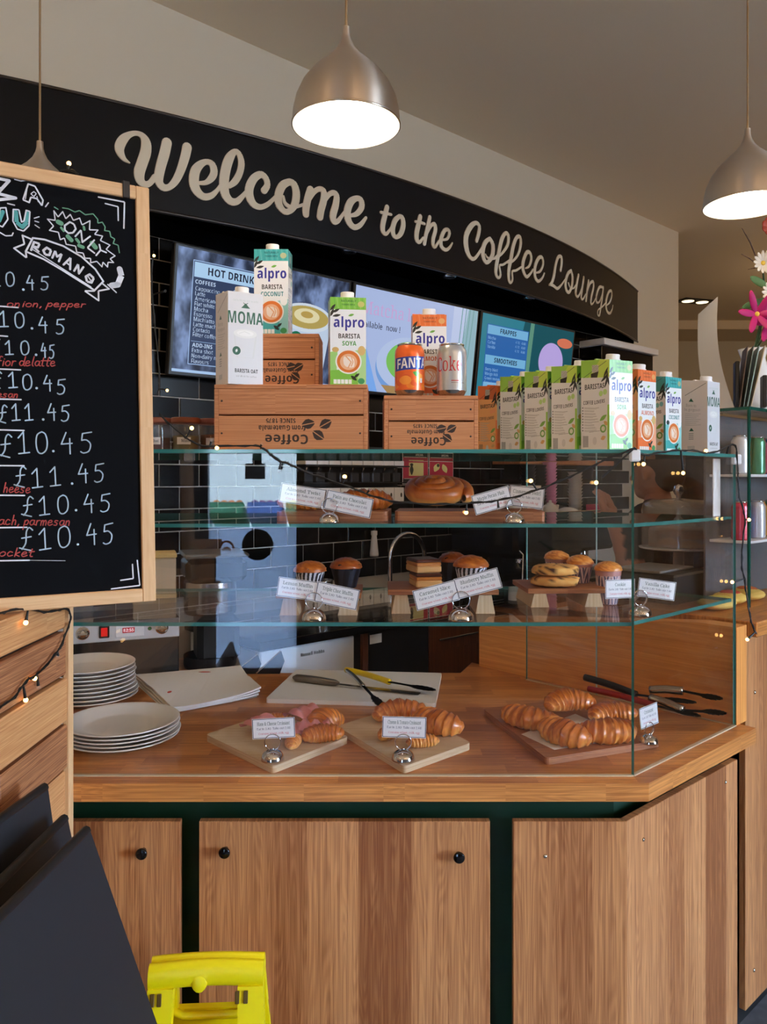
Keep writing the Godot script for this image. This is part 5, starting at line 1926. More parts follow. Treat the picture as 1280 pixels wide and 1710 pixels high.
# a small riser: top board on two splayed feet
func riser(label: String, where: Vector3, turn: float, w: float, d: float, h: float) -> void:
	var o := thing("wooden_riser", label, "riser", where, turn, "wooden risers on the low shelf")
	var b := MB.new()
	b.box(Vector3(0, h - 0.006, 0), Vector3(w, 0.012, d), 0.001, 0)
	part("top", b, M.brown_board, o)
	for sg in [-1, 1]:
		b = MB.new()
		b.x = Transform3D(Basis(), Vector3(sg * (w / 2 - 0.03), 0, 0))
		b.prism(PackedVector2Array([Vector2(-0.022, 0), Vector2(0.022, 0), Vector2(0.014, h - 0.0125), Vector2(-0.014, h - 0.0125)]), -d / 2 + 0.004, d / 2 - 0.004)
		part("foot", b, M.pale_board, o)

func muffin(label: String, where: Vector3, r: float, h: float, wrap: Material, top_dark: float, sd: int, stripes := false) -> void:
	var o := thing("muffin", label, "muffin", where, sd * 0.9, "muffins on the low shelf")
	var b := MB.new()
	var rows := []
	for q in [[0.0, 0.0], [0.7, 0.0], [0.72, 0.02], [1.0, 0.75], [1.06, 0.98], [1.0, 1.0]]:
		var row := PackedVector3Array()
		for k in 40:
			var a := TAU * k / 40
			var f: float = q[0] * (1.0 + (0.035 if k % 2 else -0.035) * (1.0 if q[1] > 0 else 0.0))
			var tall: float = q[1] * (1.0 + (0.14 * sin(a * 4.0) if stripes and q[1] > 0.9 else 0.0))
			row.append(Vector3(cos(a) * r * 0.86 * f, tall * h, sin(a) * r * 0.86 * f))
		rows.append(row)
	b.grid(rows, true, 0, Rect2(0, 0, 1, 1))
	part("wrapper", b, wrap, o)
	b = MB.new()
	var nz := noise(sd, 40.0, 3)
	rows = []
	var cols := []
	for i in 11:
		var ph := PI / 2 * i / 10
		var row := PackedVector3Array()
		var cr := []
		for k in 28:
			var a := TAU * k / 28
			var w := 1.0 + 0.10 * nz.get_noise_3d(cos(a) * 0.4, sin(a) * 0.4, ph + sd)
			row.append(Vector3(cos(a) * cos(ph) * r * w, h * 0.92 + sin(ph) * r * 0.62 * w, sin(a) * cos(ph) * r * w))
			cr.append(baked(clampf(top_dark + 0.5 * nz.get_noise_3d(cos(a) * 2.0, sin(a) * 2.0, ph * 2.0), 0, 1)))
		rows.append(row)
		cols.append(cr)
	b.grid(rows, true, 0, Rect2(0, 0, 1, 1), cols)
	part("cake_top", b, pastry_mat(), o)

func stripes(a: Color, c: Color, n: int, diag := 0.0) -> Image:
	var im := Image.create(256, 64, false, Image.FORMAT_RGB8)
	for x in 256:
		for y in 64:
			im.set_pixel(x, y, a if fposmod((x + y * diag) / 256.0 * n, 1.0) < 0.5 else c)
	return im

func zigzag() -> Image:
	var im := Image.create(256, 64, false, Image.FORMAT_RGB8)
	for x in 256:
		for y in 64:
			var v := fposmod((y + absf(fposmod(x, 32) - 16) * 1.2) / 16.0, 1.0)
			im.set_pixel(x, y, rgb(92, 84, 110) if v < 0.4 and y < 40 else rgb(214, 186, 186) if y < 40 else rgb(196, 140, 130))
	return im

func swirl_bun(label: String, where: Vector3, r: float, sd: int, tilt := 0.0) -> void:
	var o := thing("swirl_bun", label, "pastry", where, 0.0, "glazed swirl buns on the middle shelf")
	o.basis = Basis(Vector3.RIGHT, tilt)
	var rows := []
	var cols := []
	var n := 110
	var nz := noise(sd, 30.0, 2)
	for i in n + 1:
		var t := i / float(n)
		var a := t * TAU * 3.1
		var rr := lerpf(0.008, r * 0.84, t)
		var o2 := Vector3(cos(a) * rr, 0.018 + 0.020 * (1.0 - t), sin(a) * rr)
		var side := Vector3(cos(a), 0, sin(a))
		var row := PackedVector3Array()
		var cr := []
		var f := r * 0.17 * (0.4 if i == 0 or i == n else 1.0)
		for j in 12:
			var th := TAU * j / 12
			row.append(o2 + side * cos(th) * f + Vector3.UP * maxf(sin(th) * f * 1.35, -o2.y))
			cr.append(baked(clampf(0.55 + 0.3 * sin(th) + 0.3 * nz.get_noise_3d(a * 0.05, th * 0.05, t) - (0.3 if sin(th) < -0.2 else 0.0), 0, 1)))
		rows.append(row)
		cols.append(cr)
	var b := MB.new()
	b.grid(rows, true, 0, Rect2(0, 0, 1, 1), cols)
	part("spiral", b, pastry_mat(), o)

func shelf_food() -> void:
	var hm := SHELF_MID + 0.0005
	var hl := SHELF_LOW + 0.0005
	# middle shelf
	var bd := [["left scalloped wooden board on the middle shelf", [[-0.24, 1.74], [0.01, 1.74], [0.02, 1.93], [-0.23, 1.93]]], ["long wooden board under the big swirl bun", [[0.025, 1.75], [0.36, 1.73], [0.37, 1.93], [0.04, 1.94]]]]
	for e in bd:
		board("pastry_board", e[0], e[1], hm, 0.022, M.brown_board)
	var hb := hm + 0.0225
	swirl_bun("big glazed cinnamon swirl in the middle of the middle shelf", plan(0.125, hb + 0.024, 1.835), 0.088, 3, 0.30)
	swirl_bun("glazed swirl behind the right middle card", plan(0.30, hb, 1.85), 0.06, 4, 0.0)
	var pc := croissant_mesh(8, 0.14, 0.034, 0.2, 0.12)
	one("chocolate_pastry", pc, pastry_mat(), "golden chocolate pastry at the right of the left board", "pastry", plan(-0.045, hb, 1.83), Basis(Vector3.UP, 0.3))
	one("flat_pastry", croissant_mesh(9, 0.13, 0.026, 0.2, 0.0), pastry_mat(), "flat golden pastry behind the left card on the middle shelf", "pastry", plan(-0.19, hb, 1.84), Basis(Vector3.UP, -0.3))
	card_holder("chrome card holder at left on the middle shelf", plan(-0.118, hm, 1.70), 0.0, [["Almond Twist", -0.058, 0.058, -0.16, 0.1, 0.1, 0.042], ["Pain au Chocolat", 0.042, 0.040, -0.21, -0.05, 0.104, 0.043]], 0.95)
	card_holder("chrome card holder at right on the middle shelf", plan(0.285, hm, 1.70), 0.0, [["Maple Pecan Plait", -0.048, 0.048, 0.27, 0.1, 0.086, 0.044], ["Cinnamon Swirl", 0.027, 0.055, -0.1, -0.35, 0.075, 0.046]], 0.95)
	# low shelf, left
	riser("wooden riser under the dark wrapped muffins", plan(-0.145, hl, 1.81), 0.0, 0.19, 0.15, 0.05)
	var strip := tex_mat("wrapper_stripes", stripes(rgb(30, 32, 40), rgb(214, 216, 224), 20, 0.25), 0.6)
	var dark := tex_mat("wrapper_dark", stripes(rgb(20, 21, 28), rgb(40, 46, 62), 7, 0.6), 0.5)
	muffin("muffin in a black and white striped wrapper at left", plan(-0.170, hl + 0.0505, 1.80), 0.038, 0.045, strip, 0.75, 4, true)
	muffin("chocolate muffin in a black wrapper beside the striped one", plan(-0.088, hl + 0.0505, 1.83), 0.038, 0.05, dark, 1.0, 7, true)
	card_holder("chrome card holder at left on the low shelf", plan(-0.151, hl, 1.69), 0.0, [["Lemon Muffin", -0.036, 0.066, -0.15, 0.1, 0.086, 0.042], ["Triple Choc Muffin", 0.050, 0.051, -0.2, -0.05, 0.094, 0.045]], 1.05)
	# low shelf, middle
	riser("wooden riser under the caramel slices", plan(0.135, hl, 1.83), 0.0, 0.25, 0.15, 0.055)
	for k in 2:
		var o := thing("caramel_slice", ["caramel slice topped with chocolate, lower of two", "caramel slice topped with chocolate, leaning on the other"][k], "cake slice", plan(0.098 - k * 0.004, hl + 0.056 + k * 0.032, 1.82 + k * 0.01), 0.2 + k * 0.12, "caramel slices on the low shelf")
		var b := MB.new()
		b.box(Vector3(0, 0.008, 0), Vector3(0.062, 0.016, 0.075), 0.003)
		part("biscuit", b, mat("shortbread", rgb(206, 156, 96), 0.8), o)
		b = MB.new()
		b.box(Vector3(0, 0.0195, 0), Vector3(0.061, 0.008, 0.074), 0.002)
		part("caramel", b, mat("caramel", rgb(186, 116, 50), 0.35), o)
		b = MB.new()
		b.box(Vector3(0, 0.027, 0), Vector3(0.062, 0.008, 0.075), 0.003)
		part("chocolate", b, mat("chocolate", rgb(78, 38, 26), 0.3), o)
	muffin("muffin in a striped wrapper with nuts, right of the caramel slices", plan(0.205, hl + 0.0555, 1.83), 0.042, 0.048, strip, 0.72, 9, true)
	muffin("dark wrapped muffin between the caramel slices and the striped one", plan(0.168, hl + 0.0555, 1.88), 0.036, 0.055, dark, 0.95, 12, true)
	card_holder("chrome card holder in the middle of the low shelf", plan(0.168, hl, 1.69), 0.0, [["Caramel Slice", -0.054, 0.052, 0.25, 0.05, 0.096, 0.045], ["Blueberry Muffin", 0.037, 0.078, 0.27, -0.05, 0.098, 0.045]], 1.1)
	# low shelf, right: cookies and small cakes
	riser("wooden riser under the cookies and small cakes", plan(0.432, hl, 1.93), 0.05, 0.19, 0.17, 0.045)
	var hr := hl + 0.0455
	for k in 2:
		var b := MB.new()
		var rows := []
		var cols := []
		var nz := noise(30 + k, 30.0, 3)
		for i in 9:
			var ph := PI * i / 8 - PI / 2
			var row := PackedVector3Array()
			var cr := []
			for j in 30:
				var a := TAU * j / 30
				var w := 1.0 + 0.16 * nz.get_noise_3d(cos(a) * 0.8, sin(a) * 0.8, ph)
				row.append(Vector3(cos(a) * pow(cos(ph), 0.4) * 0.058 * w, 0.013 + signf(ph) * pow(absf(sin(ph)), 0.6) * 0.012, sin(a) * pow(cos(ph), 0.4) * 0.052 * w))
				var spot := nz.get_noise_3d(cos(a) * 2.0, sin(a) * 2.0, ph * 2.0 + 5.0)
				cr.append(rgb(70, 36, 24).srgb_to_linear() if spot > 0.24 else baked(0.16 + 0.3 * spot))
			rows.append(row)
			cols.append(cr)
		b.grid(rows, true, 0, Rect2(0, 0, 1, 1), cols)
		var o := thing("cookie", ["thick chocolate chip cookie, lower of two", "thick chocolate chip cookie, on top of the other"][k], "cookie", plan(0.415 + 0.002 * k, hr + k * 0.0265, 1.89), k * 0.5, "chunky cookies on the low shelf")
		part("crumb", b, mat("cookie_crumb", Color.WHITE, 0.8, 0.0, {"vertex_color_use_as_albedo": true}), o)
	var zz := tex_mat("wrapper_zigzag", zigzag(), 0.6)
	muffin("small golden cake in a patterned wrapper, middle of three", plan(0.492, hr, 1.95), 0.034, 0.052, zz, 0.45, 15)
	muffin("small golden cake in a patterned wrapper, right of three", plan(0.548, hl, 1.90), 0.034, 0.09, zz, 0.45, 17)
	muffin("small golden cake in a patterned wrapper, left rear of three", plan(0.445, hr, 2.0), 0.033, 0.06, zz, 0.5, 19)
	card_holder("chrome card holder at the glass corner on the low shelf", plan(0.575, hl, 1.745), 0.25, [["Cookie", -0.05, 0.06, 0.0, 0.0, 0.073, 0.042], ["Vanilla Cake", 0.042, 0.056, -0.14, -0.15, 0.088, 0.042]], 1.0)

# ---------------------------------------------------------------- behind the counter
func wbox(b: MB, s0: float, s1: float, h0: float, h1: float, t0: float, t1: float, bev := 0.0, grain := 1) -> void:
	var keep := b.x
	b.x = Transform3D(Basis(Vector3.UP, TURN), wallp(0, 0, 0))
	b.box(Vector3((s0 + s1) / 2, (h0 + h1) / 2, (t0 + t1) / 2), Vector3(s1 - s0, h1 - h0, absf(t1 - t0)), bev, grain)
	b.x = keep

func back_counter() -> void:
	var o := thing("back_counter", "black topped back counter under the tiled wall", "counter", Vector3.ZERO)
	var b := MB.new()
	wbox(b, 0.66, 3.9, 0.968, 1.0, 0.012, 0.54, 0.002)
	part("top", b, M.black_gloss, o)
	b = MB.new()
	wbox(b, 1.105, 3.9, 0.0, 0.968, 0.012, 0.49)
	part("body", b, M.black_paint, o)
	b = MB.new()
	wbox(b, 1.144, 1.172, 0.0, 0.967, 0.49, 0.505, 0.001)
	part("stile", b, M.cabinet_brown, o)
	b = MB.new()
	wbox(b, 1.176, 1.502, 0.05, 0.96, 0.49, 0.505, 0.002)
	part("black_panel", b, mat("panel_black", rgb(24, 24, 26), 0.35), o)
	b = MB.new()
	wbox(b, 1.18, 1.24, 0.915, 0.95, 0.505, 0.5065)
	part("label", b, M.paper, o)
	for k in 3:
		b = MB.new()
		b.uvo = Vector2(k * 0.3, 0)
		wbox(b, 1.508 + k * 0.4, 1.904 + k * 0.4, 0.05, 0.96, 0.49, 0.506, 0.002)
		var d := part("cabinet_door", b, M.cabinet_brown, o)
		b = MB.new()
		b.tube([wallp(1.56 + k * 0.4, 0.88, 0.512), wallp(1.80 + k * 0.4, 0.88, 0.512)], 0.005, 8)
		part("handle", b, M.steel, d)
	o = thing("fridge", "small white fridge under the back counter, with dark lettering", "fridge", Vector3.ZERO)
	b = MB.new()
	wbox(b, 0.675, 1.1, 0.02, 0.964, 0.03, 0.49, 0.006)
	part("body", b, M.white_plastic, o)
	b = MB.new()
	wbox(b, 0.677, 1.098, 0.06, 0.962, 0.491, 0.512, 0.006)
	var door := part("door", b, M.white_plastic, o)
	b = MB.new()
	b.x = Transform3D(Basis(Vector3.UP, TURN), wallp(0.90, 0.925, 0.5125))
	var tm := TextMesh.new()
	tm.font = font_bold
	tm.text = "Russell Hobbs"
	tm.font_size = 32
	tm.pixel_size = 0.0005
	tm.depth = 0.0005
	var tx := same("lettering", tm, M.black_paint, door, b.x)
	for k in 4:
		b = MB.new()
		wbox(b, [0.69, 1.05, 0.69, 1.05][k], [0.73, 1.09, 0.73, 1.09][k], 0.0, 0.02, [0.05, 0.05, 0.44, 0.44][k], [0.09, 0.09, 0.48, 0.48][k])
		part("foot", b, M.black_plastic, o)
	# tap
	o = thing("kitchen_tap", "tall curved chrome kitchen tap on the back counter", "tap", wallp(1.475, 1.0005, 0.30), TURN)
	b = MB.new()
	b.lathe([Vector2(0, 0), Vector2(0.028, 0), Vector2(0.028, 0.006), Vector2(0.017, 0.012), Vector2(0.016, 0.07), Vector2(0.011, 0.075)], 20)
	part("base", b, M.chrome, o)
	b = MB.new()
	var pts := [Vector3(0, 0.07, 0), Vector3(0, 0.2, 0)]
	for k in 13:
		var a := PI - PI * 0.94 * k / 12.0
		pts.append(Vector3(0.105 + cos(a) * 0.105, 0.21 + sin(a) * 0.10, 0))
	pts.append(Vector3(0.213, 0.17, 0))
	b.tube(pts, 0.0105, 12)
	part("spout", b, M.chrome, o)
	b = MB.new()
	b.tube([Vector3(0.012, 0.045, 0), Vector3(0.03, 0.05, 0.03), Vector3(0.04, 0.075, 0.05)], 0.005, 8)
	part("lever", b, M.chrome, o)
	# steel jugs and a hob of tins at the tap
	for k in 3:
		o = thing("steel_canister", ["steel canister beside the chrome tap", "steel canister right of the tap, behind the low shelf", "steel canister nearest the coffee machine"][k], "canister", wallp([1.18, 1.86, 1.96][k], 1.0005, [0.2, 0.2, 0.22][k]), 0.0, "steel canisters on the back counter")
		b = MB.new()
		b.lathe([Vector2(0, 0), Vector2(0.05, 0), Vector2(0.05, 0.13), Vector2(0.052, 0.133), Vector2(0.048, 0.133), Vector2(0.047, 0.02), Vector2(0, 0.02)], 28)
		part("body", b, M.steel, o)
	# coffee machine
	o = thing("coffee_machine", "black espresso machine on the back counter with chrome fittings", "coffee machine", wallp(2.5, 1.0005, 0.0), TURN)
	b = MB.new()
	b.box(Vector3(0, 0.27, 0.30), Vector3(0.86, 0.18, 0.42), 0.02)
	part("head", b, M.black_gloss, o)
	b = MB.new()
	b.box(Vector3(0, 0.10, 0.22), Vector3(0.84, 0.17, 0.24), 0.01)
	part("back_body", b, M.black_gloss, o)
	b = MB.new()
	b.box(Vector3(0, 0.025, 0.38), Vector3(0.86, 0.05, 0.30), 0.008)
	part("drip_tray", b, M.black_plastic, o)
	for x in [-0.28, -0.02, 0.24]:
		b = MB.new()
		b.lathe([Vector2(0, 0.12), Vector2(0.034, 0.12), Vector2(0.036, 0.18), Vector2(0, 0.18)], 22, Vector3(x, 0, 0.42))
		var gh := part("group_head", b, M.chrome, o)
		b = MB.new()
		b.tube([Vector3(x, 0.125, 0.45), Vector3(x + 0.01, 0.115, 0.56)], 0.011, 10)
		part("portafilter", b, M.black_plastic, gh)
	for x in [-0.40, 0.40]:
		b = MB.new()
		b.tube([Vector3(x, 0.22, 0.50), Vector3(x, 0.2, 0.53), Vector3(x - 0.02, 0.06, 0.54)], 0.005, 8)
		part("steam_wand", b, M.chrome, o)
	b = MB.new()
	for z in [0.12, 0.50]:
		b.tube([Vector3(-0.42, 0.385, z), Vector3(0.42, 0.385, z)], 0.005, 8)
	for x in [-0.42, 0.42]:
		b.tube([Vector3(x, 0.385, 0.12), Vector3(x, 0.385, 0.50)], 0.005, 8)
		for z in [0.12, 0.50]:
			b.tube([Vector3(x, 0.36, z), Vector3(x, 0.385, z)], 0.005, 8)
	part("cup_rail", b, M.chrome, o)
	var hm := 1.3612
	# mugs in two columns
	b = MB.new()
	b.lathe([Vector2(0, 0), Vector2(0.03, 0), Vector2(0.038, 0.008), Vector2(0.04, 0.078), Vector2(0.037, 0.078), Vector2(0.035, 0.012), Vector2(0, 0.01)], 24)
	var mug := b.done()
	b = MB.new()
	b.tube(curve3([Vector3(0.038, 0.065, 0), Vector3(0.062, 0.06, 0), Vector3(0.064, 0.03, 0), Vector3(0.037, 0.018, 0)], 5), 0.0045, 8)
	var ear := b.done()
	for k in 4:
		o = thing("mug", "white mug in the %s column on the coffee machine, %s of two" % [["left", "right"][k / 2], ["lower", "upper"][k % 2]], "mug", wallp(2.19 + (k / 2) * 0.13, hm + (k % 2) * 0.079, 0.42), TURN + 0.4, "white mugs on the coffee machine")
		same("cup", mug, M.china, o)
		same("ear", ear, M.china, o)
	# takeaway cup towers: each cup counts, but only rims show
	var spec := [[2.44, 0.30, 15, "ribbed_black", rgb(22, 22, 26), "black"], [2.56, 0.28, 15, "ribbed_black", rgb(22, 22, 26), "dark"], [2.68, 0.26, 16, "cup_pink", rgb(206, 130, 150), "pink patterned"], [2.83, 0.32, 13, "cup_pale", rgb(206, 206, 204), "pale grey"]]
	for q in spec:
		var tall: int = q[2]
		o = thing("cup_tower", "tower of nested %s takeaway cups on the coffee machine" % q[5], "cup tower", wallp(q[0], hm, q[1]), 0.0, "towers of takeaway cups")
		for k in tall:
			b = MB.new()
			var y := k * 0.0175
			b.lathe([Vector2(0.030 if k else 0.0, y), Vector2(0.031, y), Vector2(0.0405, y + 0.0165), Vector2(0.0425, y + 0.0172), Vector2(0.0405, y + 0.0175), Vector2(0.030, y + 0.0175)] if k else [Vector2(0, 0), Vector2(0.03, 0), Vector2(0.0405, 0.0165), Vector2(0.0425, 0.0172), Vector2(0.0405, 0.0175), Vector2(0, 0.0175)], 22)
			part("cup", b, mat("%s_%s" % [q[3], q[5].left(4)], q[4], 0.5), o)
	# teapot, bowl, pink box
	o = thing("teapot", "small white teapot on the coffee machine", "teapot", wallp(2.42, hm, 0.45), TURN)
	b = MB.new()
	b.lathe([Vector2(0, 0), Vector2(0.028, 0), Vector2(0.042, 0.02), Vector2(0.043, 0.038), Vector2(0.03, 0.06), Vector2(0.018, 0.064), Vector2(0.016, 0.07), Vector2(0.007, 0.073), Vector2(0.008, 0.082), Vector2(0, 0.085)], 24)
	part("pot", b, M.china, o)
	b = MB.new()
	b.tube(curve3([Vector3(0.04, 0.02, 0), Vector3(0.058, 0.035, 0), Vector3(0.066, 0.06, 0)], 5), 0.006, 8)
	part("spout", b, M.china, o)
	b = MB.new()
	b.tube(curve3([Vector3(-0.036, 0.05, 0), Vector3(-0.062, 0.05, 0), Vector3(-0.062, 0.02, 0), Vector3(-0.04, 0.016, 0)], 5), 0.0045, 8)
	part("handle", b, M.china, o)
	o = thing("bowl", "upturned white bowl on the coffee machine", "bowl", wallp(2.60, hm, 0.43), 0.0)
	b = MB.new()
	b.lathe([Vector2(0.07, 0), Vector2(0.066, 0.012), Vector2(0.045, 0.035), Vector2(0.02, 0.044), Vector2(0, 0.045)], 28)
	part("shell", b, M.china, o)
	b = MB.new()
	wbox(b, 2.78, 2.90, hm, hm + 0.055, 0.42, 0.50, 0.002)
	solo("pink_box", b, mat("box_pink", rgb(206, 66, 92), 0.6), "small pink box on the coffee machine behind the glass corner", "box")
	# left: hot cupboard with control strip, behind the plates
	var hw := 0.9205
	var turn := 0.4
	o = thing("hot_cupboard", "stainless hot cupboard with knobs and red display behind the plates", "appliance", plan(-0.86, hw, 2.42), turn)
	b = MB.new()
	b.box(Vector3(0, 0.095, -0.1), Vector3(0.44, 0.19, 0.2), 0.004)
	part("body", b, mat("dark_steel", rgb(70, 66, 62), 0.25, 0.7), o)
	b = MB.new()
	b.box(Vector3(0, 0.155, 0.004), Vector3(0.44, 0.06, 0.008), 0.002)
	var strip := part("control_strip", b, mat("strip_steel", rgb(214, 214, 216), 0.4, 0.3), o)
	for x in [-0.07, 0.165]:
		b = MB.new()
		b.x = Transform3D(Basis(Vector3.RIGHT, PI / 2), Vector3(x, 0.157, 0.008))
		b.lathe([Vector2(0.02, 0), Vector2(0.02, 0.004), Vector2(0.012, 0.006), Vector2(0.011, 0.018), Vector2(0, 0.019)], 22)
		b.x = Transform3D()
		b.box(Vector3(x, 0.157, 0.024), Vector3(0.03, 0.008, 0.016), 0.002)
		part("dial", b, M.chrome, strip)
	b = MB.new()
	b.box(Vector3(-0.008, 0.157, 0.011), Vector3(0.03, 0.038, 0.008), 0.002)
	part("switch_housing", b, M.black_plastic, strip)
	b = MB.new()
	b.box(Vector3(-0.008, 0.157, 0.016), Vector3(0.019, 0.026, 0.004), 0.001)
	part("lit_switch", b, mat("switch_light_red", rgb(190, 20, 16), 0.3, 0.0, {"emission_enabled": true, "emission": rgb(230, 30, 20), "emission_energy_multiplier": 0.6}), strip)
	b = MB.new()
	b.box(Vector3(0.068, 0.157, 0.0085), Vector3(0.085, 0.042, 0.003), 0.001)
	part("display_frame", b, M.white_plastic, strip)
	b = MB.new()
	b.box(Vector3(0.064, 0.157, 0.0105), Vector3(0.036, 0.016, 0.002), 0.0005)
	part("display_window", b, mat("display_red", rgb(120, 10, 20), 0.3, 0.0, {"emission_enabled": true, "emission": rgb(220, 30, 50), "emission_energy_multiplier": 0.5}), strip)
	tm = TextMesh.new()
	tm.font = font_bold
	tm.text = "82:55"
	tm.font_size = 16
	tm.pixel_size = 0.0008
	tm.depth = 0.0004
	same("digits", tm, mat("digit_light", rgb(255, 230, 230), 0.4, 0.0, {"emission_enabled": true, "emission": rgb(255, 220, 220), "emission_energy_multiplier": 0.8}), strip, Transform3D(Basis(), Vector3(0.064, 0.157, 0.0118)))
	for x in [-0.135, 0.128]:
		b = MB.new()
		b.ball(Vector3(x, 0.157, 0.009), Vector3(0.006, 0.006, 0.004), 12, 8)
		part("green_lamp", b, mat("lamp_green", rgb(20, 110, 60), 0.2), strip)
	# on it: a kraft box and a coffee urn
	o = thing("kraft_box", "beige kraft paper box beside the chalkboard, behind the glass", "box", plan(-0.735, hw + 0.1905, 2.50), 0.3)
	b = MB.new()
	b.box(Vector3(0, 0.095, 0), Vector3(0.13, 0.19, 0.12), 0.004)
	part("box", b, mat("kraft", rgb(206, 190, 164), 0.85), o)
	b = MB.new()
	b.box(Vector3(0, 0.197, 0), Vector3(0.135, 0.014, 0.125), 0.003)
	part("lid", b, mat("kraft_lid", rgb(214, 184, 122), 0.8), o)
	o = thing("coffee_urn", "steel coffee urn with black lid and glass top behind the paper bags", "urn", plan(-0.585, hw, 2.63), 0.35)
	b = MB.new()
	b.lathe([Vector2(0, 0), Vector2(0.085, 0), Vector2(0.088, 0.01), Vector2(0.088, 0.04)], 32)
	b.box(Vector3(0.02, 0.10, 0), Vector3(0.14, 0.16, 0.14), 0.02)
	part("base", b, M.black_plastic, o)
	b = MB.new()
	b.lathe([Vector2(0.0, 0.18), Vector2(0.085, 0.18), Vector2(0.087, 0.19), Vector2(0.087, 0.285), Vector2(0.085, 0.29), Vector2(0, 0.29)], 36)
	part("drum", b, M.steel, o)
	b = MB.new()
	b.box(Vector3(0.01, 0.33, 0), Vector3(0.20, 0.08, 0.19), 0.018)
	part("lid", b, M.black_gloss, o)
	b = MB.new()
	b.box(Vector3(0.01, 0.378, 0), Vector3(0.21, 0.014, 0.2), 0.005)
	part("glass_top", b, mat("smoked_glass", rgb(96, 104, 104), 0.05, 0.0, {"clearcoat_enabled": true}), o)
	# two slanted black card stands
	for k in 2:
		o = thing("card_stand", ["left slanted black card stand behind the paper bags", "right slanted black card stand behind the paper bags"][k], "card stand", plan(-0.44 + k * 0.075, hw, 2.515), 0.0, "black card stands")
		b = MB.new()
		b.prism(PackedVector2Array([Vector2(-0.045, 0), Vector2(0.03, 0), Vector2(0.045, 0.03 + k * 0.01), Vector2(0.034, 0.062 + k * 0.012)]), 0.0, -0.006)
		part("leaf", b, M.black_plastic, o)
		b = MB.new()
		b.tube([Vector3(-0.046, 0.003, 0.002), Vector3(0.034, 0.064 + k * 0.012, 0.002)], 0.0018, 6)
		part("edge", b, M.steel, o)

const NTH := ["leftmost", "second from left", "third from left", "fourth from left", "fifth from left", "sixth from left", "seventh from left", "eighth from left", "ninth from left"]

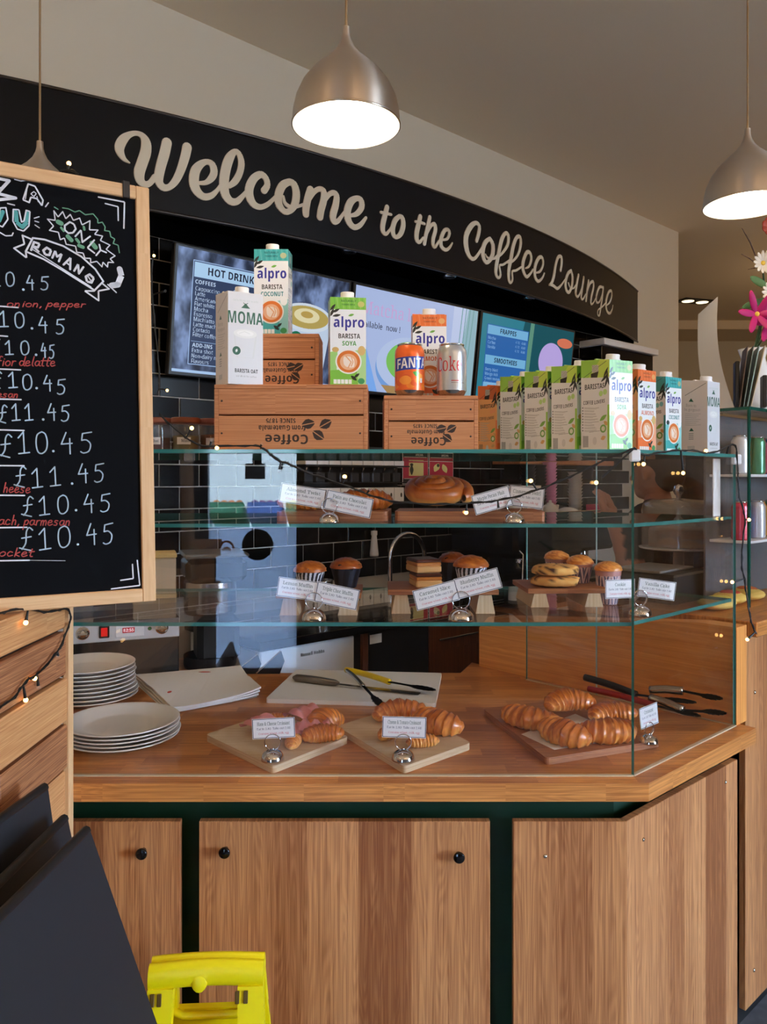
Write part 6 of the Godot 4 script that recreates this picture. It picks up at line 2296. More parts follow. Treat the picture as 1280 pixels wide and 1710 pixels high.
# ---------------------------------------------------------------- on and near the tiled wall
func wall_things() -> void:
	# spice jars on the top shelf
	var jar := MB.new()
	jar.lathe([Vector2(0, 0), Vector2(0.029, 0), Vector2(0.031, 0.004), Vector2(0.031, 0.056), Vector2(0.027, 0.062)], 28)
	var jm := jar.done()
	for k in 3:
		var tops := ["leftmost spice jar with dark beans beside the chalkboard", "middle spice jar labelled Mint", "right spice jar half hidden by the wide crate"]
		var o := thing("spice_jar", tops[k], "jar", plan([-0.514, -0.448, -0.394][k], SHELF_TOP + 0.0005, [1.77, 1.765, 1.80][k]), 0.1 * k, "spice jars on the top shelf")
		same("glass", jm, M.clear, o)
		var b := MB.new()
		b.lathe([Vector2(0, 0.002), Vector2(0.028, 0.002), Vector2(0.0285, 0.03 + k * 0.004), Vector2(0, 0.032 + k * 0.004)], 20)
		part("spice", b, mat("spice_%d" % k, [rgb(70, 34, 26), rgb(110, 100, 62), rgb(120, 70, 40)][k], 0.9), o)
		b = MB.new()
		b.lathe([Vector2(0.0, 0.062), Vector2(0.032, 0.062), Vector2(0.0325, 0.066), Vector2(0.0325, 0.073), Vector2(0.031, 0.075), Vector2(0, 0.075)], 28)
		part("lid", b, mat("lid_brown", rgb(150, 84, 60), 0.5), o)
		b = MB.new()
		var rows := []
		for y in [0.014, 0.03]:
			var row := PackedVector3Array()
			for j in 9:
				var a := PI / 2 - 0.5 + 1.0 * j / 8
				row.append(Vector3(cos(a) * 0.0314, y, sin(a) * 0.0314))
			rows.append(row)
		b.grid(rows, false, 0)
		var lb := part("label", b, M.paper, o)
		var tm := TextMesh.new()
		tm.font = font_serif
		tm.text = ["Chai", "Mint", "Cocoa"][k]
		tm.font_size = 16
		tm.pixel_size = 0.0005
		tm.depth = 0.0004
		same("word", tm, M.black_paint, lb, Transform3D(Basis(), Vector3(0.004, 0.022, 0.0318)))
	# tea rack
	var o := thing("tea_rack", "black wall rack holding two rows of tea boxes", "rack", Vector3.ZERO)
	var b := MB.new()
	wbox(b, 1.17, 1.78, 1.44, 1.70, 0.014, 0.024)
	part("back", b, M.black_paint, o)
	for h in [1.44, 1.612]:
		b = MB.new()
		wbox(b, 1.17, 1.78, h - 0.006, h, 0.024, 0.11)
		part("shelf", b, M.black_paint, o)
	b = MB.new()
	wbox(b, 1.17, 1.78, 1.53, 1.535, 0.024, 0.09)
	part("shelf", b, M.black_paint, o)
	for r in 2:
		for k in 9:
			var x := 1.205 + k * 0.0645
			var y: float = [1.4405, 1.6125][r]
			var t := thing("tea_box", "white tea box, %s in the %s row of the wall rack" % [NTH[k], ["lower", "upper"][r]], "tea box", Vector3.ZERO, 0.0, ["lower row of tea boxes", "upper row of tea boxes"][r])
			b = MB.new()
			wbox(b, x - 0.030, x + 0.030, y, y + 0.07, 0.03, 0.10, 0.001)
			part("box", b, M.paper, t)
			b = MB.new()
			b.x = Transform3D(Basis(Vector3.UP, TURN), wallp(x + 0.012, y + 0.035, 0.1004))
			b.ball(Vector3.ZERO, Vector3(0.006, 0.011, 0.0006), 10, 6)
			part("leaf_mark", b, mat("leaf_ink", rgb(60, 54, 44), 0.8), t)
	for k in 9:
		var x := 1.205 + k * 0.0645
		var t := thing("tea_scoop", "smoky tea bag holder, %s in the wall rack" % NTH[k], "holder", Vector3.ZERO, 0.0, "clear holders in the tea rack")
		b = MB.new()
		wbox(b, x - 0.024, x + 0.024, 1.5355, 1.58, 0.03, 0.085, 0.004)
		part("cup", b, mat("smoke_plastic", rgb(60, 62, 66), 0.2), t)
		b = MB.new()
		b.tube([wallp(x, 1.58, 0.06), wallp(x, 1.602, 0.07)], 0.006, 8)
		part("tab", b, M.steel, t)
	# red leaflets
	for k in 2:
		var c := Cv.new(128, 128, rgb(186, 44, 62))
		c.rect(0, 100, 128, 28, rgb(40, 36, 36))
		c.rect(6, 98, 116, 4, rgb(214, 206, 180))
		if k == 0:
			c.rect(30, 8, 76, 76, rgb(222, 204, 130))
			c.leaf(44, 50, 30, 10, PI / 2, rgb(50, 50, 30))
			c.ell(44, 20, 8, 8, rgb(50, 50, 30))
		else:
			c.leaf(38, 34, 28, 18, 2.0, rgb(222, 210, 130))
			c.leaf(82, 40, 28, 16, 1.2, rgb(222, 210, 130))
			c.ell(46, 22, 7, 10, rgb(50, 60, 30))
		c.text("NEW", 84, 114, 18, rgb(230, 226, 214), font_bold, 0.5)
		o = thing("leaflet", ["red leaflet with a yellow square on the tiled wall", "red leaflet with two yellow cups on the tiled wall"][k], "leaflet", wallp(1.912 + k * 0.185, 1.583, 0.0145), TURN, "red leaflets on the tiled wall")
		b = MB.new()
		b.face([Vector3(-0.086, -0.055, 0), Vector3(0.086, -0.055, 0), Vector3(0.086, 0.055, 0), Vector3(-0.086, 0.055, 0)], Vector3(0, 0, -1), [Vector2(0, 1), Vector2(1, 1), Vector2(1, 0), Vector2(0, 0)])
		part("print", b, tex_mat("leaflet_%d" % k, c.im, 0.4), o)
		b = MB.new()
		b.box(Vector3(0, 0, -0.001), Vector3(0.178, 0.115, 0.0012), 0.0)
		part("backing", b, M.paper, o)
	# white dish brush on the tiles
	o = thing("dish_brush", "white plastic scoop hanging on the black tiles", "scoop", wallp(1.62, 1.19, 0.035), TURN)
	b = MB.new()
	b.lathe([Vector2(0, 0), Vector2(0.02, 0.0), Vector2(0.021, 0.01), Vector2(0.015, 0.07), Vector2(0.012, 0.095), Vector2(0.015, 0.1), Vector2(0.015, 0.118), Vector2(0, 0.12)], 20)
	part("body", b, M.white_plastic, o)
	b = MB.new()
	b.tube([Vector3(0, 0.12, 0), Vector3(0, 0.14, -0.02)], 0.002, 6)
	part("hook", b, M.steel, o)
	# wooden shelf with cups
	o = thing("cup_shelf", "wooden wall shelf carrying white cups", "shelf", Vector3.ZERO)
	b = MB.new()
	wbox(b, 2.5, 3.42, 1.63, 1.658, 0.014, 0.2, 0.002, 0)
	part("board", b, M.brown_board, o)
	for s in [2.6, 3.3]:
		b = MB.new()
		wbox(b, s, s + 0.02, 1.55, 1.63, 0.014, 0.12)
		part("bracket", b, M.black_paint, o)
	b = MB.new()
	b.lathe([Vector2(0, 0.07), Vector2(0.024, 0.07), Vector2(0.034, 0.055), Vector2(0.042, 0.0), Vector2(0.039, 0.0), Vector2(0.03, 0.052), Vector2(0, 0.06)], 22)
	var cup := b.done()
	for k in 8:
		var t := thing("cup", "upturned white cup, %s on the wooden wall shelf" % NTH[k], "cup", wallp(2.56 + k * 0.108, 1.6585, 0.13), k * 1.3, "white cups on the wooden shelf")
		same("shell", cup, M.china, t)
		var e := MB.new()
		e.tube(curve3([Vector3(0.036, 0.05, 0), Vector3(0.06, 0.045, 0), Vector3(0.058, 0.02, 0), Vector3(0.04, 0.015, 0)], 4), 0.004, 6)
		part("ear", e, M.china, t)
	# white topped wall cabinet at the right end under the sign
	o = thing("wall_cabinet", "white edged wall cabinet under the right end of the sign", "cabinet", Vector3.ZERO)
	b = MB.new()
	wbox(b, 3.35, 3.96, 1.80, 2.36, 0.012, 0.16, 0.004)
	part("body", b, M.black_gloss, o)
	b = MB.new()
	wbox(b, 3.33, 3.98, 2.36, 2.40, 0.012, 0.19, 0.004)
	part("top_rail", b, M.white_plastic, o)

# ---------------------------------------------------------------- people: distance field meshed as surface nets
func capsule(p: Vector3, a: Vector3, c: Vector3, ra: float, rb: float) -> float:
	var ab := c - a
	var t := clampf((p - a).dot(ab) / maxf(ab.length_squared(), 1e-9), 0.0, 1.0)
	return (p - a - ab * t).length() - lerpf(ra, rb, t)

# bones: [a, b, radius a, radius b, colour]
func field_mesh(mb: MB, bones: Array, cell: float, blend: float) -> void:
	var lo := Vector3.INF
	var hi := -Vector3.INF
	for q in bones:
		var r: float = maxf(q[2], q[3]) + blend + cell * 2
		lo = lo.min((q[0] as Vector3).min(q[1]) - Vector3.ONE * r)
		hi = hi.max((q[0] as Vector3).max(q[1]) + Vector3.ONE * r)
	var n := Vector3i(((hi - lo) / cell).ceil()) + Vector3i.ONE
	var val := PackedFloat32Array()
	val.resize(n.x * n.y * n.z)
	val.fill(1.0)
	var own := PackedByteArray()
	own.resize(val.size())
	var best := PackedFloat32Array()
	best.resize(val.size())
	best.fill(9.0)
	for bi in bones.size():
		var q: Array = bones[bi]
		var r: float = maxf(q[2], q[3]) + blend + cell * 2
		var a := Vector3i((((q[0] as Vector3).min(q[1]) - Vector3.ONE * r - lo) / cell).floor()).clamp(Vector3i.ZERO, n - Vector3i.ONE)
		var z := Vector3i((((q[0] as Vector3).max(q[1]) + Vector3.ONE * r - lo) / cell).ceil()).clamp(Vector3i.ZERO, n - Vector3i.ONE)
		for x in range(a.x, z.x + 1):
			for y in range(a.y, z.y + 1):
				for w in range(a.z, z.z + 1):
					var k := (x * n.y + y) * n.z + w
					var d := capsule(lo + Vector3(x, y, w) * cell, q[0], q[1], q[2], q[3])
					if d < best[k]:
						best[k] = d
						own[k] = bi
					var v := val[k]
					var hh := maxf(blend - absf(v - d), 0.0) / blend
					val[k] = minf(v, d) - hh * hh * blend * 0.25
	var id := PackedInt32Array()
	id.resize(val.size())
	id.fill(-1)
	var st := [n.y * n.z, n.z, 1]
	var first := mb.v.size()
	for x in n.x - 1:
		for y in n.y - 1:
			for w in n.z - 1:
				var k := (x * n.y + y) * n.z + w
				var inside := 0
				var c8 := []
				for e in 8:
					var v := val[k + (st[0] if e & 1 else 0) + (st[1] if e & 2 else 0) + (st[2] if e & 4 else 0)]
					c8.append(v)
					if v < 0: inside += 1
				if inside == 0 or inside == 8:
					continue
				var sum := Vector3.ZERO
				var m := 0
				for e in 8:
					for bit in [1, 2, 4]:
						if e & bit: continue
						var va: float = c8[e]
						var vb: float = c8[e | bit]
						if (va < 0) != (vb < 0):
							var p := Vector3(e & 1, (e >> 1) & 1, (e >> 2) & 1)
							var t := va / (va - vb)
							if bit == 1: p.x = t
							elif bit == 2: p.y = t
							else: p.z = t
							sum += p
							m += 1
				var g := Vector3(c8[1] + c8[3] + c8[5] + c8[7] - c8[0] - c8[2] - c8[4] - c8[6], c8[2] + c8[3] + c8[6] + c8[7] - c8[0] - c8[1] - c8[4] - c8[5], c8[4] + c8[5] + c8[6] + c8[7] - c8[0] - c8[1] - c8[2] - c8[3])
				mb.col = (bones[own[k]][4] as Color).srgb_to_linear()
				id[k] = mb.vert(lo + (Vector3(x, y, w) + sum / m) * cell, g.normalized(), Vector2.ZERO)
	for x in range(1, n.x - 1):
		for y in range(1, n.y - 1):
			for w in range(1, n.z - 1):
				var k := (x * n.y + y) * n.z + w
				for ax in 3:
					var va := val[k]
					var vb := val[k + st[ax]]
					if (va < 0) == (vb < 0): continue
					var s1: int = st[(ax + 1) % 3]
					var s2: int = st[(ax + 2) % 3]
					var a := id[k]
					var b := id[k - s1]
					var c := id[k - s1 - s2]
					var d := id[k - s2]
					if a < 0 or b < 0 or c < 0 or d < 0: continue
					if va < 0:
						mb.ix.append_array([a, c, b, a, d, c])
					else:
						mb.ix.append_array([a, b, c, a, c, d])

func person(label: String, where: Vector3, turn: float, skin: Color, shirt: Color, hair_long: bool, reach: bool) -> void:
	var o := thing("person", label, "person", where, turn)
	var legs := rgb(26, 28, 34)
	var hc := Vector3(0, 1.575, 0.02)
	var bones := [
		[Vector3(0, 0.98, 0), Vector3(0, 1.12, 0.01), 0.15, 0.14, shirt], [Vector3(-0.06, 1.12, 0.01), Vector3(-0.09, 1.30, 0), 0.12, 0.11, shirt], [Vector3(0.06, 1.12, 0.01), Vector3(0.09, 1.30, 0), 0.12, 0.11, shirt],
		[Vector3(-0.1, 1.36, 0), Vector3(0.1, 1.36, 0), 0.085, 0.085, shirt], [Vector3(0.1, 1.37, 0), Vector3(0.185, 1.35, 0), 0.065, 0.062, shirt], [Vector3(-0.1, 1.37, 0), Vector3(-0.185, 1.35, 0), 0.065, 0.062, shirt],
		[Vector3(0, 1.38, 0), Vector3(0, 1.50, 0.01), 0.06, 0.052, skin],
		[Vector3(0.09, 0.95, 0), Vector3(0.1, 0.5, 0.01), 0.1, 0.062, legs], [Vector3(0.1, 0.5, 0.01), Vector3(0.11, 0.1, -0.02), 0.06, 0.042, legs], [Vector3(-0.09, 0.95, 0), Vector3(-0.1, 0.5, 0.01), 0.1, 0.062, legs], [Vector3(-0.1, 0.5, 0.01), Vector3(-0.11, 0.1, -0.02), 0.06, 0.042, legs],
		[Vector3(0.11, 0.045, -0.04), Vector3(0.12, 0.04, 0.14), 0.045, 0.038, legs], [Vector3(-0.11, 0.045, -0.04), Vector3(-0.12, 0.04, 0.14), 0.045, 0.038, legs]]
	var sl := Vector3(0.2, 1.345, 0)
	var el := Vector3(0.25, 1.12, 0.12) if not reach else Vector3(0.27, 1.12, -0.02)
	var wl := Vector3(0.12, 1.1, 0.33) if not reach else Vector3(0.25, 1.37, 0.09)
	bones.append_array([[sl, sl.lerp(el, 0.55), 0.056, 0.05, shirt], [sl.lerp(el, 0.55), el, 0.045, 0.04, skin], [el, wl, 0.04, 0.028, skin]])
	var sr := Vector3(-0.2, 1.345, 0)
	var er := Vector3(-0.26, 1.1, 0.06)
	var wr := Vector3(-0.16, 1.06, 0.28)
	bones.append_array([[sr, sr.lerp(er, 0.55), 0.056, 0.05, shirt], [sr.lerp(er, 0.55), er, 0.045, 0.04, skin], [er, wr, 0.04, 0.028, skin]])
	var b := MB.new()
	field_mesh(b, bones, 0.017, 0.05)
	# hands
	for q in [[wl, (wl - el).normalized()], [wr, (wr - er).normalized()]]:
		var w: Vector3 = q[0]
		var f: Vector3 = q[1]
		var side := f.cross(Vector3.UP).normalized()
		var up := side.cross(f)
		var hb := [[w - f * 0.03, w + f * 0.03, 0.026, 0.026, skin], [w + f * 0.05 - side * 0.022, w + f * 0.085 - side * 0.026, 0.018, 0.015, skin], [w + f * 0.05 + side * 0.022, w + f * 0.085 + side * 0.026, 0.018, 0.015, skin]]
		for k in 4:
			var root := w + f * 0.085 + side * (k - 1.5) * 0.019
			var l: float = [0.036, 0.042, 0.04, 0.03][k]
			hb.append([root, root + f * l, 0.0095, 0.009, skin])
			hb.append([root + f * l, root + f * l * 1.7 - up * l * 0.5, 0.009, 0.007, skin])
		hb.append([w + f * 0.03 + side * 0.03, w + f * 0.06 + side * 0.055 - up * 0.01, 0.012, 0.01, skin])
		hb.append([w + f * 0.06 + side * 0.055 - up * 0.01, w + f * 0.09 + side * 0.058 - up * 0.02, 0.01, 0.008, skin])
		field_mesh(b, hb, 0.006, 0.01)
	# head
	var head := [[hc + Vector3(0, 0.035, -0.02), hc + Vector3(0, 0.03, 0.01), 0.088, 0.085, skin], [hc + Vector3(0, -0.05, 0.035), hc + Vector3(0, -0.075, 0.055), 0.055, 0.038, skin], [hc + Vector3(0, 0.0, 0.085), hc + Vector3(0, -0.022, 0.104), 0.012, 0.015, skin],
		[hc + Vector3(0.083, 0.005, 0), hc + Vector3(0.085, -0.025, 0.005), 0.014, 0.01, skin], [hc + Vector3(-0.083, 0.005, 0), hc + Vector3(-0.085, -0.025, 0.005), 0.014, 0.01, skin], [hc + Vector3(0, -0.11, -0.01), hc + Vector3(0, -0.04, -0.01), 0.052, 0.055, skin],
		[hc + Vector3(-0.018, -0.052, 0.082), hc + Vector3(0.018, -0.052, 0.082), 0.008, 0.008, skin.lerp(rgb(150, 60, 60), 0.5)]]
	field_mesh(b, head, 0.0065, 0.022)
	part("body", b, mat("body_tint", Color.WHITE, 0.6, 0.0, {"vertex_color_use_as_albedo": true}), o)
	for s in [-1, 1]:
		b = MB.new()
		b.ball(hc + Vector3(s * 0.032, 0.012, 0.084), Vector3(0.013, 0.009, 0.009), 12, 8)
		var eye := part("eye", b, M.china, o)
		b = MB.new()
		b.ball(hc + Vector3(s * 0.032, 0.012, 0.0915), Vector3(0.0055, 0.0055, 0.003), 10, 6)
		part("iris", b, M.black_gloss, eye)
	var hair := [[hc + Vector3(0, 0.05, -0.03), hc + Vector3(0, 0.055, 0.012), 0.092, 0.088, Color.BLACK], [hc + Vector3(0, -0.01, -0.06), hc + Vector3(0, 0.04, -0.05), 0.07, 0.075, Color.BLACK]]
	if hair_long:
		hair.append_array([[hc + Vector3(0.05, 0.03, -0.03), hc + Vector3(0.06, -0.10, -0.035), 0.06, 0.05, Color.BLACK], [hc + Vector3(-0.05, 0.03, -0.03), hc + Vector3(-0.06, -0.10, -0.035), 0.06, 0.05, Color.BLACK], [hc + Vector3(0, 0.0, -0.07), hc + Vector3(0, -0.13, -0.07), 0.065, 0.05, Color.BLACK]])
	for q in hair:
		q[4] = rgb(26, 18, 14) if hair_long else rgb(58, 40, 30)
	b = MB.new()
	field_mesh(b, hair, 0.009, 0.02)
	part("hair", b, mat("hair_tint", Color.WHITE, 0.55, 0.0, {"vertex_color_use_as_albedo": true}), o)

func staff() -> void:
	person("person in a black T-shirt reaching out an arm, behind the right of the case", plan(1.205, 0.0, 3.40), -2.35, rgb(176, 120, 92), rgb(18, 18, 20), false, true)
	person("person with long dark hair behind the cake dome", plan(1.53, 0.0, 3.74), 2.6, rgb(150, 100, 76), rgb(40, 36, 40), true, false)

# ---------------------------------------------------------------- right edge and far room
func far_side() -> void:
	# twin downlight in the far ceiling
	var c := at(1160, 502, 7.85)
	var o := thing("twin_downlight", "twin downlight set in the far ceiling", "downlight", Vector3(c.x, 3.3495, c.z), 0.3)
	var b := MB.new()
	b.box(Vector3(0, -0.006, 0), Vector3(0.36, 0.012, 0.18), 0.003)
	part("housing", b, M.black_paint, o)
	for x in [-0.085, 0.085]:
		b = MB.new()
		b.lathe([Vector2(0, -0.016), Vector2(0.055, -0.016), Vector2(0.06, -0.012), Vector2(0, -0.012)], 24, Vector3(x, 0, 0))
		part("lamp_face", b, mat("downlight_glow", rgb(255, 240, 214), 0.4, 0.0, {"emission_enabled": true, "emission": rgb(255, 232, 190), "emission_energy_multiplier": 3.0}), o)
		var l := SpotLight3D.new()
		l.name = "spot_light"
		l.position = Vector3(x, -0.03, 0)
		l.rotation.x = -PI / 2
		l.light_color = rgb(255, 222, 176)
		l.light_energy = 1.2
		l.light_size = 0.05
		l.spot_angle = 60.0
		l.spot_range = 12.0
		l.spot_attenuation = 2.0
		l.shadow_enabled = true
		o.add_child(l)
	# bar case with bottles
	var h0 := 1.1705
	o = thing("bar_glass_case", "tall glass case with drinks on the bar counter at the right edge", "display case", plan(1.079, h0, 2.3), TURN)
	var hh := 0.585
	for q in [[Vector3(0, 0, 0), Vector3(1.1, 0, 0)], [Vector3(0, 0, -0.13), Vector3(0, 0, 0)]]:
		b = MB.new()
		var p: Vector3 = q[0]
		var r: Vector3 = q[1]
		b.face([p, r, r + Vector3.UP * hh, p + Vector3.UP * hh], Vector3(0.4, 0.2, -0.2))
		part("pane", b, M.glass, o)
	b = MB.new()
	b.box(Vector3(0.55, hh + 0.004, -0.065), Vector3(1.104, 0.008, 0.134), 0.001)
	part("top_glass", b, M.glass, o)
	b = MB.new()
	b.box(Vector3(0.55, hh + 0.004, 0.003), Vector3(1.106, 0.009, 0.002), 0.0)
	b.box(Vector3(-0.003, hh + 0.004, -0.065), Vector3(0.002, 0.009, 0.136), 0.0)
	b.box(Vector3(0, hh / 2, 0), Vector3(0.008, hh, 0.008), 0.001)
	part("glass_edges", b, mat("glass_edge_deep", rgb(18, 78, 66), 0.1), o)
	b = MB.new()
	b.box(Vector3(0.55, 0.29, -0.134), Vector3(1.1, 0.58, 0.006), 0.0)
	part("back", b, mat("case_back", rgb(96, 94, 92), 0.5), o)
	for y in [0.19, 0.39]:
		b = MB.new()
		b.box(Vector3(0.555, y, -0.066), Vector3(1.08, 0.008, 0.12), 0.001)
		part("shelf", b, M.white_plastic, o)
	var tints := [rgb(190, 60, 76), rgb(70, 110, 170), rgb(214, 214, 216), rgb(200, 130, 60), rgb(90, 150, 110)]
	var can_b := MB.new()
	can_b.lathe([Vector2(0, 0), Vector2(0.022, 0), Vector2(0.026, 0.006), Vector2(0.026, 0.10), Vector2(0.02, 0.11), Vector2(0.02, 0.114), Vector2(0, 0.113)], 20)
	var cm := can_b.done()
	var xf := Transform3D(Basis(Vector3.UP, TURN), plan(1.079, h0, 2.3))
	for r in 2:
		for k in 6:
			var said: String = ["left ", "inner ", "middle ", "next ", "right ", "rear "][k] + ["pink", "blue", "silver", "orange", "green"][(k + r * 2) % 5]
			var t := thing("slim_can", "%s slim drink can on the %s shelf of the bar case" % [said, ["lower", "upper"][r]], "can", xf * Vector3(0.045 + k * 0.06, 0.1945 + r * 0.2, -0.045 - (k % 2) * 0.02), 0.0, "slim cans in the bar case")
			same("body", cm, mat("slim_%d" % ((k + r * 2) % 5), tints[(k + r * 2) % 5], 0.25, 0.3), t)
			var rim := MB.new()
			rim.lathe([Vector2(0.0195, 0.113), Vector2(0.0215, 0.115), Vector2(0.0195, 0.117)], 20)
			part("rim", rim, M.steel, t)
	# flatbreads with labels in front of the case
	for k in 3:
		var t := thing("flatbread", ["yellow folded flatbread on the bar counter, left of three", "flatbread with tomato on the bar counter, middle of three", "flatbread at the right edge of the bar counter"][k], "flatbread", xf * Vector3(-0.10 + k * 0.13, 0.0005, [-0.05, -0.07, -0.07][k]), TURN + 0.3 * k, "flatbreads on the bar counter")
		b = MB.new()
		b.ball(Vector3(0, 0.018, 0), Vector3(0.07, 0.018, 0.05), 18, 8)
		part("bread", b, mat("bread_yellow", rgb(226, 190, 96), 0.7), t)
		b = MB.new()
		b.ball(Vector3(0.01, 0.033, 0), Vector3(0.04, 0.006, 0.03), 14, 6)
		part("filling", b, mat("filling_%d" % k, [rgb(206, 196, 90), rgb(190, 70, 40), rgb(206, 110, 50)][k], 0.6), t)
	# cake dome on a stand, black tray beside it
	o = thing("cake_stand", "cake on a white stand behind the glass, under a clear dome", "cake stand", plan(1.03, h0, 2.72), 0.0)
	b = MB.new()
	b.lathe([Vector2(0, 0), Vector2(0.07, 0), Vector2(0.066, 0.008), Vector2(0.02, 0.02), Vector2(0.018, 0.125), Vector2(0.13, 0.137), Vector2(0.133, 0.143), Vector2(0, 0.143)], 40)
	part("stand", b, M.china, o)
	b = MB.new()
	b.lathe([Vector2(0, 0.144), Vector2(0.098, 0.144), Vector2(0.1, 0.15), Vector2(0.1, 0.20), Vector2(0.094, 0.21), Vector2(0, 0.211)], 40)
	part("cake", b, mat("brown_cake", rgb(104, 60, 40), 0.8), o)
	o = thing("cake_dome", "clear plastic cake dome with a round knob", "dome", plan(1.03, h0 + 0.1435, 2.72), 0.0)
	b = MB.new()
	b.lathe([Vector2(0.122, 0.0), Vector2(0.124, 0.13), Vector2(0.118, 0.15), Vector2(0.09, 0.163), Vector2(0, 0.17)], 44)
	part("cover", b, mat("dome_plastic", Color(0.86, 0.84, 0.8, 0.3), 0.08, 0.0, {"transparency": BaseMaterial3D.TRANSPARENCY_ALPHA}), o)
	b = MB.new()
	b.lathe([Vector2(0, 0.17), Vector2(0.008, 0.17), Vector2(0.008, 0.178), Vector2(0.014, 0.184), Vector2(0.02, 0.198), Vector2(0.014, 0.212), Vector2(0, 0.218)], 22)
	part("knob", b, M.chrome, o)
	var bx := Transform3D(Basis(Vector3.UP, TURN), plan(1.0, h0, 2.15))
	o = thing("black_tray", "black tray unit with grey top on the bar counter beside the case", "tray", bx * Vector3(0.16, 0, -0.33), TURN)
	b = MB.new()
	b.box(Vector3(0, 0.045, 0), Vector3(0.26, 0.09, 0.22), 0.006)
	part("body", b, M.black_plastic, o)
	b = MB.new()
	b.box(Vector3(-0.02, 0.094, -0.02), Vector3(0.22, 0.008, 0.16), 0.002)
	part("top", b, mat("grey_metal", rgb(150, 148, 144), 0.35, 0.4), o)
	# tall bent white card on the bar case
	o = thing("bent_card", "tall bent white card standing on the bar glass case", "card", Vector3.ZERO)
	b = MB.new()
	var rows := []
	for side in [0.0, 0.0006]:
		rows = []
		for i in 13:
			var t := i / 12.0
			var a := at(1180, 683, 2.44).lerp(at(1165, 525, 2.50), t)
			var d := at(1226, 683, 2.35).lerp(at(1198, 495, 2.38), t)
			a.x -= 0.012 * sin(t * PI)
			d.x -= 0.022 * sin(t * PI)
			a.y = maxf(a.y, h0 + hh + 0.0085)
			d.y = maxf(d.y, h0 + hh + 0.0085)
			var row := PackedVector3Array()
			for j in 5:
				row.append(a.lerp(d, j / 4.0) + Vector3(0, 0, side))
			rows.append(row)
		b.grid(rows, false, 1 if side > 0 else -1)
	part("sheet", b, M.paper, o)
	# black menu stand on the bar case
	o = thing("menu_stand", "black stand of folded menus on the bar glass case", "stand", xf * Vector3(0.03, hh + 0.0085, -0.05), -0.30)
	for x in [0.0, 0.075]:
		b = MB.new()
		b.box(Vector3(x, 0.07 - x * 0.3, 0), Vector3(0.012, 0.14 - x * 0.6, 0.05), 0.002)
		part("upright", b, M.black_plastic, o)
	for k in 4:
		b = MB.new()
		b.x = Transform3D(Basis(Vector3.BACK, -0.12 - k * 0.03), Vector3(0.014 + k * 0.013, 0.09, 0))
		b.box(Vector3(0, 0.0, 0), Vector3(0.002, 0.18, 0.11), 0.0)
		part("menu", b, mat("menu_%d" % k, [rgb(90, 70, 56), rgb(110, 120, 110), rgb(150, 176, 176), rgb(206, 190, 164)][k], 0.5), o)
	# flowers, coming in from the right
	o = thing("flower_vase", "vase of pink and white flowers at the right edge", "flowers", xf * Vector3(0.20, hh + 0.0085, -0.07), 0.0)
	b = MB.new()
	b.lathe([Vector2(0, 0), Vector2(0.05, 0), Vector2(0.06, 0.03), Vector2(0.05, 0.12), Vector2(0.035, 0.17), Vector2(0.045, 0.2), Vector2(0.04, 0.2), Vector2(0.03, 0.17), Vector2(0, 0.15)], 28)
	part("vase", b, M.china, o)
	var heads := [[at(1262, 525, 2.30), 0, rgb(186, 24, 108)], [at(1282, 540, 2.32), 0, rgb(196, 30, 116)], [at(1272, 440, 2.33), 1, rgb(236, 230, 222)], [at(1286, 490, 2.3), 1, rgb(236, 232, 226)], [at(1284, 380, 2.36), 2, rgb(190, 70, 40)]]
	var root := o.position + Vector3(0, 0.19, 0)
	for q in heads:
		var hp: Vector3 = q[0] - o.position
		b = MB.new()
		b.tube(curve3([Vector3(0, 0.18, 0), Vector3(0, 0.18, 0).lerp(hp, 0.5) + Vector3(0.02, 0.03, 0), hp], 5), 0.0025, 6)
		part("stem", b, mat("stem_green", rgb(60, 84, 44), 0.7), o)
		var np: int = [6, 14, 9][q[1]]
		for k in np:
			b = MB.new()
			var a := TAU * k / np
			var l: float = [0.068, 0.034, 0.03][q[1]]
			var w: float = [0.011, 0.006, 0.012][q[1]]
			b.x = Transform3D(Basis(Vector3.BACK, a) * Basis(Vector3.UP, -0.5), hp)
			b.ball(Vector3(l * 0.6, 0, 0), Vector3(l * 0.6, w, 0.002 + w * 0.15), 12, 6)
			part("petal", b, mat("petal_%d" % q[1], q[2], 0.55, 0.0, {"backlight_enabled": true, "backlight": q[2]}), o)
		b = MB.new()
		b.ball(hp + Vector3(0, 0, 0.004), Vector3(0.008, 0.008, 0.006), 10, 6)
		part("flower_centre", b, mat("pollen", rgb(206, 170, 60), 0.8), o)
	for q in [[at(1252, 462, 2.31), at(1282, 480, 2.31), 0.012], [at(1238, 514, 2.3), at(1278, 500, 2.32), 0.011]]:
		var a: Vector3 = q[0] - o.position
		var d: Vector3 = q[1] - o.position
		b = MB.new()
		var e := (d - a)
		b.x = Transform3D(Basis(e.normalized(), Vector3.BACK.cross(e.normalized()).normalized(), Vector3.BACK), (a + d) / 2)
		b.ball(Vector3.ZERO, Vector3(e.length() / 2, q[2], 0.002), 16, 6)
		part("leaf", b, mat("leaf_green", rgb(56, 92, 52), 0.5), o)
	for q in [[at(1238, 381, 2.34), at(1262, 430, 2.34)], [at(1237, 424, 2.33), at(1262, 440, 2.33)], [at(1248, 450, 2.33), at(1266, 445, 2.33)]]:
		b = MB.new()
		b.tube([q[0] - o.position, (q[0] as Vector3).lerp(q[1], 0.5) - o.position + Vector3(0.004, 0, 0), q[1] - o.position], [0.001, 0.0018, 0.0022], 6)
		part("twig", b, mat("twig_brown", rgb(84, 60, 48), 0.8), o)
	# pale card at the right end of the middle shelf
	o = thing("end_card", "tall pale card at the right end of the middle shelf", "card", plan(0.862, SHELF_MID + 0.0005, 1.998), TURN)
	b = MB.new()
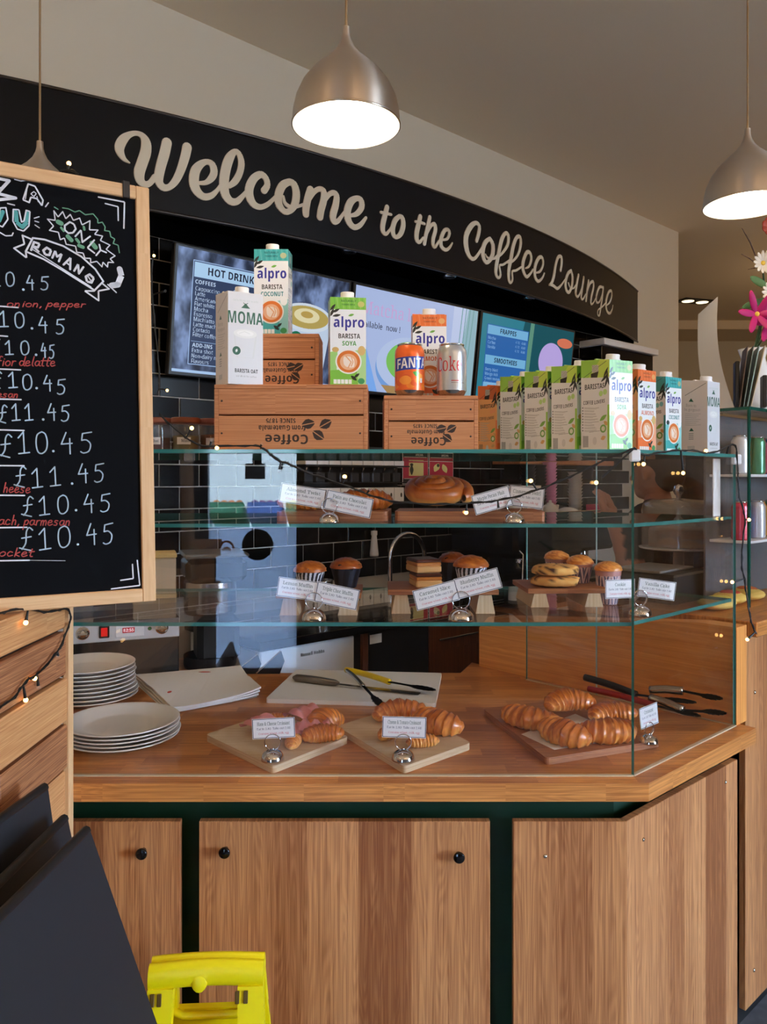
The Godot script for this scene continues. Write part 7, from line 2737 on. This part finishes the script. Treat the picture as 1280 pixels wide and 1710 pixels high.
	b.box(Vector3(-0.018, 0.073, 0), Vector3(0.04, 0.146, 0.002), 0.0)
	part("sheet", b, M.paper, o)

# ---------------------------------------------------------------- front left
func front_left() -> void:
	var labels := ["large black board leaning nearest at the bottom left", "second black board leaning behind the large one", "third black board, highest, against the planks"]
	var spec := [[[150, 1385, 1.25], [0, 1535], [262, 1710]], [[113, 1366, 1.33], [0, 1478], [150, 1470]], [[80, 1314, 1.36], [0, 1372], [108, 1408]]]
	for k in 3:
		var q: Array = spec[k]
		var tr := at(q[0][0], q[0][1], q[0][2])
		var zl: float = (EYE - tr.y) * F / (q[1][1] - 800.0)
		var tl := at(q[1][0], q[1][1], zl)
		# carry the top edge on out of view
		var along := (tl - tr).normalized()
		var back: float = [0.62, 0.55, 0.5][k]
		var dx: float = [0.34, 0.20, 0.14][k]
		var top := tr
		var far := tr + along * back
		var foot := Vector3(dx, -tr.y + 0.004, 0)
		var n := along.cross(foot.normalized()).normalized()
		if n.x < 0: n = -n
		var o := thing("black_board", labels[k], "board", Vector3.ZERO, 0.0, "black boards leaning on the partition")
		var b := MB.new()
		var th: float = 0.012
		var mid := (top + far + top + foot + far + foot) / 4.0 - n * th / 2
		var f := [top, far, far + foot, top + foot]
		var r := []
		for p in f:
			r.append(p - n * th)
		b.face(f, mid)
		b.face(r, mid)
		for j in 4:
			b.face([f[j], f[(j + 1) % 4], r[(j + 1) % 4], r[j]], mid)
		part("panel", b, mat("board_black", rgb(24, 26, 32), 0.55), o)
		b = MB.new()
		b.tube([top - n * th * 0.5, far - n * th * 0.5], 0.008, 8)
		part("top_rail", b, mat("board_rail", rgb(16, 17, 20), 0.4), o)
	# yellow floor sign
	var o := thing("wet_floor_sign", "yellow plastic folding floor sign with a carry handle", "floor sign", plan(-0.338, 0.0, 1.50), 0.06)
	for s in [1, -1]:
		var b := MB.new()
		b.x = Transform3D(Basis(Vector3.RIGHT, -0.205 * s), Vector3(0, 0.0, 0.14 * s))
		# leaf with a hand hole: four bars round the slot
		var w0 := 0.15
		var w1 := 0.108
		var hh := 0.628
		b.prism(PackedVector2Array([Vector2(-w0, 0.02), Vector2(w0, 0.02), Vector2(w1 + 0.004, 0.525), Vector2(-w1 - 0.004, 0.525)]), -0.006, 0.006)
		for e in [-1, 1]:
			b.prism(PackedVector2Array([Vector2(e * (w1 + 0.004), 0.525), Vector2(e * 0.062, 0.525), Vector2(e * 0.060, hh - 0.03), Vector2(e * w1, hh - 0.03)]), -0.011, 0.011)
		var leafp := part("leaf", b, M.yellow_plastic, o)
		b = MB.new()
		b.x = Transform3D(Basis(Vector3.RIGHT, -0.205 * s), Vector3(0, 0.0, 0.14 * s))
		var rows := []
		for i in 13:
			var x := -w1 + 2 * w1 * i / 12.0
			var row := PackedVector3Array()
			for j in 12:
				var a := TAU * j / 12
				row.append(Vector3(x, hh - 0.012 + 0.006 * cos(x * 14.0) + sin(a) * 0.024, cos(a) * 0.014))
			rows.append(row)
		b.grid(rows, true, 0)
		for e in [0, 12]:
			b.face(Array(rows[e]), Vector3(0, hh, 0))
		part("grip", b, M.yellow_plastic, o)
		b = MB.new()
		b.x = Transform3D(Basis(Vector3.RIGHT, -0.205 * s), Vector3(0, 0.0, 0.14 * s))
		for x in [-0.098, -0.085, 0.060, 0.076]:
			b = MB.new()
			b.x = Transform3D(Basis(Vector3.RIGHT, -0.205 * s), Vector3(0, 0.0, 0.14 * s))
			b.box(Vector3(x, hh - 0.047, 0.0125 * s), Vector3(0.008, 0.022, 0.004), 0.001)
			part("hinge_slot", b, mat("slot_brown", rgb(96, 70, 10), 0.6), leafp)
		b = MB.new()
		b.x = Transform3D(Basis(Vector3.RIGHT, -0.205 * s), Vector3(0, 0.0, 0.14 * s))
		b.ball(Vector3(-0.012, hh - 0.02, 0.010 * s), Vector3(0.015, 0.018, 0.005), 16, 8)
		part("thumb_pad", b, M.yellow_plastic, leafp)
		b = MB.new()
		b.x = Transform3D(Basis(Vector3.RIGHT, -0.205 * s), Vector3(0, 0.0, 0.14 * s))
		b.tube([Vector3(-0.10, 0.525, 0.008), Vector3(-0.066, 0.525, 0.012), Vector3(-0.05, 0.517, 0.014), Vector3(0.05, 0.517, 0.014), Vector3(0.066, 0.525, 0.012), Vector3(0.10, 0.525, 0.008)], 0.008, 8)
		part("slot_lip", b, M.yellow_plastic, leafp)

# ---------------------------------------------------------------- fairy lights
func strand(label: String, pts: Array, bulbs: Array, dead: Array = []) -> void:
	var o := thing("fairy_lights", label, "string lights", Vector3.ZERO, 0.0, "strings of fairy lights")
	var wire := mat("wire_black", rgb(12, 13, 13), 0.5)
	var path := curve3(pts, 6)
	var b := MB.new()
	b.tube(path, 0.0019, 6)
	part("cable", b, wire, o)
	b = MB.new()
	var tw := []
	for k in path.size():
		tw.append(path[k] + Vector3(0.0022 * sin(k * 1.3), 0.0026 * cos(k * 1.3), 0.002 * sin(k * 0.9)))
	b.tube(tw, 0.0013, 6)
	part("cable", b, wire, o)
	var glow := mat("fairy_bulb_glow", rgb(255, 226, 170), 0.3, 0.0, {"emission_enabled": true, "emission": rgb(255, 196, 110), "emission_energy_multiplier": 14.0})
	for set in [[bulbs, true], [dead, false]]:
		for p in set[0]:
			# stalk from the nearest point of the cable
			var near: Vector3 = path[0]
			for q in path:
				if q.distance_to(p) < near.distance_to(p): near = q
			b = MB.new()
			b.tube([near, near.lerp(p, 0.85)], [0.0016, 0.003], 6)
			var st := part("stalk", b, wire, o)
			b = MB.new()
			b.ball(p, Vector3.ONE * 0.0042, 10, 8)
			part("bulb", b, glow if set[1] else M.clear, st)

func fairy_lights() -> void:
	var face := func(px: float, py: float) -> Vector3: return at(px, py, 0.640 * F / (640.0 - px))
	strand("fairy lights draped down the plank partition", [face.call(-30, 1036), face.call(0, 1024), face.call(40, 1017), face.call(80, 1022), face.call(110, 1017), face.call(118, 1030), face.call(112, 1052), face.call(96, 1088), face.call(62, 1126), face.call(45, 1136), face.call(24, 1164), face.call(-8, 1186)],
		[face.call(43, 1040), face.call(58, 1133), face.call(43, 1169)], [face.call(97, 1096), face.call(64, 1148)])
	var g := func(px: float, py: float) -> Vector3:
		if px <= 1057: return at(px, py, 1.638)
		var k := (px - 640.0) / F
		var t := (k * 1.638 - 0.5255) / (0.739 - k * 0.673)
		return at(px, py, 1.638 + 0.673 * t)
	strand("fairy lights hung across the front of the glass case", [g.call(266, 692), g.call(300, 722), g.call(338, 744), g.call(420, 744), g.call(440, 750), g.call(462, 768), g.call(484, 776), g.call(520, 792), g.call(580, 812), g.call(605, 822), g.call(650, 836), g.call(720, 842), g.call(790, 840), g.call(850, 832), g.call(905, 815), g.call(960, 792), g.call(1010, 768), g.call(1056, 750)],
		[g.call(320, 715), g.call(362, 748), g.call(575, 796), g.call(778, 856), g.call(886, 803)], [g.call(466, 786), g.call(617, 818), g.call(832, 850), g.call(437, 742), g.call(353, 736)])
	strand("fairy lights along the right wing and down the end post", [g.call(1058, 749), g.call(1076, 760), g.call(1110, 754), g.call(1150, 752), g.call(1190, 756), g.call(1226, 744), at(1231, 790, 1.965), at(1234, 830, 1.965), at(1243, 862, 1.965), at(1240, 900, 1.965), at(1238, 940, 1.965), at(1244, 980, 1.965), at(1250, 1020, 1.965), at(1256, 1046, 1.965), at(1262, 1058, 1.965)],
		[g.call(1074, 775), g.call(995, 806), g.call(1140, 790), g.call(1178, 753), at(1250, 868, 1.96), at(1222, 972, 1.955), at(1247, 1068, 1.955)], [at(1212, 760, 1.95), at(1232, 790, 1.96)])
	strand("fairy lights hanging on the tiles beside the chalkboard", [at(256, 420, 2.4), at(253, 470, 2.4), at(258, 540, 2.4), at(264, 600, 2.4), at(266, 640, 2.4), at(262, 660, 2.4)], [at(257, 427, 2.38), at(279, 652, 2.38)], [at(276, 486, 2.38)])
	strand("short end of fairy lights above the chalkboard", [at(40, 300, 1.48), at(90, 292, 1.48), at(113, 284, 1.48), at(130, 290, 1.47)], [at(115, 273, 1.48)])
